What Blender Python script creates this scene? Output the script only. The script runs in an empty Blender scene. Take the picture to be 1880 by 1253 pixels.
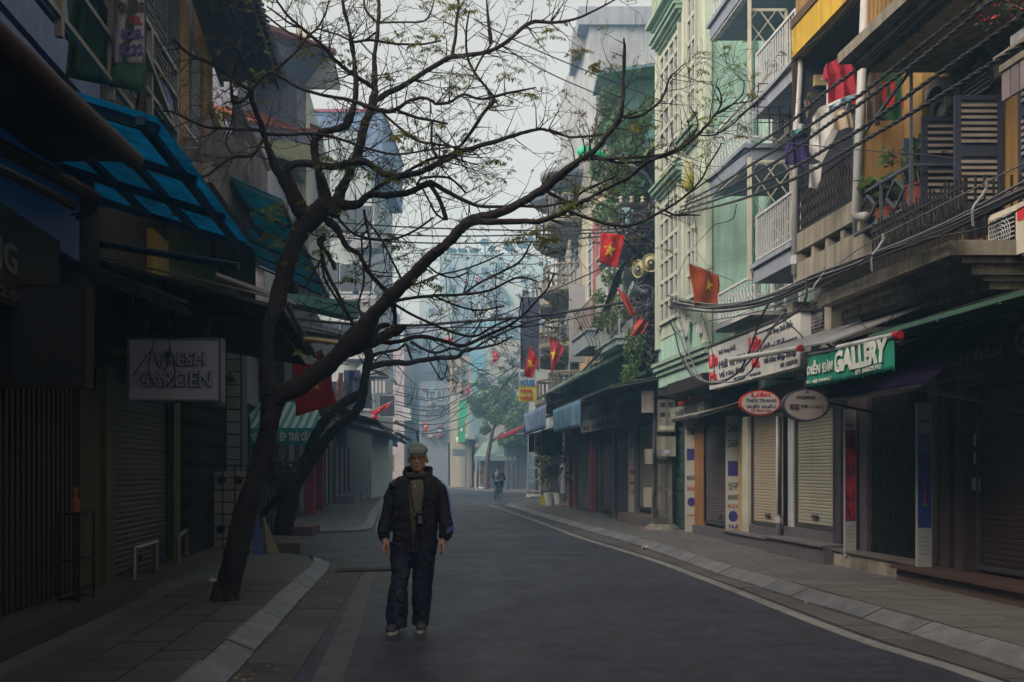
import bpy, bmesh, math, random
from mathutils import Vector, Matrix, noise
random.seed(7)
rnd = random.Random(11)
SC = bpy.context.scene
COL = SC.collection
# ------------------------------------------------------------------ camera, sky, sun, exposure
F, CX, HY, CH = 2000.0, 940.0, 866.0, 1.47      # focal length and horizon in photo pixels, eye height in metres
cam = bpy.data.cameras.new('camera'); camo = bpy.data.objects.new('camera', cam); COL.objects.link(camo)
camo.location = (0, 0, CH); camo.rotation_euler = (math.radians(90), 0, 0)
cam.sensor_width = 36; cam.lens = 36 * F / 1880; cam.shift_y = (HY - 626.5) / 1880
cam.clip_start = 0.1; cam.clip_end = 3000
cam.dof.use_dof = False
SC.camera = camo
wd = bpy.data.worlds.new('World'); SC.world = wd; wd.use_nodes = True
nt = wd.node_tree; nt.nodes.clear()
SUN_EL, SUN_ROT = 42, -125
sky = nt.nodes.new('ShaderNodeTexSky'); sky.sky_type = 'NISHITA'; sky.sun_disc = False
sky.sun_elevation = math.radians(SUN_EL); sky.sun_rotation = math.radians(SUN_ROT)
sky.air_density = 1.2; sky.dust_density = 4.0; sky.ozone_density = 1.5
hsv = nt.nodes.new('ShaderNodeHueSaturation'); hsv.inputs['Saturation'].default_value = 0.45
bg = nt.nodes.new('ShaderNodeBackground'); bg.inputs['Strength'].default_value = 0.15
ow = nt.nodes.new('ShaderNodeOutputWorld')
wm = nt.nodes.new('ShaderNodeVectorMath'); wm.operation = 'MULTIPLY'; wm.inputs[1].default_value = (1.27, 1.05, .79)
nt.links.new(sky.outputs[0], hsv.inputs['Color']); nt.links.new(hsv.outputs[0], wm.inputs[0]); nt.links.new(wm.outputs[0], bg.inputs[0]); nt.links.new(bg.outputs[0], ow.inputs[0])
sl = bpy.data.lights.new('sun', 'SUN'); slo = bpy.data.objects.new('sun', sl); COL.objects.link(slo)
sl.energy = 1.15; sl.angle = math.radians(40); sl.color = (1, .95, .88)
_d = Vector((math.sin(math.radians(SUN_ROT)) * math.cos(math.radians(SUN_EL)), math.cos(math.radians(SUN_ROT)) * math.cos(math.radians(SUN_EL)), math.sin(math.radians(SUN_EL))))
slo.rotation_euler = _d.to_track_quat('Z', 'Y').to_euler(); slo.location = (0, 0, 40)
SC.view_settings.view_transform = 'Standard'; SC.view_settings.look = 'None'
SC.view_settings.exposure = 0.85; SC.view_settings.gamma = 1; SC.view_settings.use_curve_mapping = False
SC.render.engine = 'CYCLES'
cy = SC.cycles
cy.use_denoising = True; cy.max_bounces = 6; cy.diffuse_bounces = 3; cy.glossy_bounces = 2; cy.transmission_bounces = 3
cy.volume_bounces = 1; cy.transparent_max_bounces = 6; cy.use_adaptive_sampling = True; cy.adaptive_threshold = 0.02
cy.volume_step_rate = 8; cy.volume_max_steps = 64; cy.caustics_reflective = False; cy.caustics_refractive = False
HAZE = 0.0046

# ------------------------------------------------------------------ helpers
def lin(h):
    if not isinstance(h, str): return tuple(h)
    h = h.lstrip('#')
    return tuple(((int(h[i:i+2], 16) / 255) + .055) ** 2.4 / 1.055 ** 2.4 if int(h[i:i+2], 16) > 10 else int(h[i:i+2], 16) / 255 / 12.92 for i in (0, 2, 4))
MC = {}
def patchy(m):      # damp and dry patches: the gloss changes with a broad stretched noise
    N, L = m.node_tree.nodes, m.node_tree.links; b = N['Principled BSDF']; g = N.new('ShaderNodeNewGeometry'); mp = N.new('ShaderNodeMapping'); mp.inputs['Scale'].default_value = (1.3, .6, 1); L.new(g.outputs['Position'], mp.inputs['Vector'])
    n = N.new('ShaderNodeTexNoise'); n.inputs['Scale'].default_value = 1.1; n.inputs['Detail'].default_value = 10; n.inputs['Roughness'].default_value = .68; n.inputs['Distortion'].default_value = .5; L.new(mp.outputs[0], n.inputs['Vector'])
    r = N.new('ShaderNodeMapRange'); r.inputs[1].default_value = .38; r.inputs[2].default_value = .62; r.inputs[3].default_value = .45; r.inputs[4].default_value = .58; L.new(n.outputs['Fac'], r.inputs[0]); L.new(r.outputs[0], b.inputs['Roughness'])
    return m
def mat(col, rough=.75, var=.22, scale=1.6, streak=.0, bump=.15, bscale=60, metal=0., dirt=None, dirtamt=.0, spec=.4, trans=0., objvar=.0, alpha=None, stripe=None, brick=None):
    key = (col, rough, var, scale, streak, bump, bscale, metal, dirt, dirtamt, spec, trans, objvar, stripe, brick)
    if key in MC: return MC[key]
    m = bpy.data.materials.new('m%03d' % len(MC)); m.use_nodes = True; MC[key] = m
    t = m.node_tree; N, L = t.nodes, t.links
    b = N['Principled BSDF']; c = lin(col)
    geo = N.new('ShaderNodeNewGeometry')
    src = geo.outputs['Position']
    n1 = N.new('ShaderNodeTexNoise'); n1.inputs['Scale'].default_value = scale; n1.inputs['Detail'].default_value = 7; n1.inputs['Roughness'].default_value = .62
    L.new(src, n1.inputs['Vector'])
    r = N.new('ShaderNodeMapRange'); r.inputs[1].default_value = .3; r.inputs[2].default_value = .7
    r.inputs[3].default_value = 1 - var; r.inputs[4].default_value = 1 + var
    L.new(n1.outputs['Fac'], r.inputs[0])
    val = r.outputs[0]
    if objvar:
        oi = N.new('ShaderNodeObjectInfo'); r2 = N.new('ShaderNodeMapRange')
        r2.inputs[3].default_value = 1 - objvar; r2.inputs[4].default_value = 1 + objvar
        L.new(oi.outputs['Random'], r2.inputs[0]); mm = N.new('ShaderNodeMath'); mm.operation = 'MULTIPLY'
        L.new(val, mm.inputs[0]); L.new(r2.outputs[0], mm.inputs[1]); val = mm.outputs[0]
    if streak:
        mp = N.new('ShaderNodeMapping'); mp.inputs['Scale'].default_value = (5, 5, .35); L.new(src, mp.inputs['Vector'])
        n2 = N.new('ShaderNodeTexNoise'); n2.inputs['Scale'].default_value = 1.7; n2.inputs['Detail'].default_value = 5
        L.new(mp.outputs[0], n2.inputs['Vector']); r3 = N.new('ShaderNodeMapRange')
        r3.inputs[1].default_value = .42; r3.inputs[2].default_value = .72; r3.inputs[3].default_value = 1; r3.inputs[4].default_value = 1 - streak
        L.new(n2.outputs['Fac'], r3.inputs[0]); mm = N.new('ShaderNodeMath'); mm.operation = 'MULTIPLY'
        L.new(val, mm.inputs[0]); L.new(r3.outputs[0], mm.inputs[1]); val = mm.outputs[0]
    if brick:
        mpb = N.new('ShaderNodeMapping'); mpb.inputs['Rotation'].default_value = (0, 0, brick[2]); L.new(src, mpb.inputs['Vector'])
        bt = N.new('ShaderNodeTexBrick'); bt.inputs['Scale'].default_value = 1; bt.inputs['Brick Width'].default_value = brick[0]; bt.inputs['Row Height'].default_value = brick[1]
        bt.inputs['Mortar Size'].default_value = .008; bt.inputs['Color1'].default_value = (1, 1, 1, 1); bt.inputs['Color2'].default_value = (.82, .82, .82, 1); bt.inputs['Mortar'].default_value = (.4, .4, .4, 1)
        bt.offset = 0
        L.new(mpb.outputs[0], bt.inputs['Vector']); mm = N.new('ShaderNodeMath'); mm.operation = 'MULTIPLY'
        L.new(val, mm.inputs[0]); L.new(bt.outputs['Color'], mm.inputs[1]); val = mm.outputs[0]
    cc = N.new('ShaderNodeVectorMath'); cc.operation = 'SCALE'; cc.inputs[0].default_value = c
    L.new(val, cc.inputs['Scale']); out = cc.outputs[0]
    if stripe:   # (colour, axis vector scale) printed stripes
        sp = N.new('ShaderNodeVectorMath'); sp.operation = 'DOT_PRODUCT'; sp.inputs[1].default_value = stripe[1]; L.new(src, sp.inputs[0])
        fr = N.new('ShaderNodeMath'); fr.operation = 'FRACT'; L.new(sp.outputs['Value'], fr.inputs[0])
        gt = N.new('ShaderNodeMath'); gt.operation = 'GREATER_THAN'; gt.inputs[1].default_value = .5; L.new(fr.outputs[0], gt.inputs[0])
        mx = N.new('ShaderNodeMix'); mx.data_type = 'RGBA'; L.new(gt.outputs[0], mx.inputs[0]); L.new(out, mx.inputs[6]); mx.inputs[7].default_value = (*lin(stripe[0]), 1)
        out = mx.outputs[2]
    if dirt:
        n3 = N.new('ShaderNodeTexNoise'); n3.inputs['Scale'].default_value = scale * .55; n3.inputs['Detail'].default_value = 9; n3.inputs['Roughness'].default_value = .7
        n3.inputs['Distortion'].default_value = .6
        L.new(src, n3.inputs['Vector']); r4 = N.new('ShaderNodeMapRange'); r4.inputs[1].default_value = .62 - dirtamt * .3; r4.inputs[2].default_value = .74 - dirtamt * .2
        L.new(n3.outputs['Fac'], r4.inputs[0]); mx = N.new('ShaderNodeMix'); mx.data_type = 'RGBA'
        L.new(r4.outputs[0], mx.inputs[0]); L.new(out, mx.inputs[6]); mx.inputs[7].default_value = (*lin(dirt), 1); out = mx.outputs[2]
    L.new(out, b.inputs['Base Color'])
    b.inputs['Roughness'].default_value = rough; b.inputs['Metallic'].default_value = metal
    b.inputs['Specular IOR Level'].default_value = spec
    if bump:
        n4 = N.new('ShaderNodeTexNoise'); n4.inputs['Scale'].default_value = bscale; n4.inputs['Detail'].default_value = 3; L.new(src, n4.inputs['Vector'])
        bp = N.new('ShaderNodeBump'); bp.inputs['Strength'].default_value = bump; bp.inputs['Distance'].default_value = .02
        L.new(n4.outputs['Fac'], bp.inputs['Height']); L.new(bp.outputs[0], b.inputs['Normal'])
    if trans:    # thin cloth or leaf that lets light through
        tr = N.new('ShaderNodeBsdfTranslucent'); L.new(out, tr.inputs['Color']); ms = N.new('ShaderNodeMixShader'); ms.inputs[0].default_value = trans
        L.new(b.outputs[0], ms.inputs[1]); L.new(tr.outputs[0], ms.inputs[2]); L.new(ms.outputs[0], N['Material Output'].inputs['Surface'])
    return m

def W(x, y, Z): return Vector(((x - CX) / F * Z, Z, CH - (y - HY) / F * Z))      # a point measured in the photo at distance Z
def zz(y, Y): return CH - (y - HY) / F * Y
def RX(Y, o=0): return 6.62 - o - .102 * Y          # right and left facade lines, o metres out over the street
def LX(Y, o=0): return -(3.43 - o + .089 * Y)
def rY(x, o=0): return (6.62 - o) / ((x - CX) / F + .102)
def lY(x, o=0): return (3.43 - o) / ((CX - x) / F - .089)
def S(s, Y, o, z): return Vector((RX(Y, o) if s == 'R' else LX(Y, o), Y, z))

class MB:
    def __init__(s): s.v = []; s.f = []
    def add(s, vs, fs):
        n = len(s.v); s.v += [tuple(v) for v in vs]; s.f += [tuple(i + n for i in f) for f in fs]; return s
    def hexa(s, p):
        return s.add(p, [(3, 2, 1, 0), (4, 5, 6, 7), (0, 1, 5, 4), (1, 2, 6, 5), (2, 3, 7, 6), (3, 0, 4, 7)])
    def box(s, x0, x1, y0, y1, z0, z1):
        return s.hexa([(x0, y0, z0), (x1, y0, z0), (x1, y1, z0), (x0, y1, z0), (x0, y0, z1), (x1, y0, z1), (x1, y1, z1), (x0, y1, z1)])
    def sb(s, sd, Y0, Y1, o0, o1, z0, z1, dz=0):      # a block on a facade: Y range, outward range, heights (dz: outer edge lower by dz)
        P = lambda Y, o, z: S(sd, Y, o, z)
        a, b = (o1, o0) if sd == 'R' else (o0, o1)
        da, db = (dz, 0) if sd == 'R' else (0, dz)
        return s.hexa([P(Y0, a, z0 - da), P(Y0, b, z0 - db), P(Y1, b, z0 - db), P(Y1, a, z0 - da), P(Y0, a, z1 - da), P(Y0, b, z1 - db), P(Y1, b, z1 - db), P(Y1, a, z1 - da)])
    def beam(s, a, b, w, h=None, up=(0, 0, 1)):
        a, b = Vector(a), Vector(b); h = h or w; d = (b - a).normalized(); up = Vector(up)
        if abs(d.dot(up)) > .97: up = Vector((0, 1, 0))
        x = d.cross(up).normalized() * w / 2; z = x.cross(d).normalized() * h / 2
        return s.hexa([a - x - z, a + x - z, b + x - z, b - x - z, a - x + z, a + x + z, b + x + z, b - x + z])
    def tube(s, pts, rad, n=6, cap=True):
        pts = [Vector(p) for p in pts]; m = len(pts)
        if not isinstance(rad, (list, tuple)): rad = [rad] * m
        vs, fs = [], []; ref = None
        for i, p in enumerate(pts):
            d = (pts[min(i + 1, m - 1)] - pts[max(i - 1, 0)])
            d = d.normalized() if d.length > 1e-9 else Vector((0, 0, 1))
            if ref is None: ref = Vector((0, 0, 1)) if abs(d.z) < .9 else Vector((1, 0, 0))
            x = (ref - d * ref.dot(d))
            x = x.normalized() if x.length > 1e-6 else d.orthogonal().normalized()
            ref = x; y = d.cross(x)
            for k in range(n):
                a = 2 * math.pi * k / n; vs.append(p + (x * math.cos(a) + y * math.sin(a)) * rad[i])
        for i in range(m - 1):
            for k in range(n):
                k2 = (k + 1) % n; fs.append((i * n + k, i * n + k2, (i + 1) * n + k2, (i + 1) * n + k))
        if cap: fs.append(tuple(range(n - 1, -1, -1))); fs.append(tuple(range((m - 1) * n, m * n)))
        return s.add(vs, fs)
    def lathe(s, base, prof, n=16, axis=(0, 0, 1)):     # prof: (radius, height) pairs along the axis
        ax = Vector(axis).normalized(); x = ax.orthogonal().normalized(); y = ax.cross(x); base = Vector(base); vs, fs = [], []
        for r_, h in prof:
            for k in range(n):
                a = 2 * math.pi * k / n; vs.append(base + ax * h + (x * math.cos(a) + y * math.sin(a)) * max(r_, 1e-4))
        for i in range(len(prof) - 1):
            for k in range(n):
                k2 = (k + 1) % n; fs.append((i * n + k, i * n + k2, (i + 1) * n + k2, (i + 1) * n + k))
        fs.append(tuple(range(n - 1, -1, -1))); fs.append(tuple(range((len(prof) - 1) * n, len(prof) * n)))
        return s.add(vs, fs)
    def sheet(s, fn, nu, nv, th=.004):                  # fn(u,v) -> point; a sheet with thickness th
        P = [[Vector(fn(i / nu, j / nv)) for j in range(nv + 1)] for i in range(nu + 1)]
        nrm = []
        for i in range(nu + 1):
            for j in range(nv + 1):
                a = P[min(i + 1, nu)][j] - P[max(i - 1, 0)][j]; b = P[i][min(j + 1, nv)] - P[i][max(j - 1, 0)]
                c = a.cross(b); nrm.append(c.normalized() if c.length > 1e-9 else Vector((0, 0, 1)))
        vs = [P[i][j] for i in range(nu + 1) for j in range(nv + 1)]; K = len(vs)
        vs2 = [v + n_ * th for v, n_ in zip(vs, nrm)]; I = lambda i, j: i * (nv + 1) + j; fs = []
        for i in range(nu):
            for j in range(nv):
                fs.append((I(i, j + 1), I(i + 1, j + 1), I(i + 1, j), I(i, j))); fs.append((K + I(i, j), K + I(i + 1, j), K + I(i + 1, j + 1), K + I(i, j + 1)))
        for i in range(nu):
            fs.append((I(i, 0), I(i + 1, 0), K + I(i + 1, 0), K + I(i, 0))); fs.append((I(i + 1, nv), I(i, nv), K + I(i, nv), K + I(i + 1, nv)))
        for j in range(nv):
            fs.append((I(0, j + 1), I(0, j), K + I(0, j), K + I(0, j + 1))); fs.append((I(nu, j), I(nu, j + 1), K + I(nu, j + 1), K + I(nu, j)))
        return s.add(vs + vs2, fs)
    def prism(s, poly, vec):
        vec = Vector(vec); n = len(poly); p2 = [Vector(p) + vec for p in poly]
        fs = [tuple(range(n - 1, -1, -1)), tuple(range(n, 2 * n))] + [(i, (i + 1) % n, n + (i + 1) % n, n + i) for i in range(n)]
        return s.add(list(poly) + p2, fs)
    def slab(s, p00, p10, p11, p01, th):                # 4 points + thickness along their normal
        p = [Vector(q) for q in (p00, p10, p11, p01)]; nn = (p[1] - p[0]).cross(p[3] - p[0]).normalized() * th
        return s.hexa([q for q in p] + [q + nn for q in p])
    def build(s, name, m, parent=None, smooth=False, label=None, kind=None, origin=None):
        me = bpy.data.meshes.new(name)
        if parent is not None: o0 = Vector(parent['_o'])
        elif origin is not None: o0 = Vector(origin)
        else:
            xs = [v[0] for v in s.v]; ys = [v[1] for v in s.v]; zs = [v[2] for v in s.v]
            o0 = Vector(((min(xs) + max(xs)) / 2, (min(ys) + max(ys)) / 2, min(zs)))
        me.from_pydata([(v[0] - o0.x, v[1] - o0.y, v[2] - o0.z) for v in s.v], [], s.f); me.validate(); me.update()
        if m is not None: me.materials.append(m)
        if smooth: me.polygons.foreach_set('use_smooth', [True] * len(me.polygons))
        return link(name, me, parent, o0, label, kind)
def link(name, me, parent, o0, label=None, kind=None):
    o = bpy.data.objects.new(name, me); COL.objects.link(o); o['_o'] = tuple(o0)
    if parent is not None: o.parent = parent
    else: o.location = o0
    if label: o['label'] = label
    if kind: o['kind'] = kind
    return o
def thing(name, label, cat, loc, group=None):
    o = bpy.data.objects.new(name, None); COL.objects.link(o); o.location = loc; o['_o'] = tuple(loc); o.empty_display_size = .2
    o['label'] = label; o['category'] = cat
    if group: o['group'] = group
    return o
def tag(o, label, cat, group=None, kind=None):
    o['label'] = label; o['category'] = cat
    if group: o['group'] = group
    if kind: o['kind'] = kind
    return o
def struct(o, label, kind='structure'):
    o['label'] = label; o['kind'] = kind; return o
PM = {}
def unit(name):                                          # shared unit meshes for pieces
    if name in PM: return PM[name]
    mb = MB().box(-.5, .5, -.5, .5, -.5, .5); me = bpy.data.meshes.new('unit_' + name); me.from_pydata(mb.v, [], mb.f); PM[name] = me; return me
def piece(name, m, loc, rot, dim, parent):
    key = name + m.name
    if key not in PM:
        me = unit(name).copy(); me.materials.append(m); PM[key] = me
    o = bpy.data.objects.new(name, PM[key]); COL.objects.link(o); o.parent = parent
    o.location = Vector(loc) - Vector(parent['_o']); o.rotation_euler = rot; o.scale = dim; return o
def bar(name, m, a, b, w, h, parent, up=(0, 0, 1)):      # a straight bar as its own piece
    a, b = Vector(a), Vector(b); d = b - a
    q = d.to_track_quat('Y', 'Z')
    return piece(name, m, (a + b) / 2, q.to_euler(), (w, d.length, h), parent)
def text(body, O, U, V, w, h, m, parent, depth=.004, bold=.0, name='lettering', shear=0):
    cu = bpy.data.curves.new('t', 'FONT'); cu.body = body; cu.size = 1; cu.offset = bold; cu.extrude = .01; cu.resolution_u = 2; cu.shear = shear
    ob = bpy.data.objects.new('t', cu); COL.objects.link(ob)
    me = bpy.data.meshes.new_from_object(ob); bpy.data.objects.remove(ob); 
    if not me.vertices: return None
    xs = [v.co.x for v in me.vertices]; ys = [v.co.y for v in me.vertices]; x0, x1, y0, y1 = min(xs), max(xs), min(ys), max(ys)
    O, U, V = Vector(O), Vector(U).normalized(), Vector(V).normalized(); Nn = U.cross(V); po = Vector(parent['_o'])
    for v in me.vertices:
        v.co = O + U * ((v.co.x - x0) / (x1 - x0) * w) + V * ((v.co.y - y0) / max(y1 - y0, 1e-5) * h) + Nn * (depth if v.co.z > 0 else -.001) - po
    me.materials.clear(); me.materials.append(m); bpy.data.curves.remove(cu)
    return link(name, me, parent, po)
def warp(o, fn):                                         # move the vertices of a finished mesh (banners that hang in folds)
    po = Vector(o['_o'])
    for v in o.data.vertices: v.co = Vector(fn(v.co + po)) - po
    o.data.update()
def lerp(a, b, t): return a + (b - a) * t
def pl(pts, x):                                          # piecewise linear
    if x <= pts[0][0]: return pts[0][1]
    for (a, b), (c, d) in zip(pts, pts[1:]):
        if x <= c: return b + (d - b) * (x - a) / (c - a)
    return pts[-1][1]
def cat(P, n=6):                                         # Catmull-Rom through tuples
    out = []; P = [tuple(p) for p in P]; Q = [P[0]] + P + [P[-1]]
    for i in range(1, len(Q) - 2):
        for k in range(n):
            t = k / n; out.append(tuple(.5 * (2 * b + (c - a) * t + (2 * a - 5 * b + 4 * c - d) * t * t + (3 * b - a - 3 * c + d) * t ** 3) for a, b, c, d in zip(Q[i-1], Q[i], Q[i+1], Q[i+2])))
    out.append(P[-1]); return out
def leaves(mb, c, r, n, size, rg, droop=0, shell=.0):    # leaf quads scattered through an ellipsoid
    c = Vector(c)
    for _ in range(n):
        while True:
            p = Vector((rg.uniform(-1, 1), rg.uniform(-1, 1), rg.uniform(-1, 1)))
            if shell < p.length < 1: break
        p = c + Vector((p.x * r[0], p.y * r[1], p.z * r[2])); s_ = size * rg.uniform(.6, 1.3)
        a = Vector((rg.gauss(0, 1), rg.gauss(0, 1), rg.gauss(0, .7) - droop)).normalized(); b = a.orthogonal().normalized()
        b = (b * math.cos(rg.uniform(0, 6)) + a.cross(b) * math.sin(rg.uniform(0, 6))).normalized()
        mb.add([p - a * s_ * .5, p + b * s_ * .22, p + a * s_ * .5, p - b * s_ * .22], [(0, 1, 2, 3)])

# ------------------------------------------------------------------ shared materials
M = dict(
 asphalt=mat((.042, .05, .086), .43, .45, 5, bump=.9, bscale=140, dirt=(.028, .026, .034), dirtamt=.6, spec=.45),
 ground=mat((.06, .06, .062), .9),
 pave=mat((.068, .06, .07), .7, .25, 1.2, bump=.3, objvar=.18, dirt=(.07, .065, .07), dirtamt=.25),
 paveR=mat((.115, .115, .11), .7, .25, 1.2, bump=.3, objvar=.14, dirt=(.1, .095, .085), dirtamt=.3),
 pavefar=mat((.115, .115, .12), .7, .25, 1.2, bump=.3, brick=(.4, .4, .1)),
 kerbR=mat((.13, .135, .15), .6, .3, 3, bump=.3, objvar=.15, dirt=(.08, .08, .09), dirtamt=.35),
 kerb=mat((.13, .14, .17), .6, .4, 5, bump=.6, bscale=30, objvar=.22, dirt=(.12, .12, .13), dirtamt=.3),
 gutter=mat((.075, .072, .075), .8, .3, 2, bump=.4, objvar=.2),
 line=mat((.2, .2, .2), .75, .25, 3, bump=.2, dirt=(.12, .12, .13), dirtamt=.35),
 concrete=mat((.3, .3, .29), .85, .25, 1.5, streak=.4, bump=.3, dirt=(.12, .11, .1), dirtamt=.2),
 cream=mat((.55, .53, .45), .7, .15, 1.5, streak=.3),
 white=mat((.62, .64, .66), .6, .12, 1.5, streak=.25),
 dwhite=mat((.42, .44, .47), .6, .2, 1.5, streak=.35),
 black=mat((.006, .004, .005), .6, .3, 3, bump=0),
 rubber=mat((.018, .017, .02), .5, .3, 3, bump=0),
 dark=mat((.018, .01, .012), .75, .3, 2),
 maroon=mat((.04, .012, .012), .7, .3, 2),
 brown=mat((.09, .05, .032), .75, .3, 3, streak=.3),
 steel=mat((.3, .31, .33), .4, .2, 4, metal=.6, bump=.1),
 dsteel=mat((.06, .06, .065), .5, .3, 4, metal=.3, bump=.1),
 glass=mat((.025, .03, .035), .12, .3, 1, bump=0, spec=.7),
 iron=mat((.02, .018, .02), .6, .3, 5, bump=0),
)
patchy(M['asphalt'])
# ------------------------------------------------------------------ ground, road, kerbs, pavements
struct(MB().box(-900, 900, -60, 2500, -.4, -.02).build('ground', M['ground']), 'flat dark ground reaching to the horizon')
RK = [(-20, 6.2), (5, 3.95), (7.9, 3.70), (9.64, 3.55), (15.2, 2.93), (21, 2.48), (26.7, 1.82), (33.6, 1.02), (46.6, -.3)]      # foot of right kerb: Y -> X
LK = [(-20, .55), (6, -1.83), (7.6, -1.96), (16.5, -2.76)]
road = MB(); road.box(-60, 60, -40, 220, -.016, 0)
road = struct(road.build('road', M['asphalt']), 'dark grey asphalt road, worn and damp, bending left in the distance')
def ribbon(mb, pts, w0, w1, z0, z1):     # pts: list of (x,y) ; offset to the right of travel by w0..w1
    n = len(pts)
    for i in range(n - 1):
        q = []
        for (j) in (i, i + 1):
            a = Vector(pts[max(j - 1, 0)]); b = Vector(pts[min(j + 1, n - 1)]); d = (b - a).normalized(); nn = Vector((d.y, -d.x)); p = Vector(pts[j])
            q.append((p + nn * w0, p + nn * w1))
        (a0, a1), (b0, b1) = q
        mb.hexa([(a0.x, a0.y, z0), (a1.x, a1.y, z0), (b1.x, b1.y, z0), (b0.x, b0.y, z0), (a0.x, a0.y, z1), (a1.x, a1.y, z1), (b1.x, b1.y, z1), (b0.x, b0.y, z1)])
rl = [(3.95, -10), (3.55, 4), (3.34, 7.66), (3.02, 9.74), (2.69, 14.1), (2.28, 18.5), (1.48, 24.5), (.58, 33.6), (-1.03, 48)]
mb = MB(); ribbon(mb, [(a, b) for a, b in cat(rl, 5)], -.07, .08, .0, .005)
mb.build('painted_line', M['line'], road, label='white edge line along the right gutter, fading with distance')
mb = MB(); ribbon(mb, [(-.6, -10), (-1.0, 4), (-1.285, 7.6), (-1.5, 10), (-1.9, 14), (-2.1, 17.2)], -.11, .1, .0, .005)
mb.build('painted_line', mat((.085, .086, .092), .7, .35, 3, bump=.3, dirt=(.045, .045, .055), dirtamt=.5), road, label='broad worn grey edge line beside the left gutter')
mb = MB(); mb.box(-4.5, 1.8, 25.2, 25.35, 0, .004); mb.build('patch_seam', mat((.13, .135, .14), .8), road)
mb = MB(); ribbon(mb, [(-1.55, 15.2), (-1.0, 12.5), (-.85, 12.3)], -.02, .4, .0, .003); mb.build('asphalt_patch', mat((.06, .06, .07), .7, .2, 2), road)
CRK = mat((.012, .012, .015), .9, bump=0)
for k in range(9):        # thin cracks and seams
    x0, y0 = rnd.uniform(-.8, 2.2), rnd.uniform(8, 22); a0 = rnd.choice((rnd.uniform(-.3, .3), 1.5 + rnd.uniform(-.3, .3))); cr = MB(); p_ = Vector((x0, y0)); 
    for s_ in range(rnd.randint(5, 12)):
        a0 += rnd.uniform(-.5, .5); d_ = Vector((math.cos(a0), math.sin(a0))) * rnd.uniform(.08, .2); n_ = Vector((-d_.y, d_.x)).normalized() * rnd.uniform(.003, .007); q_ = p_ + d_; cr.add([(p_.x - n_.x, p_.y - n_.y, .0035), (q_.x - n_.x, q_.y - n_.y, .0035), (q_.x + n_.x, q_.y + n_.y, .0035), (p_.x + n_.x, p_.y + n_.y, .0035)], [(0, 1, 2, 3)]); p_ = q_
    cr.build('crack', CRK, road)
MB().lathe((1.1, 19.5, 0), [(.33, 0), (.33, .006)], 24).build('manhole_cover', mat((.05, .05, .055), .5, .3, 20, bump=.6, bscale=60, metal=.4), road)
# gutters: flat slabs beside each kerb
gl = struct(thing('gutter', '', '', (-1.8, 6, 0)), 'dark paved gutter strip with open joints beside the left kerb'); del gl['category']
y = 3.0
while y < 17:
    L_ = rnd.uniform(.5, .8); xa = pl(LK, y) ; xb = pl([(6, -1.4), (7.6, -1.53), (16.9, -2.25)], y)
    xa2 = pl(LK, y + L_); xb2 = pl([(6, -1.4), (7.6, -1.53), (16.9, -2.25)], y + L_); e = .012; h = .006 + rnd.uniform(0, .006)
    MB().hexa([(xa, y + e, -.01), (xb, y + e - .05, -.01), (xb2, y + L_ - .05, -.01), (xa2, y + L_, -.01), (xa, y + e, h), (xb, y + e - .05, h), (xb2, y + L_ - .05, h), (xa2, y + L_, h)]).build('gutter_slab', M['gutter'], gl)
    y += L_
gr = struct(thing('gutter', '', '', (3.5, 7, 0)), 'dirty paved gutter strip between the right kerb and the white line'); del gr['category']
y = 4.0
while y < 30:
    L_ = rnd.uniform(.7, 1.0) * (1 if y < 18 else 2); f = lambda t: pl(RK, t); g = lambda t: pl([(b, a) for a, b in rl], t) + .13; e = .012; h = .006 + rnd.uniform(0, .006)
    MB().hexa([(g(y), y + e, -.01), (f(y), y + e, -.01), (f(y + L_), y + L_, -.01), (g(y + L_), y + L_, -.01), (g(y), y + e, h), (f(y), y + e, h), (f(y + L_), y + L_, h), (g(y + L_), y + L_, h)]).build('gutter_slab', M['gutter'], gr)
    y += L_
def kerb(name, pts, side, m, label, step=.95, w=.24, hgt=.125):   # sloping kerb stones; side=+1: pavement on the right of travel
    k = struct(thing(name, '', '', (pts[0][0], pts[0][1], 0)), label); del k['category']
    P = [Vector(p) for p in cat(pts, 12)]; acc = 0; starts = [(P[0], 0)]; i = 0
    cur = P[0]; seg = []; out = [P[0]]
    for q in P[1:]:
        while (q - cur).length + acc >= step:
            d = (q - cur).normalized(); need = step - acc; cur = cur + d * need; out.append(cur.copy()); acc = 0
        acc += (q - cur).length; cur = q
    for a, b in zip(out, out[1:]):
        d = (b - a).normalized(); n_ = Vector((d.y, -d.x)) * side; g = .008; a2 = a + d * g; b2 = b - d * g; j = rnd.uniform(-.006, .006)
        w2 = w + rnd.uniform(-.01, .01); hh = hgt + j
        v = [(a2.x, a2.y, -.02), (b2.x, b2.y, -.02), (a2.x, a2.y, .035 + j), (b2.x, b2.y, .035 + j)]
        ai, bi = a2 + n_ * w2, b2 + n_ * w2; am, bm = a2 + n_ * (w2 - .03), b2 + n_ * (w2 - .03)
        v += [(am.x, am.y, hh), (bm.x, bm.y, hh), (ai.x, ai.y, hh), (bi.x, bi.y, hh), (ai.x, ai.y, -.02), (bi.x, bi.y, -.02)]
        fs = [(0, 1, 3, 2), (2, 3, 5, 4), (4, 5, 7, 6), (6, 7, 9, 8), (8, 9, 1, 0), (0, 2, 4, 6, 8), (9, 7, 5, 3, 1)]
        if side < 0: fs = [tuple(reversed(t)) for t in fs]
        MB().add(v, fs).build('kerb_stone', m, k)
kerb('kerb', [(b, a) for a, b in RK[1:]], 1, M['kerbR'], 'sloping grey kerb stones along the right pavement')
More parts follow.
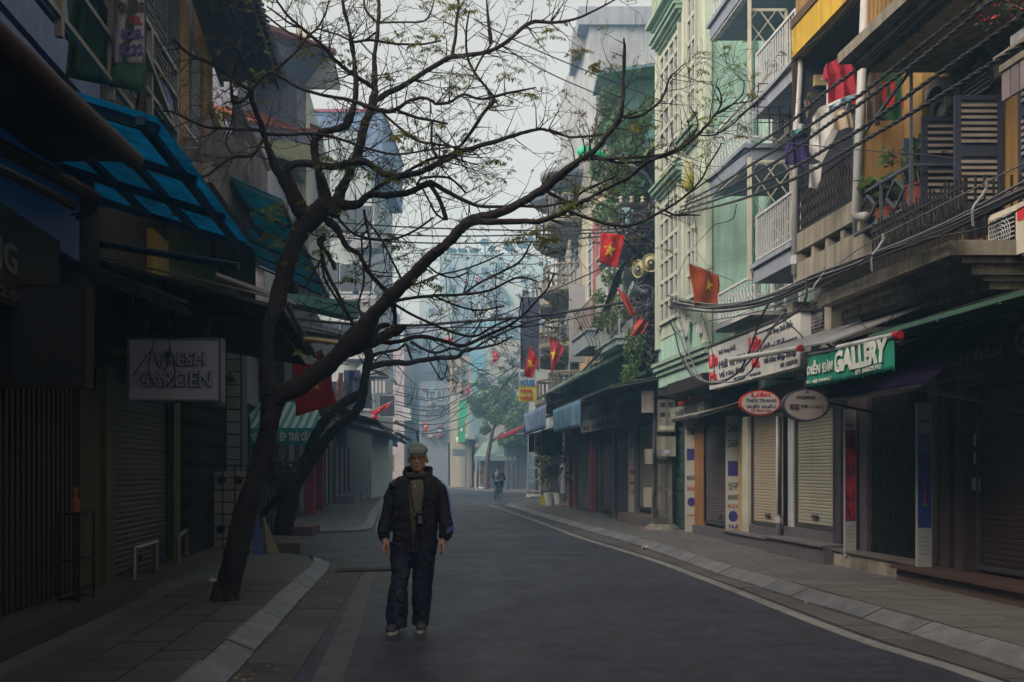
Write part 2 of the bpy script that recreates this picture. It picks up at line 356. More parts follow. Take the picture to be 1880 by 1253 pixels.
kerb('kerb', [(-1.6, 4), (-1.83, 6), (-1.96, 7.6), (-2.36, 12), (-2.76, 16.5), (-3.05, 17.6)], -1, M['kerb'], 'sloping pale kerb stones in front of the leaning tree on the left')
kerb('kerb', [(-3.05, 17.7), (-3.6, 18.3), (-4.4, 18.8), (-5.2, 19.1)], -1, mat((.12, .12, .13), .8, .2, 2), 'dark end of the left kerb turning into the alley mouth', .4, .2, .1)
kerb('kerb', [(-6.2, 25.9), (-5.2, 26), (-4.4, 26.1), (-3.9, 26.4), (-3.62, 27), (-3.62, 28.3), (-3.9, 31), (-4.4, 35.4), (-5.9, 50), (-7.6, 66)], -1, M['kerb'], 'kerb rounding the far corner on the left behind the walking man', .6)
# pavement sheets
def poly(name, pts, z0, z1, m, label): return struct(MB().prism([(x, y, z0) for x, y in pts], (0, 0, z1 - z0)).build(name, m), label)
PR = poly('pavement', [(pl(RK, y) + .235, y) for y in (-20, 5, 7.9, 9.64, 15.2, 21, 26.7, 33.6, 46.6)] + [(.6, 49.5), (3.4, 50), (5.4, 50), (5.4, 30), (12, 20), (14, -20)], -.01, .108, M['pavefar'], 'worn pavement along the shops on the right')
PLf = poly('pavement', [(-.3, -20), (pl(LK, 5) - .235, 5), (pl(LK, 7.6) - .235, 7.6), (-3.0, 16.5), (-3.28, 17.5), (-3.7, 18.1), (-4.5, 18.55), (-5.3, 18.9), (-5.3, 23), (-14, 23), (-14, -20)][::-1], -.01, .108, M['pavefar'], 'dark slab pavement under the leaning tree on the left')
poly('pavement', [(-6.2, 26.14), (-5.2, 26.24), (-4.5, 26.34), (-4.05, 26.6), (-3.86, 27.1), (-3.86, 28.3), (-4.14, 31), (-4.64, 35.4), (-6.14, 50), (-7.84, 66), (-16, 66), (-16, 26.14)][::-1], -.01, .108, M['pavefar'], 'far pavement behind the kerb corner on the left')
poly('pavement', [(1.2, 58), (.6, 66), (-.3, 76), (-5.6, 95), (-14, 140), (10, 140), (10, 58)], -.01, .108, M['pavefar'], 'distant pavement in front of the hazy shops beyond the bend')
poly('pavement', [(-16, 78), (-8.6, 78), (-8.8, 84), (-13, 140), (-30, 140), (-30, 78)], -.01, .108, M['pavefar'], 'distant pavement at the far left of the bend')
# tiles near the camera
for side in ('L', 'R'):
    par = PLf if side == 'L' else PR; T = .4
    y = 6.6 if side == 'L' else 7.4
    while y < (13.2 if side == 'L' else 13.2):
        x = pl(LK, y) - .25 - T if side == 'L' else pl(RK, y) + .25
        k = 0
        while (x > LX(y) + .35) if side == 'L' else (x < RX(y) - .6):
            piece('paving_tile', M['pave'] if side == 'L' else M['paveR'], (x + T / 2, y + T / 2, .109 + rnd.uniform(0, .005)), (rnd.uniform(-.006, .006), rnd.uniform(-.006, .006), .09), (T - .014, T - .014, .03), par)
            x += -T if side == 'L' else T; k += 1
        y += T
# litter, leaves and stones on the gutter (loose bits)
mb = MB()
for _ in range(300):
    t = rnd.random()
    if t < .5: yy = rnd.uniform(7.5, 17.5); xx = pl(LK, yy) + abs(rnd.gauss(0, .12)) + .02
    elif t < .75: xx = rnd.uniform(-3.6, -1.4); yy = rnd.uniform(15.5, 18.3)
    else: yy = rnd.uniform(8, 26); xx = pl(RK, yy) - abs(rnd.gauss(0, .1)) - .02
    s_ = rnd.uniform(.008, .03); a = rnd.uniform(0, 3); dx, dy = math.cos(a) * s_, math.sin(a) * s_
    mb.add([(xx - dx, yy - dy, .014), (xx + dy, yy - dx, .02), (xx + dx, yy + dy, .014 + rnd.uniform(0, .02)), (xx - dy, yy + dx, .016)], [(0, 1, 2, 3)])
tag(mb.build('litter', mat((.17, .14, .1), .8, .7, 9)), 'scattered dry leaves and litter along the gutters', 'litter', kind='stuff')
mb = MB(); mb.hexa([(-2.55, 15.8, .004), (-1.75, 16.1, .004), (-1.7, 16.5, .004), (-2.6, 16.4, .004), (-2.55, 15.8, .02), (-1.75, 16.1, .02), (-1.7, 16.5, .02), (-2.6, 16.4, .02)])
tag(mb.build('drain_grate', mat((.02, .015, .015), .9)), 'dark drain opening at the end of the left kerb', 'drain')
# crumpled paper scrap near tree
def scrap(x, y, z, s_, m, label):
    mb = MB(); mb.sheet(lambda u, v: (x + (u - .5) * s_ + .02 * math.sin(9 * v), y + (v - .5) * s_ * .8, z + .02 + .04 * math.sin(5 * u + 2) * math.cos(6 * v)), 6, 6, .002); tag(mb.build('paper_scrap', m, smooth=True), label, 'litter')
scrap(*W(391, 1064, 13.3).xy, .12, .12, mat((.5, .5, .5), .8), 'crumpled white paper scrap lying left of the leaning trunk')
scrap(2.58, 20.6, .01, .25, mat((.5, .5, .5), .8), 'pale scrap of paper in the right gutter past the bend')
scrap(3.05, 15.6, .0, .2, mat((.5, .5, .48), .8), 'pale scrap against the right kerb before the pole')
# ------------------------------------------------------------------ builders for facades
def building(name, sd, Y0, Y1, o, H, m, label, z0=0.0, depth=9, cat_='building'):
    t = thing(name, label, cat_, S(sd, (Y0 + Y1) / 2, o - depth / 2, 0))
    MB().sb(sd, Y0, Y1, o - depth, o, z0, H).build('wall', m, t)
    return t
def window(t, sd, Y0, Y1, o, z0, z1, fm, nx=2, ny=4, arch=False, pm=None, bw=.045):
    a = MB(); hY = Y1 - Y0
    for (u0, u1) in [(0, bw), (hY - bw, hY)] + [(hY * k / nx - bw / 3, hY * k / nx + bw / 3) for k in range(1, nx)]: a.sb(sd, Y0 + u0, Y0 + u1, o + .002, o + .06, z0, z1)
    for v in [0, z1 - z0 - bw] + [(z1 - z0) * k / ny for k in range(1, ny)]: a.sb(sd, Y0 + .001, Y1 - .001, o + .004, o + .057, z0 + v, z0 + v + bw * .8)
    w = a.build('window', fm, t)
    MB().sb(sd, Y0 + .01, Y1 - .01, o - .01, o + .02, z0 + .01, z1 - .01).build('pane', pm or M['glass'], w)
    return w
def shutter(t, sd, Y0, Y1, o, z0, z1, m, pitch=.085, rail=None, name='roller_shutter'):
    pitch *= .62; a = MB(); n = max(2, int((z1 - z0) / pitch)); vs, fs = [], []
    rows = []
    for i in range(n):
        z = z0 + (z1 - z0) * i / n; h = (z1 - z0) / n
        rows += [(z, 0), (z + h * .25, .011), (z + h * .8, .011)]
    rows.append((z1, 0))
    K = 7          # dented sheet: the curtain bows slightly between its guides
    for z, d in rows: vs += [S(sd, lerp(Y0, Y1, k / K), o + d + (.007 * noise.noise(Vector((Y0 + k * .9, z * 1.3, o))) if 0 < k < K else 0), z + (.004 * noise.noise(Vector((Y0 + k, z, 3))) if 0 < k < K else 0)) for k in range(K + 1)]
    for i in range(len(rows) - 1):
        for k in range(K): b0 = i * (K + 1) + k; f = (b0, b0 + 1, b0 + K + 2, b0 + K + 1); fs.append(f if sd == 'L' else f[::-1])
    a.add(vs, fs); s_ = a.build(name, m, t)
    b = MB(); b.sb(sd, Y0, Y1, o + .005, o + .035, z0 - .06, z0); b.sb(sd, Y0 - .05, Y0, o - .01, o + .05, z0 - .06, z1); b.sb(sd, Y1, Y1 + .05, o - .01, o + .05, z0 - .06, z1)
    b.build('guide_rail', rail or M['dsteel'], s_)
    MB().sb(sd, (Y0 + Y1) / 2 - .12, (Y0 + Y1) / 2 + .12, o + .03, o + .045, z0 + .1, z0 + .16).build('lock_plate', M['dsteel'], s_)
    return s_
def gate(t, sd, Y0, Y1, o, z0, z1, m, step=.11, name='folding_gate'):
    a = MB(); n = int((Y1 - Y0) / step)
    for i in range(n + 1):
        Y = Y0 + (Y1 - Y0) * i / n; a.sb(sd, Y - .012, Y + .012, o, o + .025, z0, z1)
    r = int((z1 - z0) / .3)
    for i in range(n):
        for j in range(r):
            Ya, Yb = Y0 + (Y1 - Y0) * i / n, Y0 + (Y1 - Y0) * (i + 1) / n; za, zb = z0 + (z1 - z0) * j / r, z0 + (z1 - z0) * (j + 1) / r
            a.beam(S(sd, Ya, o + .035, za), S(sd, Yb, o + .035, zb), .012, .008); a.beam(S(sd, Ya, o + .045, zb), S(sd, Yb, o + .045, za), .012, .008)
    g = a.build(name, m, t); g['kind'] = 'stuff'
    MB().sb(sd, Y0, Y1, o - .08, o - .06, z0, z1).build('dark_backing', M['black'], t)
    return g
def moulding(a, sd, Y0, Y1, o, z, steps):     # stacked projecting bands: (height, projection)
    for h, p in steps: a.sb(sd, Y0 - p * .5, Y1 + p * .5, o - .05, o + p, z, z + h - .003); z += h
def balcony(t, sd, Y0, Y1, o0, o1, z, th, m, rh, rm, step=.11, bw=.018, style='bars', ends=True, railw=.04):
    b = MB().sb(sd, Y0, Y1, o0, o1, z, z + th).sb(sd, Y0 - .05, Y1 + .05, o0, o1 + .05, z + th - .07, z + th - .002).build('balcony', m, t)
    zb = z + th; r = MB()
    r.beam(S(sd, Y0, o1 - .05, zb + rh), S(sd, Y1, o1 - .05, zb + rh), railw, railw); r.beam(S(sd, Y0, o1 - .05, zb + .08), S(sd, Y1, o1 - .05, zb + .08), railw * .7)
    for Y in (Y0, Y1):
        if ends: r.beam(S(sd, Y, o0 + .1, zb + rh), S(sd, Y, o1 - .05, zb + rh), railw, railw); r.beam(S(sd, Y, o0 + .1, zb + .08), S(sd, Y, o1 - .05, zb + .08), railw * .7)
        r.beam(S(sd, Y, o1 - .05, zb), S(sd, Y, o1 - .05, zb + rh), railw, railw)
    r.build('handrail', rm, b)
    n = int((Y1 - Y0) / step); pts = [(Y0 + (Y1 - Y0) * (i + .5) / n, o1 - .05) for i in range(n)]
    if ends: k = int((o1 - o0) / step); pts += [(Y0, o0 + .1 + (o1 - o0 - .15) * (i + .5) / k) for i in range(k)]
    for (Y, oo) in pts: bar('baluster', rm, S(sd, Y, oo, zb + .08), S(sd, Y, oo, zb + rh), bw, bw, b)
    if style == 'scroll':
        q = MB()
        for (Y, oo) in pts[::1]:
            for c_ in (.3, .62):
                cz = zb + rh * c_; R_ = step * .42; ring = [S(sd, Y + step * .5 + R_ * math.cos(a), oo, cz + R_ * 1.3 * math.sin(a)) for a in [i * math.pi / 4 for i in range(9)]]
                q.tube(ring, bw * .45, 4, False)
        q.build('scrollwork', rm, b, kind='stuff')
    return b
def aircon(t_or_none, sd, Y0, o0, z, label, w=.8, h=.55, d=.3, m=None, red=False, face='street'):
    t = thing('air_conditioner', label, 'air conditioner', S(sd, Y0 + w / 2, o0 + d / 2, z)); m = m or M['cream']
    MB().sb(sd, Y0, Y0 + w, o0, o0 + d, z, z + h).sb(sd, Y0 + .01, Y0 + w - .01, o0 + .01, o0 + d - .01, z + h, z + h + .02).build('casing', m, t)
    g0, g1 = Y0 + w * .32, Y0 + w * .96; zc, Yc = z + h / 2, (g0 + g1) / 2
    a = MB().sb(sd, g0, g1, o0 + d - .01, o0 + d + .006, z + .04, z + h - .04); a.build('fan_recess', M['dark'], t)
    a = MB()
    for k in range(9): a.sb(sd, g0, g1, o0 + d + .01, o0 + d + .02, z + .05 + k * (h - .11) / 8, z + .058 + k * (h - .11) / 8)
    for k in range(5):
        R_ = (h / 2 - .05) * (k + 1) / 5; a.tube([S(sd, Yc + R_ * math.cos(q), o0 + d + .026, zc + R_ * math.sin(q)) for q in [i * math.pi / 8 for i in range(17)]], .004, 4, False)
    a.build('fan_grille', M['dwhite'], t)
    if red: MB().sb(sd, Y0 + .05, Y0 + .19, o0 + d + .002, o0 + d + .006, z + h - .15, z + h - .03).build('label_sticker', mat((.6, .03, .05), .6, .1), t)
    MB().sb(sd, Y0 - .015, Y0 + .0, o0 + .05, o0 + .2, z + h - .17, z + h - .04).build('valve_cover', m, t)
    b = MB()
    for q in (.15, .85): Yq = Y0 + w * q; b.beam(S(sd, Yq, o0 - .18, z - .02), S(sd, Yq, o0 + d, z - .02), .04, .035); b.beam(S(sd, Yq, o0 - .18, z - .3), S(sd, Yq, o0 + d * .8, z - .04), .03)
    b.build('bracket', M['dsteel'], t)
    return t
def flag(name, pole_a, pole_b, pts, m, label, star=None, starp=None, folds=.05, group='red flags hung over the street'):
    # pts: four corners (hoist top, fly top, fly bottom, hoist bottom)
    t = thing('flag', label, 'flag', tuple(Vector(pole_a)), group)
    if pole_b is not None: MB().tube([pole_a, pole_b], .012, 6).build('flagpole', M['dwhite'], t)
    p00, p10, p11, p01 = [Vector(p) for p in pts]
    nn = (p10 - p00).cross(p01 - p00).normalized()
    fn = lambda u, v: (p00.lerp(p10, u)).lerp(p01.lerp(p11, u), v) + nn * folds * (math.sin(u * 9 + v * 2.5) * (.3 + u) + .5 * math.sin(v * 7 + u * 3))
    MB().sheet(fn, 14, 10, .004).build('cloth', m, t, smooth=True)
    if star:
        c, R_ = star; 
        for sgn in (1, -1):
            poly_ = []
            for k in range(10):
                a = math.pi / 2 + k * math.pi / 5; rr = R_ if k % 2 == 0 else R_ * .4
                u, v = c[0] + rr * math.cos(a) * (p01 - p00).length / max((p10 - p00).length, .01), c[1] - rr * math.sin(a)
                poly_.append(Vector(fn(u, v)) + nn * (.006 if sgn > 0 else -.004))
            cc = Vector(fn(*c)) + nn * (.008 if sgn > 0 else -.006)
            vs = [cc] + poly_; fs = [(0, 1 + k, 1 + (k + 1) % 10) for k in range(10)]
            MB().add(vs, fs).build('star', starp or mat((.85, .6, .02), .7, .05), t)
    return t
RED = mat((.62, .015, .02), .75, .1, 2, trans=.35); DRED = mat((.33, .02, .015), .8, .2, 2, trans=.2); ORANGE = mat((.5, .1, .03), .75, .15, 2, trans=.3)
def awning(name, sd, Y0, Y1, o0, o1, zi, zo, m, fm, label, cat_='awning', bars=2, th=.01, valance=0, vm=None, wav=.02, group=None, ribs=0):
    t = thing(name, label, cat_, S(sd, (Y0 + Y1) / 2, o0, zi), group)
    fn = lambda u, v: S(sd, lerp(Y0, Y1, u), lerp(o0, o1, v), lerp(zi, zo, v) + wav * math.sin(u * 13) * math.sin(v * 5 + 1) + (.012 * math.sin(u * ribs * 6.28) if ribs else 0))
    MB().sheet(fn, max(12, ribs * 6), 6, th).build('canopy', m, t, smooth=True)
    for k in range(bars + 1):
        Y = lerp(Y0 + .03, Y1 - .03, k / bars); bar('rafter', fm, S(sd, Y, o0, zi - .05), S(sd, Y, o1, zo - .05), .04, .04, t)
    for k in range(3):
        v = (0.02, .5, .98)[k]; bar('purlin', fm, S(sd, Y0, lerp(o0, o1, v), lerp(zi, zo, v) - .03), S(sd, Y1, lerp(o0, o1, v), lerp(zi, zo, v) - .03), .045, .045, t)
    if valance:
        fv = lambda u, v: S(sd, lerp(Y0, Y1, u), o1 + .02 + .03 * math.sin(u * 31) * v, zo - v * valance - (.02 * abs(math.sin(u * 40)) if v == 1 else 0))
        MB().sheet(fv, 40, 5, .004).build('valance', vm or m, t, smooth=True)
    return t
def facesign(name, x0, x1, y0, y1, Y, m, label, th=.12, fm=None, parent=None, cat_='sign'):      # box sign facing down the street
    a, b = W(x0, y0, Y), W(x1, y1, Y)
    t = thing(name, label, cat_, ((a.x + b.x) / 2, Y + th / 2, b.z))
    MB().box(a.x, b.x, Y, Y + th, b.z, a.z).build('panel', m, t)
    if fm:
        r = MB(); e = .025; X0, X1, Z0, Z1 = a.x, b.x, b.z, a.z
        r.box(X0 - e, X1 + e, Y - .01, Y + th + .01, Z1, Z1 + e).box(X0 - e, X1 + e, Y - .01, Y + th + .01, Z0 - e, Z0).box(X0 - e, X0, Y - .012, Y + th + .012, Z0, Z1).box(X1, X1 + e, Y - .012, Y + th + .012, Z0, Z1)
        r.build('frame', fm, t)
    return t, a, b
def ftext(t, s, a, b, Y, x0, x1, y0, y1, m, bold=.02, depth=.006, shear=0, name='lettering'):     # lettering on a camera-facing sign by photo measure
    p = W(x0, y1, Y - .004); q = W(x1, y0, Y - .004)
    return text(s, (p.x, Y - .003, p.z), (1, 0, 0), (0, 0, 1), q.x - p.x, q.z - p.z, m, t, depth, bold, name, shear)
def stext(t, s, sd, Ya, Yb, o, z0, z1, m, bold=.02, depth=.008, shear=0, name='lettering'):       # lettering on a facade; reads left to right from the street
    if sd == 'R': O = S(sd, max(Ya, Yb), o, z0); E = S(sd, min(Ya, Yb), o, z0)
    else: O = S(sd, min(Ya, Yb), o, z0); E = S(sd, max(Ya, Yb), o, z0)
    return text(s, O, E - O, (0, 0, 1), (E - O).length, z1 - z0, m, t, depth, bold, name, shear)

# ------------------------------------------------------------------ RIGHT SIDE
YEL = mat((.3, .185, .065), .8, .2, 1.2, streak=.35, bump=.2, dirt=(.16, .11, .06), dirtamt=.3)
YEL2 = mat((.5, .33, .03), .8, .2, 1.2, streak=.35, bump=.2, dirt=(.16, .11, .06), dirtamt=.3)
MINT = mat((.33, .53, .47), .75, .12, .8, streak=.3, bump=.15, dirt=(.2, .29, .25), dirtamt=.3)
MINT2 = mat((.42, .5, .42), .75, .14, 1, streak=.4, bump=.15, dirt=(.26, .32, .27), dirtamt=.3)
BLUESH = mat((.035, .042, .075), .6, .15, 2, bump=.1); SLATL = mat((.3, .26, .24), .6, .15, 4, bump=.1)
GREYB = mat((.2, .24, .32), .7, .1, 1, streak=.2); WBAL = mat((.25, .28, .36), .7, .1, 1, streak=.25)
STONE = mat((.25, .235, .2), .85, .25, 1.4, streak=.55, bump=.3, dirt=(.13, .12, .1), dirtamt=.35)
DGRN = mat((.05, .1, .08), .8, .2, 2); TEAL = mat((.02, .22, .17), .75, .15, 2, trans=.2)
CRM = mat((.34, .3, .235), .55, .08, 2, streak=.12, bump=.05); CRM2 = mat((.29, .29, .24), .55, .08, 2, streak=.12, bump=.05)
# --- yellow house with blue louvred shutters (nearest on the right)
B1 = building('yellow_house', 'R', 8.2, 13.24, .35, 12.5, YEL, 'yellow colonial house with blue louvred shutters and flower balconies, nearest on the right', z0=3.0)
a = MB()
for z in (3.9, 7.6): a.sb('R', 12.75, 13.27, .3, .55, z - .55 if z > 5 else 3.0, z)           # pilaster
a.sb('R', 12.75, 13.27, .3, .52, 3.0, 8.2)
a.build('pilaster', YEL, B1)
a = MB(); moulding(a, 'R', 12.75, 13.27, .5, 7.35, [(.06, .05), (.06, .1), (.08, .16)]); moulding(a, 'R', 12.7, 13.3, .5, 6.7, [(.05, .05), (.06, .09)]); a.build('capital', STONE, B1)
def louvre(par, A, B, z0, z1, m, sm, name='window_shutter', panels=2):  # a louvred leaf standing between plan points A and B
    A, B = Vector((*A, 0)), Vector((*B, 0)); d = (B - A).normalized(); n_ = Vector((d.y, -d.x, 0)) ; L_ = (B - A).length; th = .04; fr = .065
    def bx(mb, u0, u1, za, zb, t0, t1):
        P = lambda u, t, z: A + d * u + n_ * t + Vector((0, 0, z)); mb.hexa([P(u0, t1, za), P(u1, t1, za), P(u1, t0, za), P(u0, t0, za), P(u0, t1, zb), P(u1, t1, zb), P(u1, t0, zb), P(u0, t0, zb)])
    mb = MB(); bx(mb, 0, fr, z0, z1, -th / 2, th / 2); bx(mb, L_ - fr, L_, z0, z1, -th / 2, th / 2)
    zs = [z0 + (z1 - z0) * k / panels for k in range(panels + 1)]
    for z in zs: bx(mb, fr, L_ - fr, max(z0, z - .05), min(z1, z + .05), -th / 2 + .002, th / 2 - .002)
    bx(mb, fr, L_ - fr, z0, z1, -.004, .0)
    leaf = mb.build(name, m, par)
    for k in range(panels):
        n = int((zs[k + 1] - zs[k] - .12) / .065)
        for i in range(n):
            z = zs[k] + .075 + (zs[k + 1] - zs[k] - .15) * (i + .5) / n; c = A + d * (L_ / 2) + Vector((0, 0, z))
            ang = math.atan2(d.y, d.x)
            for sgn in (1, -1):
                piece('slat', sm, c + n_ * .014 * sgn, Matrix.Rotation(ang, 3, 'Z').to_euler(), (L_ - 2 * fr, .02, .03), leaf)
    return leaf
def arch(par, sd, Yc, w, o, z, m, sm, h=.0):     # arched head with fan louvre and hood mould
    a = MB(); n = 12; ring = [(Yc + w / 2 * math.cos(t), z + w / 2 * 1.15 * math.sin(t)) for t in [math.pi * i / n for i in range(n + 1)]]
    for (y0, z0), (y1, z1) in zip(ring, ring[1:]): a.beam(S(sd, y0, o + .05, z0), S(sd, y1, o + .05, z1), .08, .1)
    a.build('window_arch', m, par)
    k = MB(); ring2 = [(Yc + (w / 2 + .16) * math.cos(t), z + (w / 2 + .16) * 1.15 * math.sin(t)) for t in [math.pi * i / n for i in range(n + 1)]]
    for (y0, z0), (y1, z1) in zip(ring2, ring2[1:]): k.beam(S(sd, y0, o + .06, z0), S(sd, y1, o + .06, z1), .14, .1)
    k.build('hood_mould', STONE, par)
    MB().prism([S(sd, y_, o - .02, z_) for y_, z_ in ring], S(sd, 0, .03, 0) - S(sd, 0, 0, 0)).build('fan_panel', m, par)
    for i in range(8):
        t = (i + .5) / 8; hh = w / 2 * 1.15 * t; ww = w / 2 * math.sqrt(max(0, 1 - t * t)) - .04
        if ww > .05: bar('slat', sm, S(sd, Yc - ww, o + .03, z + hh), S(sd, Yc + ww, o + .03, z + hh), .03, .02, par)
# windows (black panels colour in the unlit rooms) with leaves swung open over the street
for Yc, w, z0, z1, nm in ((11.75, .74, 4.0, 5.52, 0), (12.53, .36, 4.3, 5.55, 1)):
    MB().sb('R', Yc - w / 2, Yc + w / 2, .345, .36, z0, z1).build('window_dark_panel', M['black'], B1)
    arch(B1, 'R', Yc, w, .36, z1, BLUESH, SLATL)
louvre(B1, (RX(11.3, .88), 11.3), (RX(11.3, .38), 11.3), 4.2, 5.37, BLUESH, SLATL)
louvre(B1, (RX(12.1, .84), 12.1), (RX(12.1, .42), 12.1), 4.4, 5.41, BLUESH, SLATL)
louvre(B1, (RX(12.7, .76), 12.7), (RX(12.7, .54), 12.7), 4.5, 5.35, mat((.06, .1, .17), .6, .15), SLATL)
louvre(B1, (RX(10.95, .4), 10.95), (RX(10.2, .4), 10.2), 4.0, 5.6, BLUESH, SLATL, panels=3)
# flower frame under the small window
fr = MB(); fm_ = mat((.07, .09, .12), .6, .2)
c1 = [S('R', 13.5, 1.0, 4.4), S('R', 12.0, 1.0, 4.4), S('R', 12.0, 1.0, 4.85), S('R', 13.5, 1.0, 4.85)]
for p, q in zip(c1, c1[1:] + c1[:1]): fr.beam(p, q, .035)
for Y in (13.5, 12.0):
    fr.beam(S('R', Y, .35, 4.4), S('R', Y, 1.0, 4.4), .03); fr.beam(S('R', Y, .35, 4.85), S('R', Y, 1.0, 4.85), .03); fr.beam(S('R', Y, 1.0, 4.85), S('R', Y, 1.0, 5.9), .03)
fr.beam(S('R', 13.5, 1.0, 5.5), S('R', 12.0, 1.0, 5.9), .03)
fr.beam(S('R', 12.75, 1.0, 4.4), S('R', 12.75, 1.0, 4.85), .03)
for c_ in (12.38, 13.12):
    q = [S('R', c_ - .22, 1.0, 4.625), S('R', c_, 1.0, 4.79), S('R', c_ + .22, 1.0, 4.625), S('R', c_, 1.0, 4.46)]
    for p, r_ in zip(q, q[1:] + q[:1]): fr.beam(p, r_, .025)
fr.build('planter_frame', fm_, B1)
MB().sb('R', 12.0, 13.5, .35, 1.0, 4.37, 4.395).build('planter_shelf', fm_, B1)
def potplant(x, y, z, r, h, n, lm, label, potm=None, leaf=.12, hh=.5, group=None, sh=.3):
    t = thing('potted_plant', label, 'potted plant', (x, y, z), group)
    MB().lathe((x, y, z), [(r * .7, 0), (r, h), (r * 1.08, h), (r * 1.08, h * 1.06), (r * .9, h * 1.06), (r * .85, h * .95)], 14).build('pot', potm or mat((.3, .08, .05), .8, .2, 4), t, smooth=False)
    a = MB(); st = MB(); rg = random.Random(int(x * 1000 + y * 77))
    for _ in range(7): 
        e = Vector((x + rg.uniform(-1, 1) * sh, y + rg.uniform(-1, 1) * sh, z + h + hh * rg.uniform(.4, 1))); st.tube([(x, y, z + h * .9), Vector((x, y, z + h)).lerp(e, .5) + Vector((0, 0, .05)), e], [.008, .006, .003], 4); leaves(a, e, (sh * .5, sh * .5, hh * .3), n // 7, leaf, rg, .2)
    st.build('stem', M['brown'], t); a.build('foliage', lm, t); return t
LG = mat((.07, .13, .035), .6, .35, 5, trans=.35, bump=0); LD = mat((.035, .075, .03), .6, .35, 5, trans=.3, bump=0); LY = mat((.22, .24, .04), .6, .35, 5, trans=.4, bump=0)
potplant(RX(12.4, .7), 12.4, 4.4, .19, .3, 160, LG, 'bushy green plant in a red pot in front of the blue shutters')
potplant(RX(13.15, .75), 13.15, 4.4, .15, .22, 110, LG, 'spiky green plant in the diamond patterned window frame', leaf=.2, hh=.4)
# lower balcony with stone mouldings
bl = MB(); moulding(bl, 'R', 10.77, 12.9, .35, 3.22, [(.07, .62), (.05, .72), (.1, .85), (.06, .98), (.14, 1.12)]); moulding(bl, 'R', 12.55, 12.9, .35, 3.0, [(.1, .25), (.18, .4)])
bl.build('balcony_slab', STONE, B1)
MB().sb('R', 10.72, 12.95, .35, 1.12, 3.645, 3.75).build('balcony_curb', YEL, B1)
for i in range(28):
    Y = lerp(10.77, 12.85, i / 27); bar('baluster', M['iron'], S('R', Y, 1.05, 3.75), S('R', Y, 1.05, 4.4 + .04 * math.sin(i * 1.6)), .02, .02, B1)
for i in range(8):
    for Yb in (10.77, 12.9): bar('baluster', M['iron'], S('R', Yb, .4 + .09 * i, 3.75), S('R', Yb, .4 + .09 * i, 4.4), .02, .02, B1)
q = MB(); q.beam(S('R', 10.77, 1.05, 4.3), S('R', 12.9, 1.05, 4.3), .02, .03); q.beam(S('R', 10.77, 1.05, 4.02), S('R', 12.9, 1.05, 4.02), .02, .025)
for i in range(17):
    Y = 10.85 + i * .12; q.tube([S('R', Y + .045 * math.cos(k), 1.05, 4.17 + .1 * math.sin(k)) for k in [j * math.pi / 4 for j in range(9)]], .006, 4, False)
q.build('balcony_rail', M['iron'], B1)
MB().sb('R', 9.2, 12.9, .352, .365, 3.85, 6.2).build('dark_doorway', mat((.05, .035, .035), .8), B1) if 0 else None
aircon(None, 'R', 10.0, .55, 3.5, 'white air conditioner with a red sticker beside the yellow house balcony', w=.7, h=.46, d=.3, red=True)
# upper balcony
bl = MB(); moulding(bl, 'R', 10.7, 11.9, .35, 6.0, [(.08, .95), (.07, 1.1), (.12, 1.25)]); bl.build('balcony_slab', STONE, B1)
for i in range(13): bar('baluster', YEL, S('R', lerp(10.7, 11.9, i / 12), 1.5, 6.27), S('R', lerp(10.7, 11.9, i / 12), 1.5, 6.9), .045, .045, B1)
a = MB(); a.sb('R', 8.3, 9.6, .35, 1.35, 4.98, 5.04); moulding(a, 'R', 8.3, 9.6, 1.25, 5.04, [(.04, .05), (.06, .12)]); a.build('balcony_slab', STONE, B1)
for i in range(9): piece('board', mat((.2, .17, .19), .8, .2, 3, objvar=.2), S('R', 8.4 + i * .14, 1.32, 4.85), (0, 0, .1), (.03, .125, .25), B1)
t = thing('flower_pots', 'pink and red flowers spilling from pots on the upper right balcony', 'flowers', S('R', 10.2, 1.2, 5.4)); rg = random.Random(5)
a = MB(); b_ = MB()
for _ in range(9):
    c_ = S('R', rg.uniform(9.0, 9.75), 1.25 + rg.uniform(-.1, .2), rg.uniform(5.35, 5.85)); leaves(a, c_, (.12, .15, .13), 26, .05, rg); leaves(b_, c_, (.16, .2, .18), 40, .07, rg)
a.build('blossom', mat((.6, .08, .12), .7, .3, 8, trans=.3), t); b_.build('foliage', LD, t)
MB().sb('R', 8.9, 9.6, 1.05, 1.25, 5.15, 5.3).build('trough', M['dwhite'], t)
# shops below the yellow house: dark gallery shop
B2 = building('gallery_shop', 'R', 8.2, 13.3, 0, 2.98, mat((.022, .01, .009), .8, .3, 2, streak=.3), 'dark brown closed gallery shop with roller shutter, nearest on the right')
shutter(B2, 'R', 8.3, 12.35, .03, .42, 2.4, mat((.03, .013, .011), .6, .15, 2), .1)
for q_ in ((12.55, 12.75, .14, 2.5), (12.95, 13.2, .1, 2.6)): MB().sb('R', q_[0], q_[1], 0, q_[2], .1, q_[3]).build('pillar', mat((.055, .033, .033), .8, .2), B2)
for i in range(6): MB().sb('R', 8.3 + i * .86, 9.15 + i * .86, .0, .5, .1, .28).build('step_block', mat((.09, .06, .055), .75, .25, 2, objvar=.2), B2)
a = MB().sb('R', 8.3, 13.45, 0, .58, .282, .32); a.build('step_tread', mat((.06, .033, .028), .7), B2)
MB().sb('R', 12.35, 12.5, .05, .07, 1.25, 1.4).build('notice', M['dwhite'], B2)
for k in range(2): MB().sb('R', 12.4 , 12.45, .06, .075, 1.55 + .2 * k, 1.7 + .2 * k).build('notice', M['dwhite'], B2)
DK = mat((.022, .018, .02), .8, .2)
t = thing('shop_sign', 'dark GALLERY fascia sign in shadow above the nearest right shop', 'sign', S('R', 10.6, .3, 2.45))
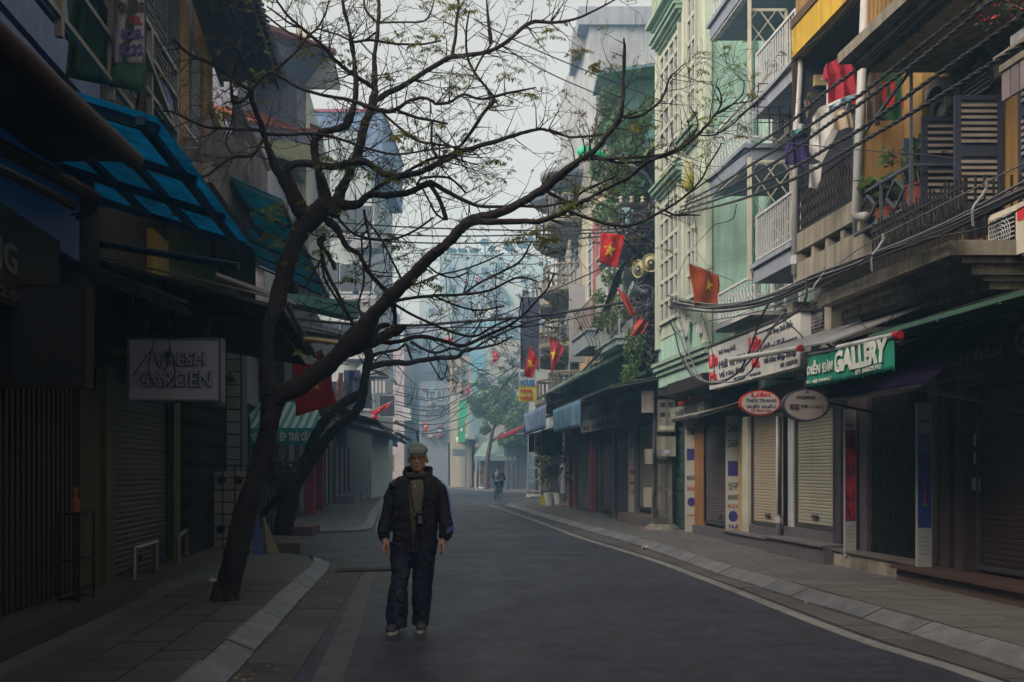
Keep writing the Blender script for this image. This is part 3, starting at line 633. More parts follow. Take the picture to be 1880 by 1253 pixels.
MB().sb('R', 8.2, 12.6, .3, .42, 2.42, 2.98).build('panel', DK, t)
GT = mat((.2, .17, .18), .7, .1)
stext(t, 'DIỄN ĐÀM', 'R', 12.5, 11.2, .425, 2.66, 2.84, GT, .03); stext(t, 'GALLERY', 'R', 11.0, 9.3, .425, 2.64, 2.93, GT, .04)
stext(t, 'ĐC: 4 ĐINH LIỆT', 'R', 12.5, 11.6, .425, 2.47, 2.54, GT); stext(t, 'ĐT: 0438.625.992', 'R', 10.0, 9.2, .425, 2.5, 2.58, GT)
awning('roll_awning', 'R', 8.2, 12.6, .5, 1.5, 3.1, 2.97, mat((.03, .025, .026), .8, .2), mat((.05, .12, .09), .6), 'dark awning with a green front edge above the gallery shop', bars=4)
# green GALLERY banner awning
t = thing('gallery_banner_awning', 'green scalloped awning valance lettered GALLERY with phone number', 'awning', S('R', 11.8, 1.8, 2.4))
MB().tube([S('R', 10.6, 1.8, 2.8), S('R', 12.96, 1.8, 2.86)], .03, 8).build('roller_tube', M['dwhite'], t)
MB().tube([S('R', 10.52, 1.8, 2.79), S('R', 10.62, 1.8, 2.8)], .042, 10).build('end_cap', mat((.3, .012, .018), .6), t)
vb = lambda Y, z: S('R', Y, 1.8 + .03 * math.sin(Y * 7) * (2.85 - z) * 2.2 + .004 * math.sin(Y * 23 + z * 6), z)
fv = lambda u, v: vb(lerp(12.9, 10.66, u), lerp(2.83, 2.47 - .02 * abs((u * 24) % 2 - 1), v))
MB().sheet(fv, 60, 6, -.004).build('valance', mat((.02, .27, .19), .75, .15, 4, streak=.2, trans=.15), t, smooth=True)
GW = mat((.55, .6, .58), .75, .15, 6, dirt=(.1, .3, .24), dirtamt=.2)
for s_, ya, yb, z0, z1, bo in (('DIỄN ĐÀM', 12.82, 12.12, 2.60, 2.76, .03), ('GALLERY', 12.05, 10.74, 2.555, 2.8, .05), ('ĐC: 4ᴮ ĐINH LIỆT', 12.83, 12.15, 2.49, 2.545, .01), ('ĐT: 0438.625.992', 11.55, 10.85, 2.495, 2.545, .01)):
    o = stext(t, s_, 'R', ya, yb, 1.8, z0, z1, GW, bo, .004)
    warp(o, lambda p: (p.x + (vb(p.y, p.z).x - RX(p.y, 1.8)) - .02, p.y, p.z))
# grey roll awning above it with dark purple sheet
t = thing('grey_awning', 'grey sloping awning with red end cap above the oval signs', 'awning', S('R', 14.2, 1, 3))
MB().slab(S('R', 15.5, 1.9, 3.07), S('R', 12.0, 1.9, 2.9), S('R', 11.7, .9, 3.3), S('R', 15.5, .9, 3.38), -.02).build('canopy', mat((.2, .21, .23), .6, .15, 3, streak=.2), t)
MB().tube([S('R', 15.6, 1.9, 3.07), S('R', 12.9, 1.9, 2.93)], .035, 8).build('roller_tube', mat((.33, .34, .34), .5), t)
MB().tube([S('R', 12.83, 1.9, 2.92), S('R', 12.9, 1.9, 2.93)], .042, 10).build('end_cap', mat((.3, .012, .018), .6), t)
t = thing('purple_awning', 'dark purple awning sheet behind the green banner', 'awning', S('R', 14, .8, 2.4))
fp = lambda u, v: S('R', lerp(13.9, 11.0, u), lerp(.5, 1.35, v), lerp(3.05, 2.35, v) + .02 * math.sin(u * 17))
MB().sheet(fp, 20, 5, .008).build('canopy', mat((.012, .007, .026), .95, .2, 3, spec=.05), t, smooth=True)
MB().beam(S('R', 13.9, 1.36, 2.34), S('R', 11.0, 1.36, 2.34), .03).build('front_bar', M['dsteel'], t)
for k in range(2): bar('strut', M['dsteel'], S('R', 11.3 + 2.4 * k, .1, 2.1), S('R', 11.2 + 2.4 * k, 1.35, 2.33), .05, .03, t)
# --- shops with posters and roller shutters
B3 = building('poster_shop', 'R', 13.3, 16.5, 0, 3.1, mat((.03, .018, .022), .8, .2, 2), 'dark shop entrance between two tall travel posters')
gate(B3, 'R', 13.75, 15.2, .02, .34, 2.5, M['iron'])
for q_ in ((15.2, 15.45), (15.55, 15.85), (13.2, 13.45)): MB().sb('R', q_[0], q_[1], -.02, .12, .3, 2.6).build('pillar', mat((.09, .07, .085), .7, .15), B3)
for i in range(9): MB().sb('R', 13.3 + i * .29, 13.58 + i * .29, -.1, .3, .1, .32 + .0 * i).build('tile_block', mat((.24, .22, .19), .6, .3, 2.5, objvar=.35), B3)
MB().sb('R', 13.25, 16.0, -.1, .34, .322, .35).build('step_tread', mat((.14, .12, .12), .6), B3)
def poster(x0, x1, ytop, ybot, Y, kind, label):
    t, a, b = facesign('poster', x0, x1, ytop, ybot, Y, mat((.33, .35, .36), .5, .05), label, .06, None, cat_='poster')
    z1, z0 = a.z, b.z; h = z1 - z0; X0, X1 = a.x + .01, b.x - .01; w = X1 - X0
    if kind == 'red':
        MB().box(X0, X1, Y - .004, Y, z0 + h * .24, z0 + h * .86).build('picture', mat((.14, .012, .05), .5, .9, 7, dirt=(.5, .02, .03), dirtamt=.5), t)
    else:
        MB().box(X0, X1, Y - .004, Y, z0 + h * .26, z0 + h * .82).build('picture', mat((.03, .045, .3), .5, .3, 4, dirt=(.03, .03, .1), dirtamt=.3), t)
        MB().box(X0, X1, Y - .007, Y - .0045, z0 + h * .7, z0 + h * .82).build('picture_sky', mat((.1, .14, .32), .5, .4, 6), t)
        MB().prism([(X0 + w * .4, Y - .008, z0 + h * .40), (X0 + w * .62, Y - .008, z0 + h * .40), (X0 + w * .55, Y - .008, z0 + h * .55)], (0, .004, 0)).build('picture_sail', mat((.35, .03, .05), .5), t)
        MB().box(X0 + w * .3, X0 + w * .8, Y - .009, Y - .005, z0 + h * .385, z0 + h * .40).build('picture_hull', mat((.03, .2, .12), .5), t)
    text('PREMIER', (X0 + w * .15, Y - .003, z0 + h * .88), (1, 0, 0), (0, 0, 1), w * .7, h * .018, M['dsteel'], t)
    for k in range(5): text(('book a room', 'tour and travel', 'open every day', 'city centre', 'welcome')[k], (X0 + w * .18, Y - .003, z0 + h * (.19 - .03 * k)), (1, 0, 0), (0, 0, 1), w * .6, h * .012, mat((.25, .26, .28), .6), t) if 0 else None
    for k in range(5): MB().box(X0 + w * .2, X0 + w * (.8 - .1 * (k % 2)), Y - .003, Y, z0 + h * (.2 - .025 * k), z0 + h * (.206 - .025 * k)).build('printed_line', mat((.2, .21, .23), .6), t)
    return t
poster(1551, 1572, 752, 1022, 15.4, 'red', 'tall narrow poster with a crimson picture beside the beige shutters')
poster(1684, 1711, 740, 1050, 13.12, 'blue', 'tall narrow poster with a blue sea picture and small red sail')
B4 = building('fashion_shop', 'R', 16.5, 22.3, 0, 3.0, mat((.1, .085, .085), .8, .2, 2, streak=.2), 'clothes shop with two beige roller shutters under the white sign boards')
shutter(B4, 'R', 16.45, 18.05, .03, .62, 2.45, CRM2); shutter(B4, 'R', 18.65, 20.3, .03, .55, 2.5, CRM)
MB().sb('R', 18.1, 18.35, 0, .1, .35, 2.5).build('white_pillar', M['dwhite'], B4)
MB().sb('R', 20.38, 20.75, 0, .12, .3, 2.5).build('cream_pillar', mat((.42, .42, .36), .7), B4)
MB().sb('R', 20.75, 21.2, 0, .06, .3, 2.5).build('cream_wall', mat((.32, .26, .11), .8, .2, 3, dirt=(.15, .06, .02), dirtamt=.15), B4)
shutter(B4, 'R', 21.35, 23.5, .03, .42, 2.45, mat((.075, .062, .075), .6, .1))
SG = mat((.1, .09, .105), .6, .2, 3, bump=.1)
MB().sb('R', 15.9, 18.4, 0, .45, .1, .36).build('step_block', SG, B4); MB().sb('R', 15.9, 18.4, 0, .5, .362, .39).build('step_tread', mat((.13, .12, .14), .5), B4)
MB().sb('R', 18.43, 21.2, 0, .32, .1, .3).build('step_block', SG, B4); MB().sb('R', 18.43, 21.2, 0, .36, .302, .33).build('step_tread', mat((.13, .12, .14), .5), B4)
MB().sb('R', 21.3, 24.0, 0, .2, .1, .3).build('step_block', SG, B4)
MB().sb('R', 16.4, 18.5, 0, .12, .39, .55).build('shutter_sill', SG, B4); MB().sb('R', 18.6, 20.35, 0, .12, .33, .48).build('shutter_sill', SG, B4)
MB().sb('R', 16.2, 16.5, 0, .08, .3, 2.6).build('dark_pillar', mat((.05, .045, .06), .7), B4)
def pipe(pts, r, m, label, name='drain_pipe', joints=()):
    t = thing(name, label, 'pipe', tuple(pts[-1])); MB().tube(pts, r, 8).build('pipe', m, t, smooth=True)
    for j in joints:
        a, b = Vector(pts[0]), Vector(pts[-1]); p = a.lerp(b, j); d = (b - a).normalized(); MB().tube([p - d * .06, p + d * .06], r * 1.25, 8).build('collar', m, t)
    return t
PVC = mat((.4, .42, .44), .5, .12, 3, streak=.2)
pipe([S('R', 18.5, .2, 2.4), S('R', 18.5, .2, .35)], .05, PVC, 'white pipe between the two beige shutters', joints=(.85,))
pipe([S('R', 18.42, .22, 2.4), S('R', 18.42, .22, .75)], .03, M['dsteel'], 'thin dark pipe beside the white pipe between the beige shutters')
# sign strips with tiny print
def strip(Ya, Yb, z0, z1, items, label):
    t = thing('sign_strip', label, 'sign', S('R', (Ya + Yb) / 2, .1, z0)); Yc = (Ya + Yb) / 2; X0, X1 = RX(Ya, .12) , RX(Ya, -.06)
    MB().box(RX(Ya, .28), RX(Ya, 0), Ya, Ya + .04, z0, z1).build('panel', mat((.42, .42, .41), .6, .1), t)
    xa, xb = RX(Ya, .27), RX(Ya, .01)
    for (s_, f0, f1, c_) in items:
        if s_ == '#': MB().box(xa + .03, xb - .03, Ya - .005, Ya, z0 + f0 * (z1 - z0), z0 + f1 * (z1 - z0)).build('printed_block', mat(c_, .6), t)
        elif s_ == 'o': MB().prism([(lerp(xa, xb, .5) + .09 * math.cos(k * .393), Ya - .004, z0 + (f0 + f1) / 2 * (z1 - z0) + (f1 - f0) / 2 * (z1 - z0) * math.sin(k * .393)) for k in range(16)], (0, .003, 0)).build('printed_disc', mat(c_, .6), t)
        else: text(s_, (xa + .03, Ya - .006, z0 + f0 * (z1 - z0)), (1, 0, 0), (0, 0, 1), xb - xa - .06, (f1 - f0) * (z1 - z0), mat(c_, .6), t, .003, .02)
    return t
strip(21.25, 21.6, .12, 2.55, [('ZARA', .87, .93, (.08, .08, .09)), ('ZARA', .75, .81, (.08, .08, .09)), ('#', .52, .64, (.04, .03, .2)), ('인구', .41, .47, (.1, .1, .1)), ('MANGO', .33, .37, (.1, .1, .1)), ('ㅌㅐㅂ', .26, .30, (.4, .1, .05)), ('o', .15, .24, (.04, .03, .2)), ('TAX', .1, .13, (.04, .03, .2)), ('#', .08, .09, (.35, .15, .02))], 'white strip sign with brand words and a blue disc, left of the cream wall')
strip(24.3, 24.6, .12, 2.7, [('ZARA', .84, .9, (.08, .08, .09)), ('#', .62, .72, (.04, .03, .2)), ('MANGO', .45, .49, (.1, .1, .1)), ('SALE', .36, .4, (.4, .1, .05)), ('o', .22, .3, (.04, .03, .2)), ('#', .14, .15, (.35, .15, .02))], 'narrow white strip sign with a blue disc, right of the concrete ladder pole')
# white fashion sign boards
t = thing('shop_sign', 'pair of white sign boards with red and black raised letters reading Liên', 'sign', S('R', 19.5, .4, 3.1))
WS = mat((.5, .52, .53), .55, .06, 2, streak=.12, bump=.05); LR = mat((.5, .02, .04), .5, .1); LB = mat((.07, .08, .11), .5, .1)
MB().sb('R', 15.6, 17.95, .75, .9, 2.98, 3.76).build('panel', WS, t); MB().sb('R', 18.0, 20.2, .75, .9, 2.98, 3.75).build('panel', WS, t)
MB().sb('R', 15.55, 20.25, .6, .92, 3.765, 3.8).build('top_trim', M['dsteel'], t)
for s_, ya, yb, z0, z1, m, bo, dp in (('Thời Trang Xuất Khẩu', 17.0, 15.9, 3.56, 3.69, LB, .01, .01), ('Liên', 17.85, 17.25, 3.4, 3.66, LR, .015, .02), ('Mới và Kidhomex', 17.15, 15.7, 3.32, 3.48, LB, .0, .015), ('Về Nhà Đẹp Khắp', 17.15, 15.75, 3.13, 3.27, LB, .0, .015), ('Ha', 17.7, 17.35, 3.14, 3.3, LR, .02, .02), ('ĐT: 3.8267538', 16.4, 15.7, 3.03, 3.1, LB, .01, .01), ('4D Đinh Liệt', 17.85, 17.3, 3.01, 3.07, LB, .01, .01),
    ('Thời Trang Xuất', 19.6, 18.6, 3.54, 3.66, LB, .01, .01), ('Liên', 20.15, 19.65, 3.38, 3.62, LR, .015, .02), ('Mới và Kid', 19.55, 18.1, 3.3, 3.46, LB, .0, .015), ('Về Nhà Đẹp', 19.55, 18.1, 3.12, 3.26, LB, .0, .015), ('Ha', 20.1, 19.7, 3.14, 3.3, LR, .02, .02), ('ĐT: 3.8267538', 18.7, 18.08, 3.01, 3.08, LB, .01, .01)): stext(t, s_, 'R', ya, yb, .903, z0, z1, m, bo, dp)
# oval hanging signs
def oval(xc, yc, wpx, hpx, Y, rim, face, label, lines, br=None):
    c = W(xc, yc, Y); rx, rz = wpx / 2 / F * Y, hpx / 2 / F * Y
    t = thing('oval_sign', label, 'sign', (c.x, Y, c.z - rz))
    el = lambda k, s_, y_: [(c.x + rx * k * math.cos(a), y_, c.z + rz * s_ * math.sin(a)) for a in [i * math.pi / 20 for i in range(40)]]
    MB().prism(el(1, 1, Y), (0, .14, 0)).build('rim', rim, t); MB().prism(el(.93, .9, Y - .006), (0, .006, 0)).build('panel', face, t)
    for (s_, x0, x1, y0, y1, m, bo) in lines:
        p, q = W(x0, y1, Y), W(x1, y0, Y); text(s_, (p.x, Y - .008, p.z), (1, 0, 0), (0, 0, 1), q.x - p.x, q.z - p.z, m, t, .003, bo)
    MB().beam((c.x, Y + .07, c.z + rz), (c.x, Y + .07, c.z + rz + .18), .03).beam((c.x - .1, Y + .07, c.z + rz + .18), (c.x + .55, Y + .07, c.z + rz + .18), .03).build('bracket', M['iron'], t)
    return t, c
OW = mat((.45, .44, .44), .5, .06)
oval(1396, 740, 74, 46, 16.8, mat((.5, .03, .03), .5, .1), OW, 'red rimmed oval sign reading Liên THỜI TRANG XUẤT KHẨU', [('Liên', 1379, 1414, 720, 729, LR, .03), ('THỜI TRANG', 1369, 1425, 731, 739, LB, .05), ('XUẤT KHẨU', 1370, 1424, 742, 750, LB, .05), ('4D Đinh Liệt', 1378, 1416, 752, 757, LR, .02)])
t, c = oval(1480.5, 744, 86, 60, 13.15, mat((.035, .03, .06), .5, .1), mat((.24, .22, .22), .5, .06), 'larger dark rimmed oval sign reading PREMIER trip, right of the red one', [('PREMIER', 1462, 1498, 727, 733, M['dsteel'], .02), ('trip', 1470, 1483, 742, 751, M['dsteel'], .04), ('advisor', 1484, 1511, 743, 749, mat((.16, .19, .05), .6), .02), ('★', 1477, 1484, 717, 722, M['dsteel'], .0)])
a = MB()
for xx in (1453.5, 1462):
    p = W(xx, 747, 13.15); a.tube([(p.x + .028 * math.cos(k), 13.135, p.z + .028 * math.sin(k)) for k in [i * math.pi / 6 for i in range(13)]], .005, 4, False); a.tube([(p.x + .01 * math.cos(k), 13.135, p.z + .012 * math.sin(k)) for k in [i * math.pi / 3 for i in range(7)]], .006, 4, False)
a.build('owl_emblem', M['dsteel'], t)
# --- laundry balcony house
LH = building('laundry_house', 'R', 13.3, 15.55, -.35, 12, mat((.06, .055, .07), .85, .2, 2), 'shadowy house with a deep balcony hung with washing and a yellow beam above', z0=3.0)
a = MB(); a.sb('R', 13.25, 15.6, .85, 1.0, 4.58, 4.84).sb('R', 13.25, 15.6, -.3, 1.0, 4.1, 4.42); 
for k in range(5): a.sb('R', 13.4 + k * .5, 13.5 + k * .5, .87, .97, 4.42, 4.58)
a.build('balcony_beam', STONE, LH)
MB().sb('R', 13.25, 15.6, -.3, .84, 4.43, 4.6).build('balcony_floor', M['concrete'], LH)
fl = LH; zt = 4.86
for i in range(24): bar('baluster', M['iron'], S('R', 13.3 + i * .096, .95, zt), S('R', 13.3 + i * .096, .95, zt + .62), .014, .014, LH)
q = MB(); q.beam(S('R', 13.25, .95, zt + .62), S('R', 15.6, .95, zt + .62), .03); q.beam(S('R', 13.25, .95, zt + .02), S('R', 15.6, .95, zt + .02), .03)
for i in range(24):
    for c_ in (.14, .31, .48):
        q.tube([S('R', 13.3 + i * .096 + .04 * math.cos(k), .95, zt + c_ + .06 * math.sin(k)) for k in [j * math.pi / 3 for j in range(7)]], .006, 4, False)
q.build('ironwork', M['iron'], LH)
MB().sb('R', 13.2, 13.28, -.3, 1.0, 4.85, 5.72).build('yellow_parapet', YEL, LH)
MB().sb('R', 13.3, 15.5, .9, 1.06, 7.35, 7.75).build('yellow_beam', YEL2, LH); MB().sb('R', 13.3, 15.5, .9, 1.0, 7.9, 8.3).build('yellow_parapet', YEL, LH)
MB().sb('R', 13.3, 15.5, .95, 1.08, 7.76, 7.88).build('brown_band', M['brown'], LH)
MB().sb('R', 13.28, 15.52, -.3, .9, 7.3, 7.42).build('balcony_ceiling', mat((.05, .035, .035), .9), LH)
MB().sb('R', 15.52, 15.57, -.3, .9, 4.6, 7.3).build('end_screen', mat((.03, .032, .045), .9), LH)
a = MB().sb('R', 15.45, 15.515, -.2, .75, 6.95, 7.1); a.build('pale_lintel', mat((.45, .38, .2), .8), LH)
MB().sb('R', 13.35, 15.5, .85, .9, 8.3, 8.38).sb('R', 13.35, 15.5, .85, .9, 9.3, 9.4).build('window_frame', mat((.2, .09, .05), .7), LH)
pipe([(W(1478, -30, 15.5)), (W(1461, 250, 15.5)), (W(1459, 505, 15.5))], .05, PVC, 'tall white drain pipe at the far end of the laundry balcony', joints=(.1, .5, .95))
p0 = [W(1589, -20, 13.2), W(1578, 230, 13.2), W(1572, 390, 13.2), W(1575, 398, 13.2), W(1590, 398, 13.0)]
pipe(p0, .055, PVC, 'tall white drain pipe at the near end of the laundry balcony', joints=(.3,))
bar('dark_post', M['maroon'], W(1458, 96, 15.5), W(1462, 230, 15.5), .07, .07, LH)
bar('dark_post', M['maroon'], W(1612, -20, 13.1), W(1611, 230, 13.1), .05, .05, LH)
def garment(name, pts, Y, m, label, fold=.03, cat_='clothes', group='washing on the laundry balcony'):
    t = thing(name, label, cat_, W(*pts[0], Y), group); cx = sum(p[0] for p in pts) / len(pts)
    bm = bmesh.new(); vs = [bm.verts.new(W(x, y, Y)) for x, y in pts]; f = bm.faces.new(vs); bmesh.ops.triangulate(bm, faces=[f]); bmesh.ops.subdivide_edges(bm, edges=bm.edges[:], cuts=3, use_grid_fill=True)
    mb = MB(); mb.v = [(v.co.x, v.co.y + fold * math.sin(v.co.x * 38 + v.co.z * 6), v.co.z) for v in bm.verts]; bm.verts.index_update(); mb.f = [tuple(v.index for v in f.verts) for f in bm.faces]
    n = len(mb.v); mb.v += [(x, y + .02, z) for x, y, z in mb.v]; mb.f += [tuple(reversed([i + n for i in f])) for f in mb.f[:]]
    bed = [e for e in bm.edges if e.is_boundary]
    for e in bed: i, j = e.verts[0].index, e.verts[1].index; mb.f.append((i, j, j + n, i + n))
    bm.free(); mb.build('cloth', m, t, smooth=False); return t
t = garment('shirt', [(1521, 116), (1541, 106), (1560, 112), (1578, 118), (1576, 190), (1521, 196), (1519, 145), (1511, 146), (1513, 125)], 14.0, mat((.3, .01, .03), .8, .15), 'dark red polo shirt on a hanger in the laundry balcony')
MB().tube([W(1544, 104, 14), W(1545, 96, 14), W(1549, 98, 14)], .006, 5).build('hanger', M['iron'], t)
garment('shirt', [(1517, 118), (1521, 120), (1520, 150), (1523, 196), (1518, 196), (1517, 153), (1509, 146)], 14.06, mat((.5, .52, .55), .8), 'white shirt edge hanging behind the red polo shirt')
garment('sheet', [(1506, 196), (1575, 170), (1560, 190), (1530, 208), (1521, 255), (1508, 300), (1487, 280), (1492, 215)], 13.75, mat((.5, .52, .53), .8, .15, 8, dirt=(.35, .36, .4), dirtamt=.2), 'large white sheet draped over the balcony rail')
garment('towel', [(1534, 204), (1562, 200), (1569, 232), (1545, 238), (1529, 236)], 13.6, mat((.42, .34, .26), .85), 'beige towel hanging on the white sheet')
garment('towel', [(1520, 197), (1552, 178), (1570, 176), (1560, 190), (1522, 207)], 13.65, mat((.08, .2, .32), .85, .8, 30, dirt=(.5, .55, .6), dirtamt=.5), 'blue patterned cloth over the rail')
garment('shorts', [(1449, 250), (1466, 236), (1489, 255), (1486, 302), (1472, 307), (1442, 300), (1443, 270)], 14.9, mat((.03, .02, .11), .85), 'dark blue trousers hanging at the far end of the laundry rail')
garment('pants', [(1486, 302), (1508, 300), (1506, 330), (1500, 347), (1485, 345), (1489, 330)], 13.8, mat((.48, .48, .5), .8), 'white cloth end hanging below the balcony rail')
garment('cloth', [(1452, 240), (1480, 232), (1482, 240), (1466, 250), (1450, 252)], 14.85, mat((.08, .25, .27), .85), 'teal cloth bundled over the rail by the drain pipe')
garment('glove', [(1476, 186), (1482, 180), (1487, 186), (1486, 205), (1481, 218), (1479, 200)], 15.1, mat((.4, .27, .2), .85), 'pink rubber gloves pegged on a line')
garment('curtain', [(1597, 124), (1609, 118), (1612, 240), (1606, 330), (1580, 326), (1590, 230)], 13.35, mat((.22, .17, .12), .85, .3, 4, streak=.4), 'tan curtain hanging beside the near drain pipe', .05)
garment('cloth', [(1600, 30), (1603, 29), (1597, 67), (1589, 70)], 13.3, mat((.5, .52, .56), .8), 'small white cloth pegged high by the near pipe', .01)
t = garment('banner', [(1617, 121), (1681, 124), (1683, 222), (1640, 226), (1615, 214)], 13.32, mat((.02, .1, .05), .8, .3, 5), 'green banner with large red letters hung at the back of the balcony', .02, 'banner')
for s_, x0, x1 in (('U', 1619, 1643), ('J', 1654, 1681)): ftext(t, s_, None, None, 13.22, x0, x1, 150, 200, mat((.4, .02, .02), .8), .09)
t.name = 'banner'
# awning-like shade lintels & AC units below the laundry balcony
aircon(None, 'R', 14.2, -.1, 3.45, 'air conditioner in the shade below the laundry balcony, nearer one', m=mat((.3, .3, .27), .7))
aircon(None, 'R', 16.0, .0, 3.55, 'cream air conditioner under the white barred balcony', m=M['cream'])
aircon(None, 'R', 17.3, .1, 3.6, 'cream air conditioner left of its neighbour above the white sign boards', m=M['cream'])
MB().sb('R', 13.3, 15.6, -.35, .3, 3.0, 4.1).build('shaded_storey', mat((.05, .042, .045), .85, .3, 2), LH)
MB().sb('R', 13.9, 14.2, .3, .31, 3.1, 3.9).build('window_dark_panel', M['black'], LH)  # flat black panel colours in the dark of an unlit window
# --- white balcony house (barred) and mint balconies
WH = building('white_balcony_house', 'R', 15.57, 17.65, -.1, 12, mat((.4, .42, .4), .75, .15, 1.5, streak=.3), 'pale house with white barred balconies and diamond lattice screens', z0=3.0)
WR = mat((.48, .51, .55), .6, .1, 3, streak=.15)
for z, th in ((4.46, .3), (7.08, .26), (9.6, .3)): balcony(WH, 'R', 15.62, 17.35, -.1, 1.0, z, th, WBAL, .76, WR, step=.1, bw=.02, ends=False)
def lattice(t, x0, x1, y0, y1, Y, m, w=.035, s=.3):
    a, b = W(x0, y0, Y), W(x1, y1, Y); X0, X1, Z0, Z1 = a.x, b.x, b.z, a.z
    f = MB(); 
    for p, q in (((X0, Z0), (X0, Z1)), ((X1, Z0), (X1, Z1)), ((X0, Z1), (X1, Z1)), ((X0, Z0), (X1, Z0))): f.beam((p[0], Y, p[1]), (q[0], Y, q[1]), .04)
    fr_ = f.build('lattice_frame', m, t); wd_, ht = X1 - X0, Z1 - Z0; sz = s * 1.35
    k = -ht / sz * s
    k = -math.ceil(ht / sz) * s
    while k < wd_:
        for sg in (1, -1):
            # line x = k + (z-Z0)*s/sz
            t0, t1 = 0, ht; xa, xb = k, k + ht * s / sz
            za, zb = Z0, Z1
            if xa < 0: za = Z0 - xa * sz / s; xa = 0
            if xb > wd_: zb = Z1 - (xb - wd_) * sz / s; xb = wd_
            if zb - za > .05 and xb > xa:
                A, B = (X0 + xa, X0 + xb) if sg > 0 else (X1 - xa, X1 - xb); off = .008 * sg
                bar('lattice_strip', m, (A, Y + off, za), (B, Y + off, zb), w, .012, fr_)
        k += s
CRW = mat((.5, .49, .41), .7, .15, 3, dirt=(.25, .12, .05), dirtamt=.12)
lattice(WH, 1376, 1443, 19, 178, 17.5, CRW); lattice(WH, 1377, 1452, 297, 505, 17.5, CRW)
MB().beam(W(1376, -20, 17.45), W(1376, 180, 17.45), .05).beam(W(1376, 290, 17.45), W(1376, 515, 17.45), .06).build('corner_post', CRW, WH)
MH = building('mint_balcony_house', 'R', 17.66, 20.48, -.1, 12.5, MINT, 'mint green set-back house with ornamental iron balconies', z0=3.0)
for z, th, rh in ((6.46, .33, .75), (9.28, .3, .75), (3.98, .1, .6)): balcony(MH, 'R', 17.7, 19.75, -.1, 1.02 if z > 4.2 else .9, z, th, GREYB if z > 4 else M['dwhite'], rh, WR, step=.16, bw=.016, style='scroll')
for z in (6.44, 9.26): MB().sb('R', 17.72, 19.7, .9, 1.0, z - .02, z + .2).build('fascia', M['dwhite'], MH)
window(MH, 'R', 18.2, 19.6, -.1, 7.0, 8.9, M['white']); window(MH, 'R', 18.2, 19.6, -.1, 4.2, 6.0, M['white'])
aircon(None, 'R', 17.15, .2, 6.82, 'air conditioner behind the window grid on the mint balcony', m=M['cream'])
g_ = MB()
for i in range(6): z = 6.85 + i * .12; g_.beam(W(1391, 866 - (z - CH) / 16.8 * F, 16.8), W(1450, 866 - (z - CH) / 16.8 * F, 16.8), .012)
for xx in (1391, 1412, 1431, 1450): g_.beam(W(xx, 250, 16.8), W(xx, 190, 16.8), .014)
tag(g_.build('iron_grid', M['iron']), 'small dark iron grid in front of the balcony air conditioner', 'grille')
# --- green house
GH = thing('green_house', 'tall mint green house with white barred windows and balustrade', 'building', S('R', 22.5, -4, 0))
MB().sb('R', 20.5, 24.6, -8, .8, 3.35, 15.5).build('wall', MINT, GH)
a = MB(); a.sb('R', 20.46, 20.95, .78, .9, 3.9, 16); a.build('pilaster', MINT2, GH)
a = MB(); a.sb('R', 22.05, 22.3, .78, .88, 4.2, 12); a.sb('R', 24.35, 24.62, .78, .88, 4.2, 10.9); a.build('pilaster', MINT2, GH)
MB().sb('R', 20.96, 24.34, .79, .82, 4.4, 11.3).build('front_panel', MINT2, GH)
CN = mat((.26, .38, .31), .7, .1, 1.5, streak=.25)
for Y0, Y1, z, st in [(q[0], q[1], q[2], [(.06, .06), (.07, .12), (.09, .2), (.05, .25)]) for q in ((20.98, 22.03, 11.55), (22.32, 24.33, 10.8), (22.32, 24.33, 7.5), (20.98, 22.03, 7.9))] + [(20.5, 24.6, 3.6, [(.1, .04), (.1, .1), (.08, .14)]), (22.3, 24.6, 12.35, [(.08, .06), (.08, .14), (.1, .26)]), (22.2, 24.6, 11.3, [(.08, .06), (.08, .14), (.1, .26)])]:
    a = MB(); moulding(a, 'R', Y0, Y1, .82, z, st); a.build('cornice', CN, GH)
MB().sb('R', 22.3, 24.6, .82, .9, 11.58, 11.7).build('balustrade_base', MINT2, GH)
for i in range(12): bar('baluster', MINT2, S('R', 22.45 + i * .18, .95, 11.62), S('R', 22.45 + i * .18, .95, 12.3), .09, .09, GH)
WWF = mat((.4, .43, .39), .6, .08, 3, streak=.15)
for Y0, Y1, z0, z1, nx, ny in ((22.45, 24.2, 8.0, 10.65, 4, 6), (21.15, 21.9, 8.5, 11.4, 2, 6), (22.45, 24.2, 4.7, 7.35, 4, 6), (21.15, 21.9, 4.9, 7.6, 2, 6)):
    w = window(GH, 'R', Y0, Y1, .83, z0, z1, WWF, nx, ny, bw=.1, pm=mat((.1, .12, .13), .2, .2, 2, bump=0))
    [MB().sb('R', q_, q_ + .06, .8, .93, z0 - .06, z1 + .06).build('frame_edge', WWF, w) for q_ in (Y0 - .06, Y1)]
MB().box(W(1381, 0, 20.4).x, W(1384, 0, 20.4).x, 20.42, 20.5, 4, 13).build('downpipe', mat((.15, .28, .23), .7), GH)
MB().sb('R', 22.35, 24.6, -.5, -.02, 0, 3.34).build('shopfront_wall', mat((.08, .06, .06), .8, .3, 2), GH)
a = MB().sb('R', 23.5, 24.3, .03, .07, .3, 2.5); a.build('orange_wall', mat((.22, .1, .03), .8, .3, 2), GH)
MB().sb('R', 20.6, 23.4, .25, .9, 3.1, 3.34).build('dark_soffit', M['dark'], GH)
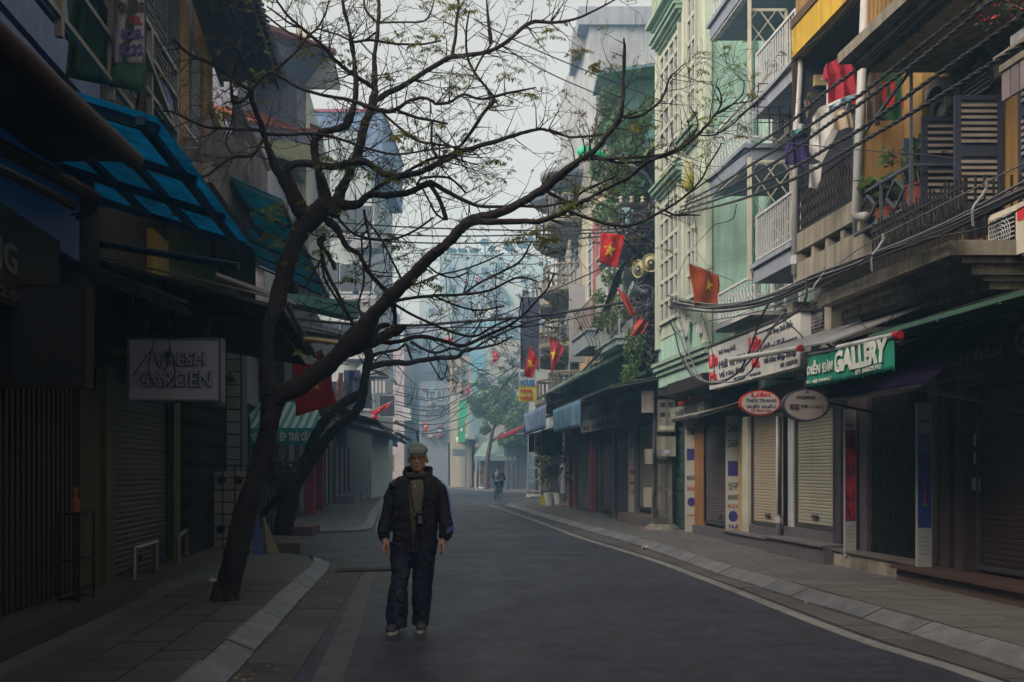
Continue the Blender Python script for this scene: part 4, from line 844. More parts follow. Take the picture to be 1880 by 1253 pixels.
# small sign and fluorescent brackets, white floodlight boxes
t = thing('shop_sign', 'small pale sign with dark letters Ha, left of the white sign boards', 'sign', S('R', 23, .4, 2.9)); MB().sb('R', 22.2, 23.6, .3, .4, 3.0, 3.45).build('panel', WS, t); stext(t, 'Hải', 'R', 23.4, 22.7, .402, 3.1, 3.35, LB, .04)
t = thing('shop_sign', 'dim pale sign under a red strip, left of the dark shutter', 'sign', S('R', 23, .4, 2.4)); MB().sb('R', 22.0, 24.8, .35, .5, 2.62, 2.9).build('panel', mat((.22, .22, .2), .7), t); stext(t, 'THỜI TRANG', 'R', 24.3, 22.5, .502, 2.7, 2.84, LB, .04); MB().sb('R', 22.0, 24.0, .35, .52, 2.92, 3.0).build('red_strip', DRED, t)
t = awning('roll_awning', 'R', 20.6, 22.6, .1, 1.0, 2.8, 2.55, mat((.16, .15, .15), .7, .2), M['dsteel'], 'grey drooping awning under the dim sign, left of the dark shutter', bars=3)
for k, (x, y) in enumerate(((1256, 605), (1283, 600), (1315, 580), (1346, 612))):
    Y = rY(x, .95 if k < 2 else .8); p = W(x, y, Y)
    t = thing('floodlight', ('white floodlight on the green house, far one', 'white floodlight on the green house, second from the far end', 'white floodlight above the left sign board', 'white floodlight box hanging in front of the sign boards')[k], 'lamp', p, 'white floodlights')
    MB().hexa([(p.x - .06, Y - .1, p.z - .14), (p.x + .04, Y - .1, p.z - .14), (p.x + .06, Y + .1, p.z - .1), (p.x - .04, Y + .1, p.z - .1), (p.x - .02, Y - .12, p.z + .16), (p.x + .1, Y - .12, p.z + .16), (p.x + .12, Y + .06, p.z + .16), (p.x, Y + .06, p.z + .16)]).build('housing', M['white'], t)
    MB().tube([(p.x + .03, Y, p.z + .16), (p.x + .05, Y, p.z + .28), (p.x + .3, Y, p.z + .28)], .012, 5).build('arm', M['dsteel'], t)
# --- beyond the green house
def ladderpole(Y, X, H, label, m=M['concrete'], w=.42, ring=True):
    t = thing('utility_pole', label, 'utility pole', (X, Y, 0)); a = MB(); tp = .55
    for s_ in (-1, 1): a.hexa([(X + s_ * w / 2 - .05, Y - .09, 0), (X + s_ * w / 2 + .05, Y - .09, 0), (X + s_ * w / 2 + .05, Y + .09, 0), (X + s_ * w / 2 - .05, Y + .09, 0)] + [(X + s_ * w / 2 * tp + d1 * .045, Y + d2 * .07, H) for d1, d2 in ((-1, -1), (1, -1), (1, 1), (-1, 1))])
    a.build('post', m, t); n = int(H / .65)
    for i in range(n):
        z = .35 + i * .65; ww = w * (1 - (1 - tp) * z / H); MB().box(X - ww / 2 + .045, X + ww / 2 - .045, Y - .06, Y + .06, z, z + .1).build('rung', m, t)
    MB().lathe((X, Y, .05), [(.5, 0), (.42, .1), (.3, .18)], 10).build('footing', m, t)
    return t
POLE = S('R', 25.8, 0, 0); POLE.x = 3.55
lp = ladderpole(25.8, 3.55, 8.0, 'concrete ladder pole crowded with cables and meter boxes', mat((.2, .195, .18), .85, .3, 3, streak=.5, dirt=(.16, .07, .05), dirtamt=.3), .38)
MB().tube([(3.35, 25.55, .9), (3.35, 25.55, 4.2)], .04, 8).build('conduit', M['dsteel'], lp)
def meterbox(x0, x1, y0, y1, Y, label, style=0):
    a, b = W(x0, y0, Y), W(x1, y1, Y); t = thing('meter_box', label, 'meter box', ((a.x + b.x) / 2, Y, b.z), 'meter boxes on the ladder pole')
    m = mat((.27, .27, .235), .7, .25, 4, streak=.5, dirt=(.2, .16, .12), dirtamt=.15)
    MB().box(a.x, b.x, Y, Y + .2, b.z, a.z).box(a.x - .015, b.x + .015, Y - .02, Y - .001, b.z - .015, a.z + .015).build('case', m, t)
    w, h = b.x - a.x, a.z - b.z
    if style == 1:
        for i in range(2):
            for j in range(2):
                X, Z = a.x + w * (.28 + .5 * i), a.z - h * (.15 + .32 * j); MB().box(X - w * .14, X + w * .14, Y - .03, Y - .021, Z - h * .07, Z + h * .07).build('meter_window', mat((.05, .05, .055), .3), t)
        MB().box(a.x + .02, b.x - .02, Y - .035, Y - .021, b.z + .02, b.z + h * .17).build('terminal_cover', M['cream'], t)
    elif style == 2:
        MB().box(a.x + w * .35, a.x + w * .7, Y - .024, Y - .021, b.z + h * .1, b.z + h * .32).build('label_sticker', mat((.35, .42, .6), .6), t)
    return t
meterbox(1208, 1237, 669, 726, 25.5, 'upper meter box with dark windows on the ladder pole', 1); meterbox(1208, 1238, 735, 792, 25.5, 'second meter box with dark windows on the ladder pole', 1)
meterbox(1207, 1239, 803, 837, 25.5, 'square plain cabinet with a blue sticker on the ladder pole', 2); meterbox(1179, 1199, 719, 757, 25.4, 'tilted cream box on the left of the ladder pole')
meterbox(1185, 1198, 826, 851, 25.4, 'small white box left of the ladder pole, upper one'); meterbox(1183, 1195, 896, 930, 25.4, 'small white box left of the ladder pole, lower one')
meterbox(1252, 1262, 438, 470, 25.4, 'grey box high on the right of the ladder pole')
# street lamp on it
t = thing('street_lamp', 'street lamp with green hood on a curved arm over the road', 'street lamp', W(1203, 395, 25.8))
arm = [W(x, y, z) for x, y, z in ((1204, 470, 25.8), (1203, 400, 25.8), (1202, 352, 25.8), (1190, 325, 25.6), (1168, 308, 25.4), (1138, 300, 25.2), (1105, 288, 25))]
MB().tube(cat([tuple(v) for v in arm], 4), .045, 8).build('arm', mat((.25, .33, .35), .5), t, smooth=True)
a, b = W(1061, 277, 24.8), W(1111, 290, 25)
MB().tube([a, a.lerp(b, .1), a.lerp(b, .5), a.lerp(b, .9), b], [.06, .13, .15, .13, .07], 12).build('hood', mat((.02, .42, .24), .4, .05), t, smooth=True)
MB().tube([a + Vector((.08, 0, -.1)), b + Vector((-.08, 0, -.1))], [.08, .09], 10).build('lens', mat((.5, .52, .48), .3), t, smooth=True)
t = thing('cross_arm', 'dark steel cross arm with insulators high on the ladder pole', 'cross arm', W(1200, 376, 25.6))
MB().beam(W(1140, 377, 25.6), W(1242, 376, 25.6), .09).build('beam', M['iron'], t); MB().beam(W(1190, 440, 25.6), W(1225, 438, 25.6), .1).build('beam', M['iron'], t)
for x in (1140, 1160, 1180, 1205, 1222, 1238): p = W(x, 374, 25.6); MB().lathe(p, [(.03, 0), (.06, .05), (.03, .08), (.055, .13), (.03, .17)], 8).build('insulator', M['cream'], t)
def horn(x, y, Y, R_, d, L_, m, label):
    c = W(x, y, Y); t = thing('loudspeaker', label, 'loudspeaker', c, 'horn loudspeakers on the ladder pole'); d = Vector(d).normalized()
    MB().lathe(c, [(R_, 0), (R_ * 1.03, .01), (R_ * .97, .02), (R_ * .6, -L_ * .25), (R_ * .36, -L_ * .55), (R_ * .3, -L_ * .7), (R_ * .3, -L_)] if 0 else [(R_ * .3, -L_), (R_ * .3, -L_ * .7), (R_ * .36, -L_ * .55), (R_ * .6, -L_ * .25), (R_, 0)], 22, d).build('horn', m, t, smooth=True)
    MB().lathe(c, [(R_ * 1.04, -.01), (R_ * 1.04, .02), (R_ * .98, .02), (R_ * .55, -L_ * .2)], 22, d).build('bell_rim', m, t, smooth=True)
    MB().lathe(c, [(R_ * .45, -.02), (R_ * .38, .01), (R_ * .1, .012)], 16, d).build('throat', M['dsteel'], t); MB().lathe(c, [(R_ * .16, .0), (R_ * .1, .04)], 12, d).build('dome', M['cream'], t)
HC = mat((.4, .37, .23), .6, .1, 4, dirt=(.2, .18, .1), dirtamt=.2)
horn(1195, 483, 25.0, .205, (-.05, -1, -.12), .4, HC, 'cream horn loudspeaker facing the camera'); horn(1172, 494, 25.2, .2, (-.75, -.55, -.1), .4, HC, 'cream horn loudspeaker turned to the left below the other'); horn(1159, 530, 25.2, .17, (-.9, -.1, .25), .4, mat((.2, .24, .27), .6, .1), 'grey horn loudspeaker pointing left under the cream ones')
# buildings further on the right
GB = mat((.24, .26, .28), .8, .2, 1, streak=.35); PK = mat((.3, .2, .17), .8, .15, 1, streak=.3)
V1 = building('vine_house', 'R', 24.7, 29.6, .3, 9.5, mat((.2, .24, .24), .8, .2, 1, streak=.3), 'tall house hung with green plants beyond the green house', z0=3.2)
window(V1, 'R', 27, 29, .3, 6, 7.6, M['white']); MB().sb('R', 25, 29.5, .3, .33, 3.2, 9).build('shade_painted_front', mat((.06, .055, .07), .8), V1)  # dark sheet over the paler wall, shade put into its colour
for z in (4.6, 7.0): balcony(V1, 'R', 26.8, 29.5, .3, 1.3, z, .22, mat((.3, .38, .38), .7, .15), .7, M['dwhite'], step=.2, ends=False)
t = thing('roof_canopy', 'green corrugated roof canopy beside the green house parapet', 'roof', S('R', 26, .8, 9.5))
MB().slab(S('R', 25, 1.1, 8.7), S('R', 30.5, 1.1, 8.7), S('R', 30.5, -1.5, 11.7), S('R', 25, -1.5, 11.7), .05).build('sheet', mat((.2, .3, .06), .7, .2, 1), t)
MB().sb('R', 24.7, 30, -2.2, -1.9, 9.5, 13.2).build('back_wall', mat((.25, .33, .1), .7), t)
V2 = building('corner_tower', 'R', 30, 34, -.2, 12.0, mat((.16, .28, .33), .7, .2, 1, streak=.2), 'teal corrugated rooftop room on a tall narrow house', z0=3.2)
for i in range(14): bar('rib', mat((.13, .26, .32), .6, .1), S('R', 30.1 + i * .28, -.15, 10.6), S('R', 30.1 + i * .28, -.15, 12), .06, .06, V2)
MB().box(2.75, 5.2, 29.9, 30.0, 10.6, 12.2).build('end_gable', mat((.15, .27, .33), .7, .15), V2)
for i in range(12): piece('rib', mat((.13, .26, .32), .6, .1), (2.85 + i * .2, 29.88, 11.4), (0, 0, 0), (.07, .05, 1.6), V2)
MB().slab((2.3, 29.0, 12.05), (5.4, 29.0, 12.5), (5.4, 31, 12.6), (2.3, 31, 12.15), .08).build('roof_sheet', mat((.1, .2, .27), .6, .2), V2)
MB().slab(S('R', 29.9, .5, 12), S('R', 34.2, .5, 12), S('R', 34.2, -2.5, 13), S('R', 29.9, -2.5, 13), .05).build('roof', mat((.14, .3, .38), .6, .15), V2)
TW = building('concrete_tower', 'R', 44, 52, -1.0, 19.6, mat((.36, .38, .42), .85, .22, .5, streak=.35, bump=.2, dirt=(.2, .2, .22), dirtamt=.3), 'tall bare concrete tower block with a boxed water tank', depth=8)
MB().box(W(1052, 0, 45).x, RX(44, -1) - .01, 45, 48, zz(92, 45), zz(50, 45)).build('balcony_box', mat((.25, .26, .27), .8), TW)
MB().box(W(1062, 0, 43.8).x, RX(44, -9), 43.8, 52, zz(45, 43.8), zz(12, 43.8)).build('parapet', mat((.28, .3, .36), .85, .2, .6, streak=.3), TW)
MB().box(RX(44, -.9), RX(44, -1.25), 43.96, 44, 12, 17.5).build('window_strip', M['dwhite'], TW); MB().box(4.4, 5.8, 43.95, 44, 11, 14.6).build('stained_panel', mat((.25, .26, .26), .85, .3, 1), TW)
V3 = building('cream_house', 'R', 34.2, 38, .3, 10.2, mat((.42, .4, .3), .8, .15, 1, streak=.3), 'narrow cream house front with ornate panels', z0=3.3)
V3b = building('white_window_house', 'R', 29.7, 33.9, .55, 7.5, mat((.34, .4, .4), .8, .15, 1, streak=.3), 'pale blue house with an ornate balcony and orange wall hanging', z0=3.3)
balcony(V3b, 'R', 29.8, 32.5, .55, 1.5, 4.9, .5, mat((.3, .37, .4), .7, .15), .75, mat((.32, .3, .3), .7), step=.14, ends=True)
MB().sb('R', 29.9, 32.4, 1.3, 1.36, 5.5, 6.05).build('red_panel', mat((.3, .06, .05), .8, .6, 6, dirt=(.35, .35, .33), dirtamt=.5), V3b)
window(V3b, 'R', 30.2, 31.8, .57, 5.8, 7.4, M['white']); window(V3, 'R', 35, 36.6, .3, 7.2, 9.4, M['white']); MB().sb('R', 33.9, 34.6, .4, .52, 5.5, 9.5).build('pink_strip', mat((.3, .1, .1), .8), V3)
a = MB().sb('R', 34.7, 37.9, .31, .4, 4.6, 7.0); a.build('ornate_panel', mat((.4, .28, .16), .85, .5, 6), V3)
RB = building('round_balcony_house', 'R', 38.1, 45, .2, 13, mat((.3, .3, .28), .85, .2, 1, streak=.4), 'old house with stacked rounded balconies and awning cap', z0=3.3)
for z, R_, m in ((12.1, 1.3, mat((.2, .23, .28), .8, .3, 2)), (10.4, 1.15, STONE), (7.9, 1.3, STONE), (5.9, 1.35, STONE), (4.1, 1.1, STONE)):
    for Yc in (39.6, 43): 
        c_ = S('R', Yc, .2, z); a = MB().lathe(c_, [(R_ * .7, -.35), (R_, -.1), (R_ * 1.05, 0), (R_ * 1.05, .15), (R_, .16)], 20); b_ = a.build('round_slab', m, RB)
        if z < 12: 
            for k in range(14): ang = math.pi / 2 + math.pi * (k + .5) / 14; p = c_ + Vector((R_ * .95 * math.cos(ang) , R_ * .95 * math.sin(ang), .16)); bar('baluster', mat((.2, .18, .16), .7), p, p + Vector((0, 0, .75)), .05, .05, b_)
            MB().tube([c_ + Vector((R_ * .95 * math.cos(an), R_ * .95 * math.sin(an), .92)) for an in [math.pi / 2 + math.pi * k / 10 for k in range(11)]], .05, 5).build('handrail', mat((.2, .18, .16), .7), b_)
for z in (4.6, 6.8, 8.9, 11): window(RB, 'R', 39, 41, .2, z, z + 1.2, M['dwhite']); window(RB, 'R', 42, 44, .2, z, z + 1.2, M['dwhite'])
R6 = building('street_house', 'R', 45.2, 58, -.2, 8.5, mat((.26, .3, .32), .85, .2, 1, streak=.3), 'low hazy house at the end of the right row', z0=3.45)
window(R6, 'R', 47, 50, -.2, 4.5, 6.5, M['dwhite'])
# ground floor row beyond the pole
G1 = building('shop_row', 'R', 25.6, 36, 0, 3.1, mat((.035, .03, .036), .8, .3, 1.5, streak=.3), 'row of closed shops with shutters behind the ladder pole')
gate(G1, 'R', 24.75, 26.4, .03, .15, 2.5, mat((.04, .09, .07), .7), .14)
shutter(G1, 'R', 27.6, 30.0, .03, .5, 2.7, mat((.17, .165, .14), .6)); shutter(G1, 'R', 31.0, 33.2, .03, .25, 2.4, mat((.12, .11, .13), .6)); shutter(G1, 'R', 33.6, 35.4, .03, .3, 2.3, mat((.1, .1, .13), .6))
for Yq, cq in ((26.5, (.12, .1, .1)), (27.25, (.2, .19, .17)), (30.15, (.14, .14, .13)), (33.3, (.2, .2, .22)), (35.6, (.09, .08, .1))): MB().sb('R', Yq, Yq + .22, 0, .12, .12, 2.75).build('pillar', mat(cq, .7, .2), G1)
for Yq, cq in ((36.2, (.2, .03, .04)), (39.7, (.14, .14, .15))): MB().sb('R', Yq, Yq + .25, .15, .3, .12, 2.75).build('pillar', mat(cq, .7, .2), G1)
MB().sb('R', 27.2, 30.3, 0, .6, .1, .34).build('step_block', mat((.12, .1, .1), .7), G1)
strip(30.35, 30.6, .2, 2.6, [('MUI NE', .8, .86, (.1, .1, .1)), ('#', .5, .54, (.4, .05, .05)), ('#', .38, .41, (.3, .02, .02)), ('OPEN', .26, .32, (.5, .05, .03))], 'narrow white strip sign with red blocks beyond the ladder pole')
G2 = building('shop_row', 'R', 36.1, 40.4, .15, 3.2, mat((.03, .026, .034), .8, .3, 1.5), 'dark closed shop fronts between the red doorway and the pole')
shutter(G2, 'R', 37, 39.5, .18, .2, 2.4, mat((.13, .11, .11), .6))
G3 = thing('recessed_shop', 'dark recessed shop behind the white plant pots', 'building', (5, 50, 0)); MB().box(2.45, 9, 41.1, 58, 0, 3.4).build('wall', mat((.03, .026, .034), .8, .3, 1.5), G3); MB().box(2.4, 2.44, 44, 47, .1, 2.6).build('door', mat((.12, .1, .1), .7), G3)
t = thing('shop_sign', 'white fascia sign with blurred dark words beyond the pole', 'sign', S('R', 33, .5, 2.8)); MB().sb('R', 30.3, 36.5, .45, .6, 2.75, 3.6).build('panel', mat((.3, .32, .32), .6, .15), t); stext(t, 'Minh Đức', 'R', 35.0, 31.0, .605, 3.1, 3.5, LB, .05); stext(t, 'TRÀ  CÀ PHÊ  KEM', 'R', 36, 30.6, .605, 2.82, 2.98, LB, .03)
t = thing('shop_sign', 'black fascia sign in the shade just beyond the ladder pole', 'sign', S('R', 28, .5, 2.6)); MB().sb('R', 26.2, 30.0, .5, .62, 2.7, 3.35).build('panel', M['dark'], t)
AWG = mat((.1, .2, .16), .7, .2, 2, streak=.2); AWM = mat((.03, .028, .032), .8, .2)
awning('roll_awning', 'R', 26.1, 31.0, .1, .75, 4.15, 3.86, mat((.06, .22, .16), .7, .15, trans=.25), M['dsteel'], 'teal awning sheet beside the ladder pole', wav=.05)
awning('roll_awning', 'R', 25.1, 34.0, .2, 1.75, 3.75, 3.46, AWG, M['dsteel'], 'long greenish awning over the white fascia sign', wav=.04, bars=4)
t = awning('roll_awning', 'R', 28.8, 34.0, 1.0, 1.85, 3.5, 3.38, mat((.09, .2, .33), .75, .3, 3), M['dsteel'], 'awning with a faded blue printed valance', valance=.72, vm=mat((.1, .24, .4), .75, .4, 3, dirt=(.3, .4, .45), dirtamt=.35))
awning('roll_awning', 'R', 27, 42, .3, 1.5, 5.0, 4.2, mat((.12, .2, .17), .75, .3, 1.5, streak=.3), M['dsteel'], 'long sagging grey-green awning higher up, running into the haze', wav=.06, bars=5)
t = awning('roll_awning', 'R', 36, 42.5, .5, 1.8, 4.2, 3.7, mat((.03, .05, .2), .75), M['dsteel'], 'dark blue awning over a blue printed valance', valance=.8, vm=mat((.15, .25, .42), .75, .4, 3, dirt=(.35, .42, .5), dirtamt=.3))
awning('roll_awning', 'R', 42, 50.5, .3, 2.1, 3.9, 3.1, mat((.22, .03, .04), .75), M['dwhite'], 'dark red awning at the far right corner', valance=.15)
# red doorway, hanging signs, plants
t = thing('red_doorway', 'bright red shop doorway with a white heart emblem and striped edge', 'doorway', (2.3, 40.5, .1)); RDM = mat((.4, .012, .03), .6, .12)
MB().box(2.13, 2.55, 40.6, 41.0, .1, 2.75).box(2.0, 2.6, 40.5, 40.6, 2.2, 2.8).build('door_panel', RDM, t)
for k in range(9): MB().box(2.03, 2.12, 40.52, 40.6, .1 + k * .23, .21 + k * .23).build('white_stripe', M['dwhite'], t)
MB().prism([(2.33 + .16 * (16 * math.sin(a) ** 3) / 16, 40.58, 1.25 + .16 * (13 * math.cos(a) - 5 * math.cos(2 * a) - 2 * math.cos(3 * a)) / 16) for a in [k * math.pi / 12 for k in range(24)]], (0, .02, 0)).build('heart', mat((.55, .3, .33), .6), t)
facesign('hanging_sign', 995.5, 1032, 790, 836, 45, M['dark'], 'black square hanging sign with a white outline', .12, M['dwhite'])
t, a, b = facesign('hanging_sign', 982, 994, 796, 831, 44, mat((.5, .42, .03), .6), 'narrow yellow hanging sign lettered GUEST in red', .12); ftext(t, 'GUE', a, b, 44, 983, 993, 811, 819, LR, .04)
facesign('hanging_sign', 971, 981, 796, 830, 44.2, M['dark'], 'narrow black hanging sign left of the yellow one')
potplant(1.5, 43.2, .1, .24, .5, 420, LD, 'leafy bush in a white pot by the far right corner', M['white'], .16, 1.5, 'white pots at the far corner', .45); potplant(1.85, 42.6, .1, .24, .5, 380, LD, 'taller leafy bush in a white pot beside the red doorway', M['white'], .16, 1.7, 'white pots at the far corner', .4)
tag(MB().box(1.15, 1.33, 44, 44.1, .1, .5).build('floor_sign', mat((.5, .42, .03), .6)), 'small yellow floor sign by the far plant pots', 'sign')
for k in range(3): MB().box(1.5 + .3 * k, 2.44, 41.6 + .5 * k, 42.1 + .5 * k, .1, .2 + .06 * k).build('step_block', M['concrete'], G2)
facesign('vertical_sign', 955.5, 990, 546, 680, 41, mat((.035, .045, .09), .6, .15), 'tall dark blue vertical sign fading in haze', .2, M['dwhite'])
t, a, b = facesign('vertical_sign', 1045, 1074, 523, 665, 33.5, mat((.38, .38, .42), .6, .08), 'tall whitish vertical sign with the word Shop written sideways', .2)
text('Shop', (W(1071, 650, 33.49).x, 33.49, W(1071, 650, 33.5).z), (0, 0, 1), (-1, 0, 0), .95, .3, mat((.25, .25, .3), .6), t, .01, .02)
t, a, b = facesign('guest_house_sign', 952.5, 985, 678, 738, 40.8, mat((.6, .55, .08), .6, .1), 'yellow and white guest house sign in blue and red letters', .15)
p, q = W(952.5, 712, 40.79), W(985, 678, 40.79); MB().box(p.x, q.x, 40.78, 40.799, W(0, 709, 40.8).z, W(0, 678, 40.8).z).build('white_field', M['white'], t)
BLT = mat((.03, .2, .5), .6, .1); ftext(t, 'GUEST', a, b, 40.76, 955, 982, 683, 692, BLT, .05); ftext(t, 'HOUSE', a, b, 40.76, 954, 981, 697, 708, BLT, .05); ftext(t, 'NHÀ', a, b, 40.76, 956, 978, 713, 721, LR, .05); ftext(t, 'NGHỈ', a, b, 40.76, 955, 978, 725, 734, LR, .05)
lp2 = ladderpole(60, 1.18, 6, 'far concrete ladder pole behind the hanging signs', w=.7)
# greenery spilling over the vine house
t = thing('hanging_plants', 'mass of green creepers hanging over the balconies beyond the green house', 'plants', W(1140, 330, 26.5)); a = MB(); rg = random.Random(3)
for x, y, rx, ry, Y, n in ((1120, 190, 22, 32, 27.5, 500), (1150, 240, 40, 40, 27, 900), (1110, 245, 25, 25, 28, 300), (1150, 300, 42, 45, 26.6, 900), (1100, 310, 18, 22, 28.5, 250), (1165, 350, 30, 30, 26.4, 500), (1120, 395, 30, 25, 27, 350), (1185, 215, 12, 30, 26.5, 250), (1130, 345, 25, 30, 27, 350)):
    leaves(a, W(x + rg.uniform(-4, 4), y, Y), (rx / F * Y, .6, ry / F * Y), int(n * 1.9), .125, rg, .3)
a.build('foliage', mat((.09, .17, .075), .65, .6, 2.5, trans=.3, bump=0), t); t2 = MB()
for _ in range(14): x = rg.uniform(1085, 1195); y = rg.uniform(200, 400); t2.tube([W(x, y, 27), W(x + 8, y - 30, 27.2), W(x + rg.uniform(-10, 20), y - 70, 27)], [.03, .02, .01], 5)
t2.build('stem', M['brown'], t)
t = thing('hanging_plants', 'loose green creeper drooping under the loudspeakers', 'plants', W(1160, 620, 25)); a = MB()
for x, y, rx, ry, Y, n in ((1150, 560, 30, 30, 26, 260), (1125, 510, 22, 18, 27, 140), (1110, 590, 22, 25, 27, 200), (1165, 640, 22, 40, 25.6, 260), (1155, 690, 18, 25, 25.6, 140), (1100, 545, 12, 15, 27, 90)): leaves(a, W(x, y, Y), (rx / F * Y, .4, ry / F * Y), int(n * 1.7), .11, rg, .8)
a.build('foliage', mat((.1, .17, .05), .65, .5, 2, trans=.3, bump=0), t)
# ------------------------------------------------------------------ LEFT SIDE
DB = mat((.024, .013, .012), .85, .3, 2, streak=.3); OLV = mat((.075, .085, .008), .7, .2, 2); DKM = mat((.05, .035, .036), .6, .2, 3)
N1 = building('door_shop', 'L', 4.0, 11.6, 0, 8.2, DB, 'darkest shop at the left edge with tall ribbed metal doors')
for i in range(34):
    Y = 6.4 + i * .13; bar('rib', mat((.04, .022, .02), .6), S('L', Y, .03, .3), S('L', Y, .03, 2.45), .05, .05, N1)
MB().sb('L', 10.9, 11.6, 0, .08, .3, 2.3).build('olive_pillar', mat((.06, .05, .012), .7), N1)
a = MB()
for k in range(3): a.sb('L', 4.0, 11.0, 0, .45, .1 + 0, .3)
MB().sb('L', 4.0, 11.9, 0, .48, .1, .27).build('step', mat((.06, .045, .042), .75, .25, 2), N1); MB().sb('L', 11.0, 15.6, -.01, .35, .1, .24).build('step', mat((.075, .06, .055), .75, .25, 2), N1)
# blue louvred upper storey and stair rails
BLU = mat((.09, .13, .3), .6, .2, 3, streak=.3)
for z in (5.0, 5.42, 5.84, 6.26, 6.68, 7.1, 7.5, 7.9): bar('blue_louvre', BLU, S('L', 6.5, .05, z), S('L', 11.5, .05, z), .1, .34, N1)
RLM = mat((.22, .2, .19), .6, .2, 3)
t = thing('metal_railing', 'rusty pale balcony railing above the blue awning at the top left', 'railing', S('L', 9, .9, 4.7))
for z in (4.65, 5.0, 5.35, 5.62): bar('rail', RLM, S('L', 6.0, .95, z), S('L', 11.4, .95, z), .04, .04, t)
for Y in (6.4, 7.6, 8.9, 10.2, 11.3): bar('post', RLM, S('L', Y, .95, 4.5), S('L', Y, .95, 5.62), .05, .05, t)
bar('rail', RLM, S('L', 6.2, 1.1, 5.9), S('L', 11.5, .9, 5.0), .09, .05, t); bar('rail', RLM, S('L', 6.0, 1.0, 5.7), S('L', 11.6, .8, 4.8), .07, .05, t)
# green banner hanging at top left
t = thing('banner', 'hanging green cloth banner with a pale panel and blue phone numbers', 'banner', W(215, 170, 9.0))
bf = lambda x, y: W(x, y, 9.0 + .12 * math.sin(x * .05) + .05 * math.sin(x * .13 + y * .02))
MB().sheet(lambda u, v: bf(lerp(118, 268, u) + 8 * math.sin(v * 3) * (1 - u), lerp(-40, 172 - 30 * (1 - u), v)), 26, 10, -.006).build('cloth', mat((.03, .09, .07), .8, .45, 3, streak=.3, trans=.15), t, smooth=True)
MB().sheet(lambda u, v: bf(lerp(207, 266, u), lerp(-40, 118, v)) + Vector((0, -.012, 0)), 12, 10, -.003).build('panel', mat((.3, .27, .31), .8, .2, 5), t, smooth=True)
PB = mat((.09, .07, .22), .8, .1)
for s_, x0, x1, y0, y1, m in (('QUANG', 218, 264, 4, 26, mat((.08, .06, .08), .8)), ('TEL', 236, 262, 31, 45, mat((.25, .05, .06), .8)), ('028.', 222, 264, 53, 72, PB), ('3232', 219, 264, 81, 103, PB)):
    o = ftext(t, s_, 0, 0, 8.8, x0, x1, y0, y1, m, .05)
    if o: warp(o, lambda p: (lambda X_, Y_: W(X_, Y_, bf(X_, Y_).y - .025 + (p.y - 8.8) * .3))(CX + p.x / p.y * F, HY - (p.z - CH) / p.y * F))
MB().tube([W(262, 172, 8.6), W(250, 225, 8.55), W(242, 238, 8.5)], [.035, .03, .012], 8).build('weight', M['black'], t)
# big blue tarpaulin awning
BT = mat((.03, .46, .7), .7, .3, 3.5, streak=.3, trans=.72, bump=.2, dirt=(.03, .25, .4), dirtamt=.2); BF = mat((.015, .06, .11), .6, .1)
t = thing('blue_awning', 'large bright blue tarpaulin awning on a steel frame, upper left', 'awning', S('L', 10, .9, 4))
zi, zo = 4.45, 3.95
MB().sheet(lambda u, v: S('L', lerp(7.6, 11.95, u), lerp(.0, 1.62, v), lerp(zi, zo, v) + .015 * math.sin(u * 20) * math.sin(v * 6)), 20, 8, .008).build('canopy', BT, t, smooth=True)
MB().sheet(lambda u, v: S('L', lerp(7.6, 11.95, u), 1.62 + .1 * v, zo - .12 * v + .0), 20, 2, .006).build('flap', BT, t)
for Y in (7.75, 9.1, 10.45, 11.75): bar('rafter', BF, S('L', Y, 0, zi - .05), S('L', Y, 1.6, zo - .05), .07, .07, t)
for v in (.03, .35, .66, .93): bar('purlin', BF, S('L', 7.62, 1.62 * v, lerp(zi, zo, v) - .06), S('L', 11.9, 1.62 * v, lerp(zi, zo, v) - .06), .06, .06, t)
MB().tube([S('L', 11.95, -.1, 3.98), S('L', 11.95, 1.5, 3.72)], .04, 8).build('cross_tube', BF, t)
# blue fascia panel by the wall, electric box
MB().sb('L', 5.0, 10.8, .02, .1, 3.55, 4.3).build('blue_panel', mat((.012, .13, .38), .5, .1, 2), N1)
t = thing('junction_box', 'small grey junction box with looping cables on the blue panel', 'box', W(155, 335, 10.4)); p = W(155, 350, 10.4); MB().box(p.x - .06, p.x + .06, 10.35, 10.5, p.z, p.z + .14).build('case', M['dsteel'], t)
MB().tube(cat([tuple(W(165, 345, 10.4)), tuple(W(180, 372, 10.4)), tuple(W(160, 395, 10.4)), tuple(W(140, 400, 10.4))], 5), .025, 6).tube(cat([tuple(W(150, 350, 10.4)), tuple(W(158, 385, 10.4)), tuple(W(130, 395, 10.4))], 5), .012, 5).build('cable', M['rubber'], t)
# dark rolled awning in front (top left)
t = thing('rolled_awning', 'dark maroon rolled awning arm reaching in from the left edge', 'awning', W(100, 170, 6.2)); DM = mat((.035, .016, .014), .8, .3, 3)
MB().sheet(lambda u, v: S('L', lerp(3.2, 7.1, u), lerp(1.05, 1.6, v), lerp(3.3, 3.52, u) + .02 * math.sin(u * 12)), 16, 5, .02).build('canopy', DM, t, smooth=True)
MB().tube([S('L', 3.2, 1.62, 3.28), S('L', 7.1, 1.6, 3.5)], .06, 12).build('roller_tube', DM, t, smooth=True)
MB().tube([S('L', 3.2, .75, 3.2), S('L', 7.7, 1.15, 3.42)], .05, 8).tube([S('L', 3.2, .5, 3.2), S('L', 7.9, .95, 3.4)], .035, 8).build('folded_arm', M['dark'], t)
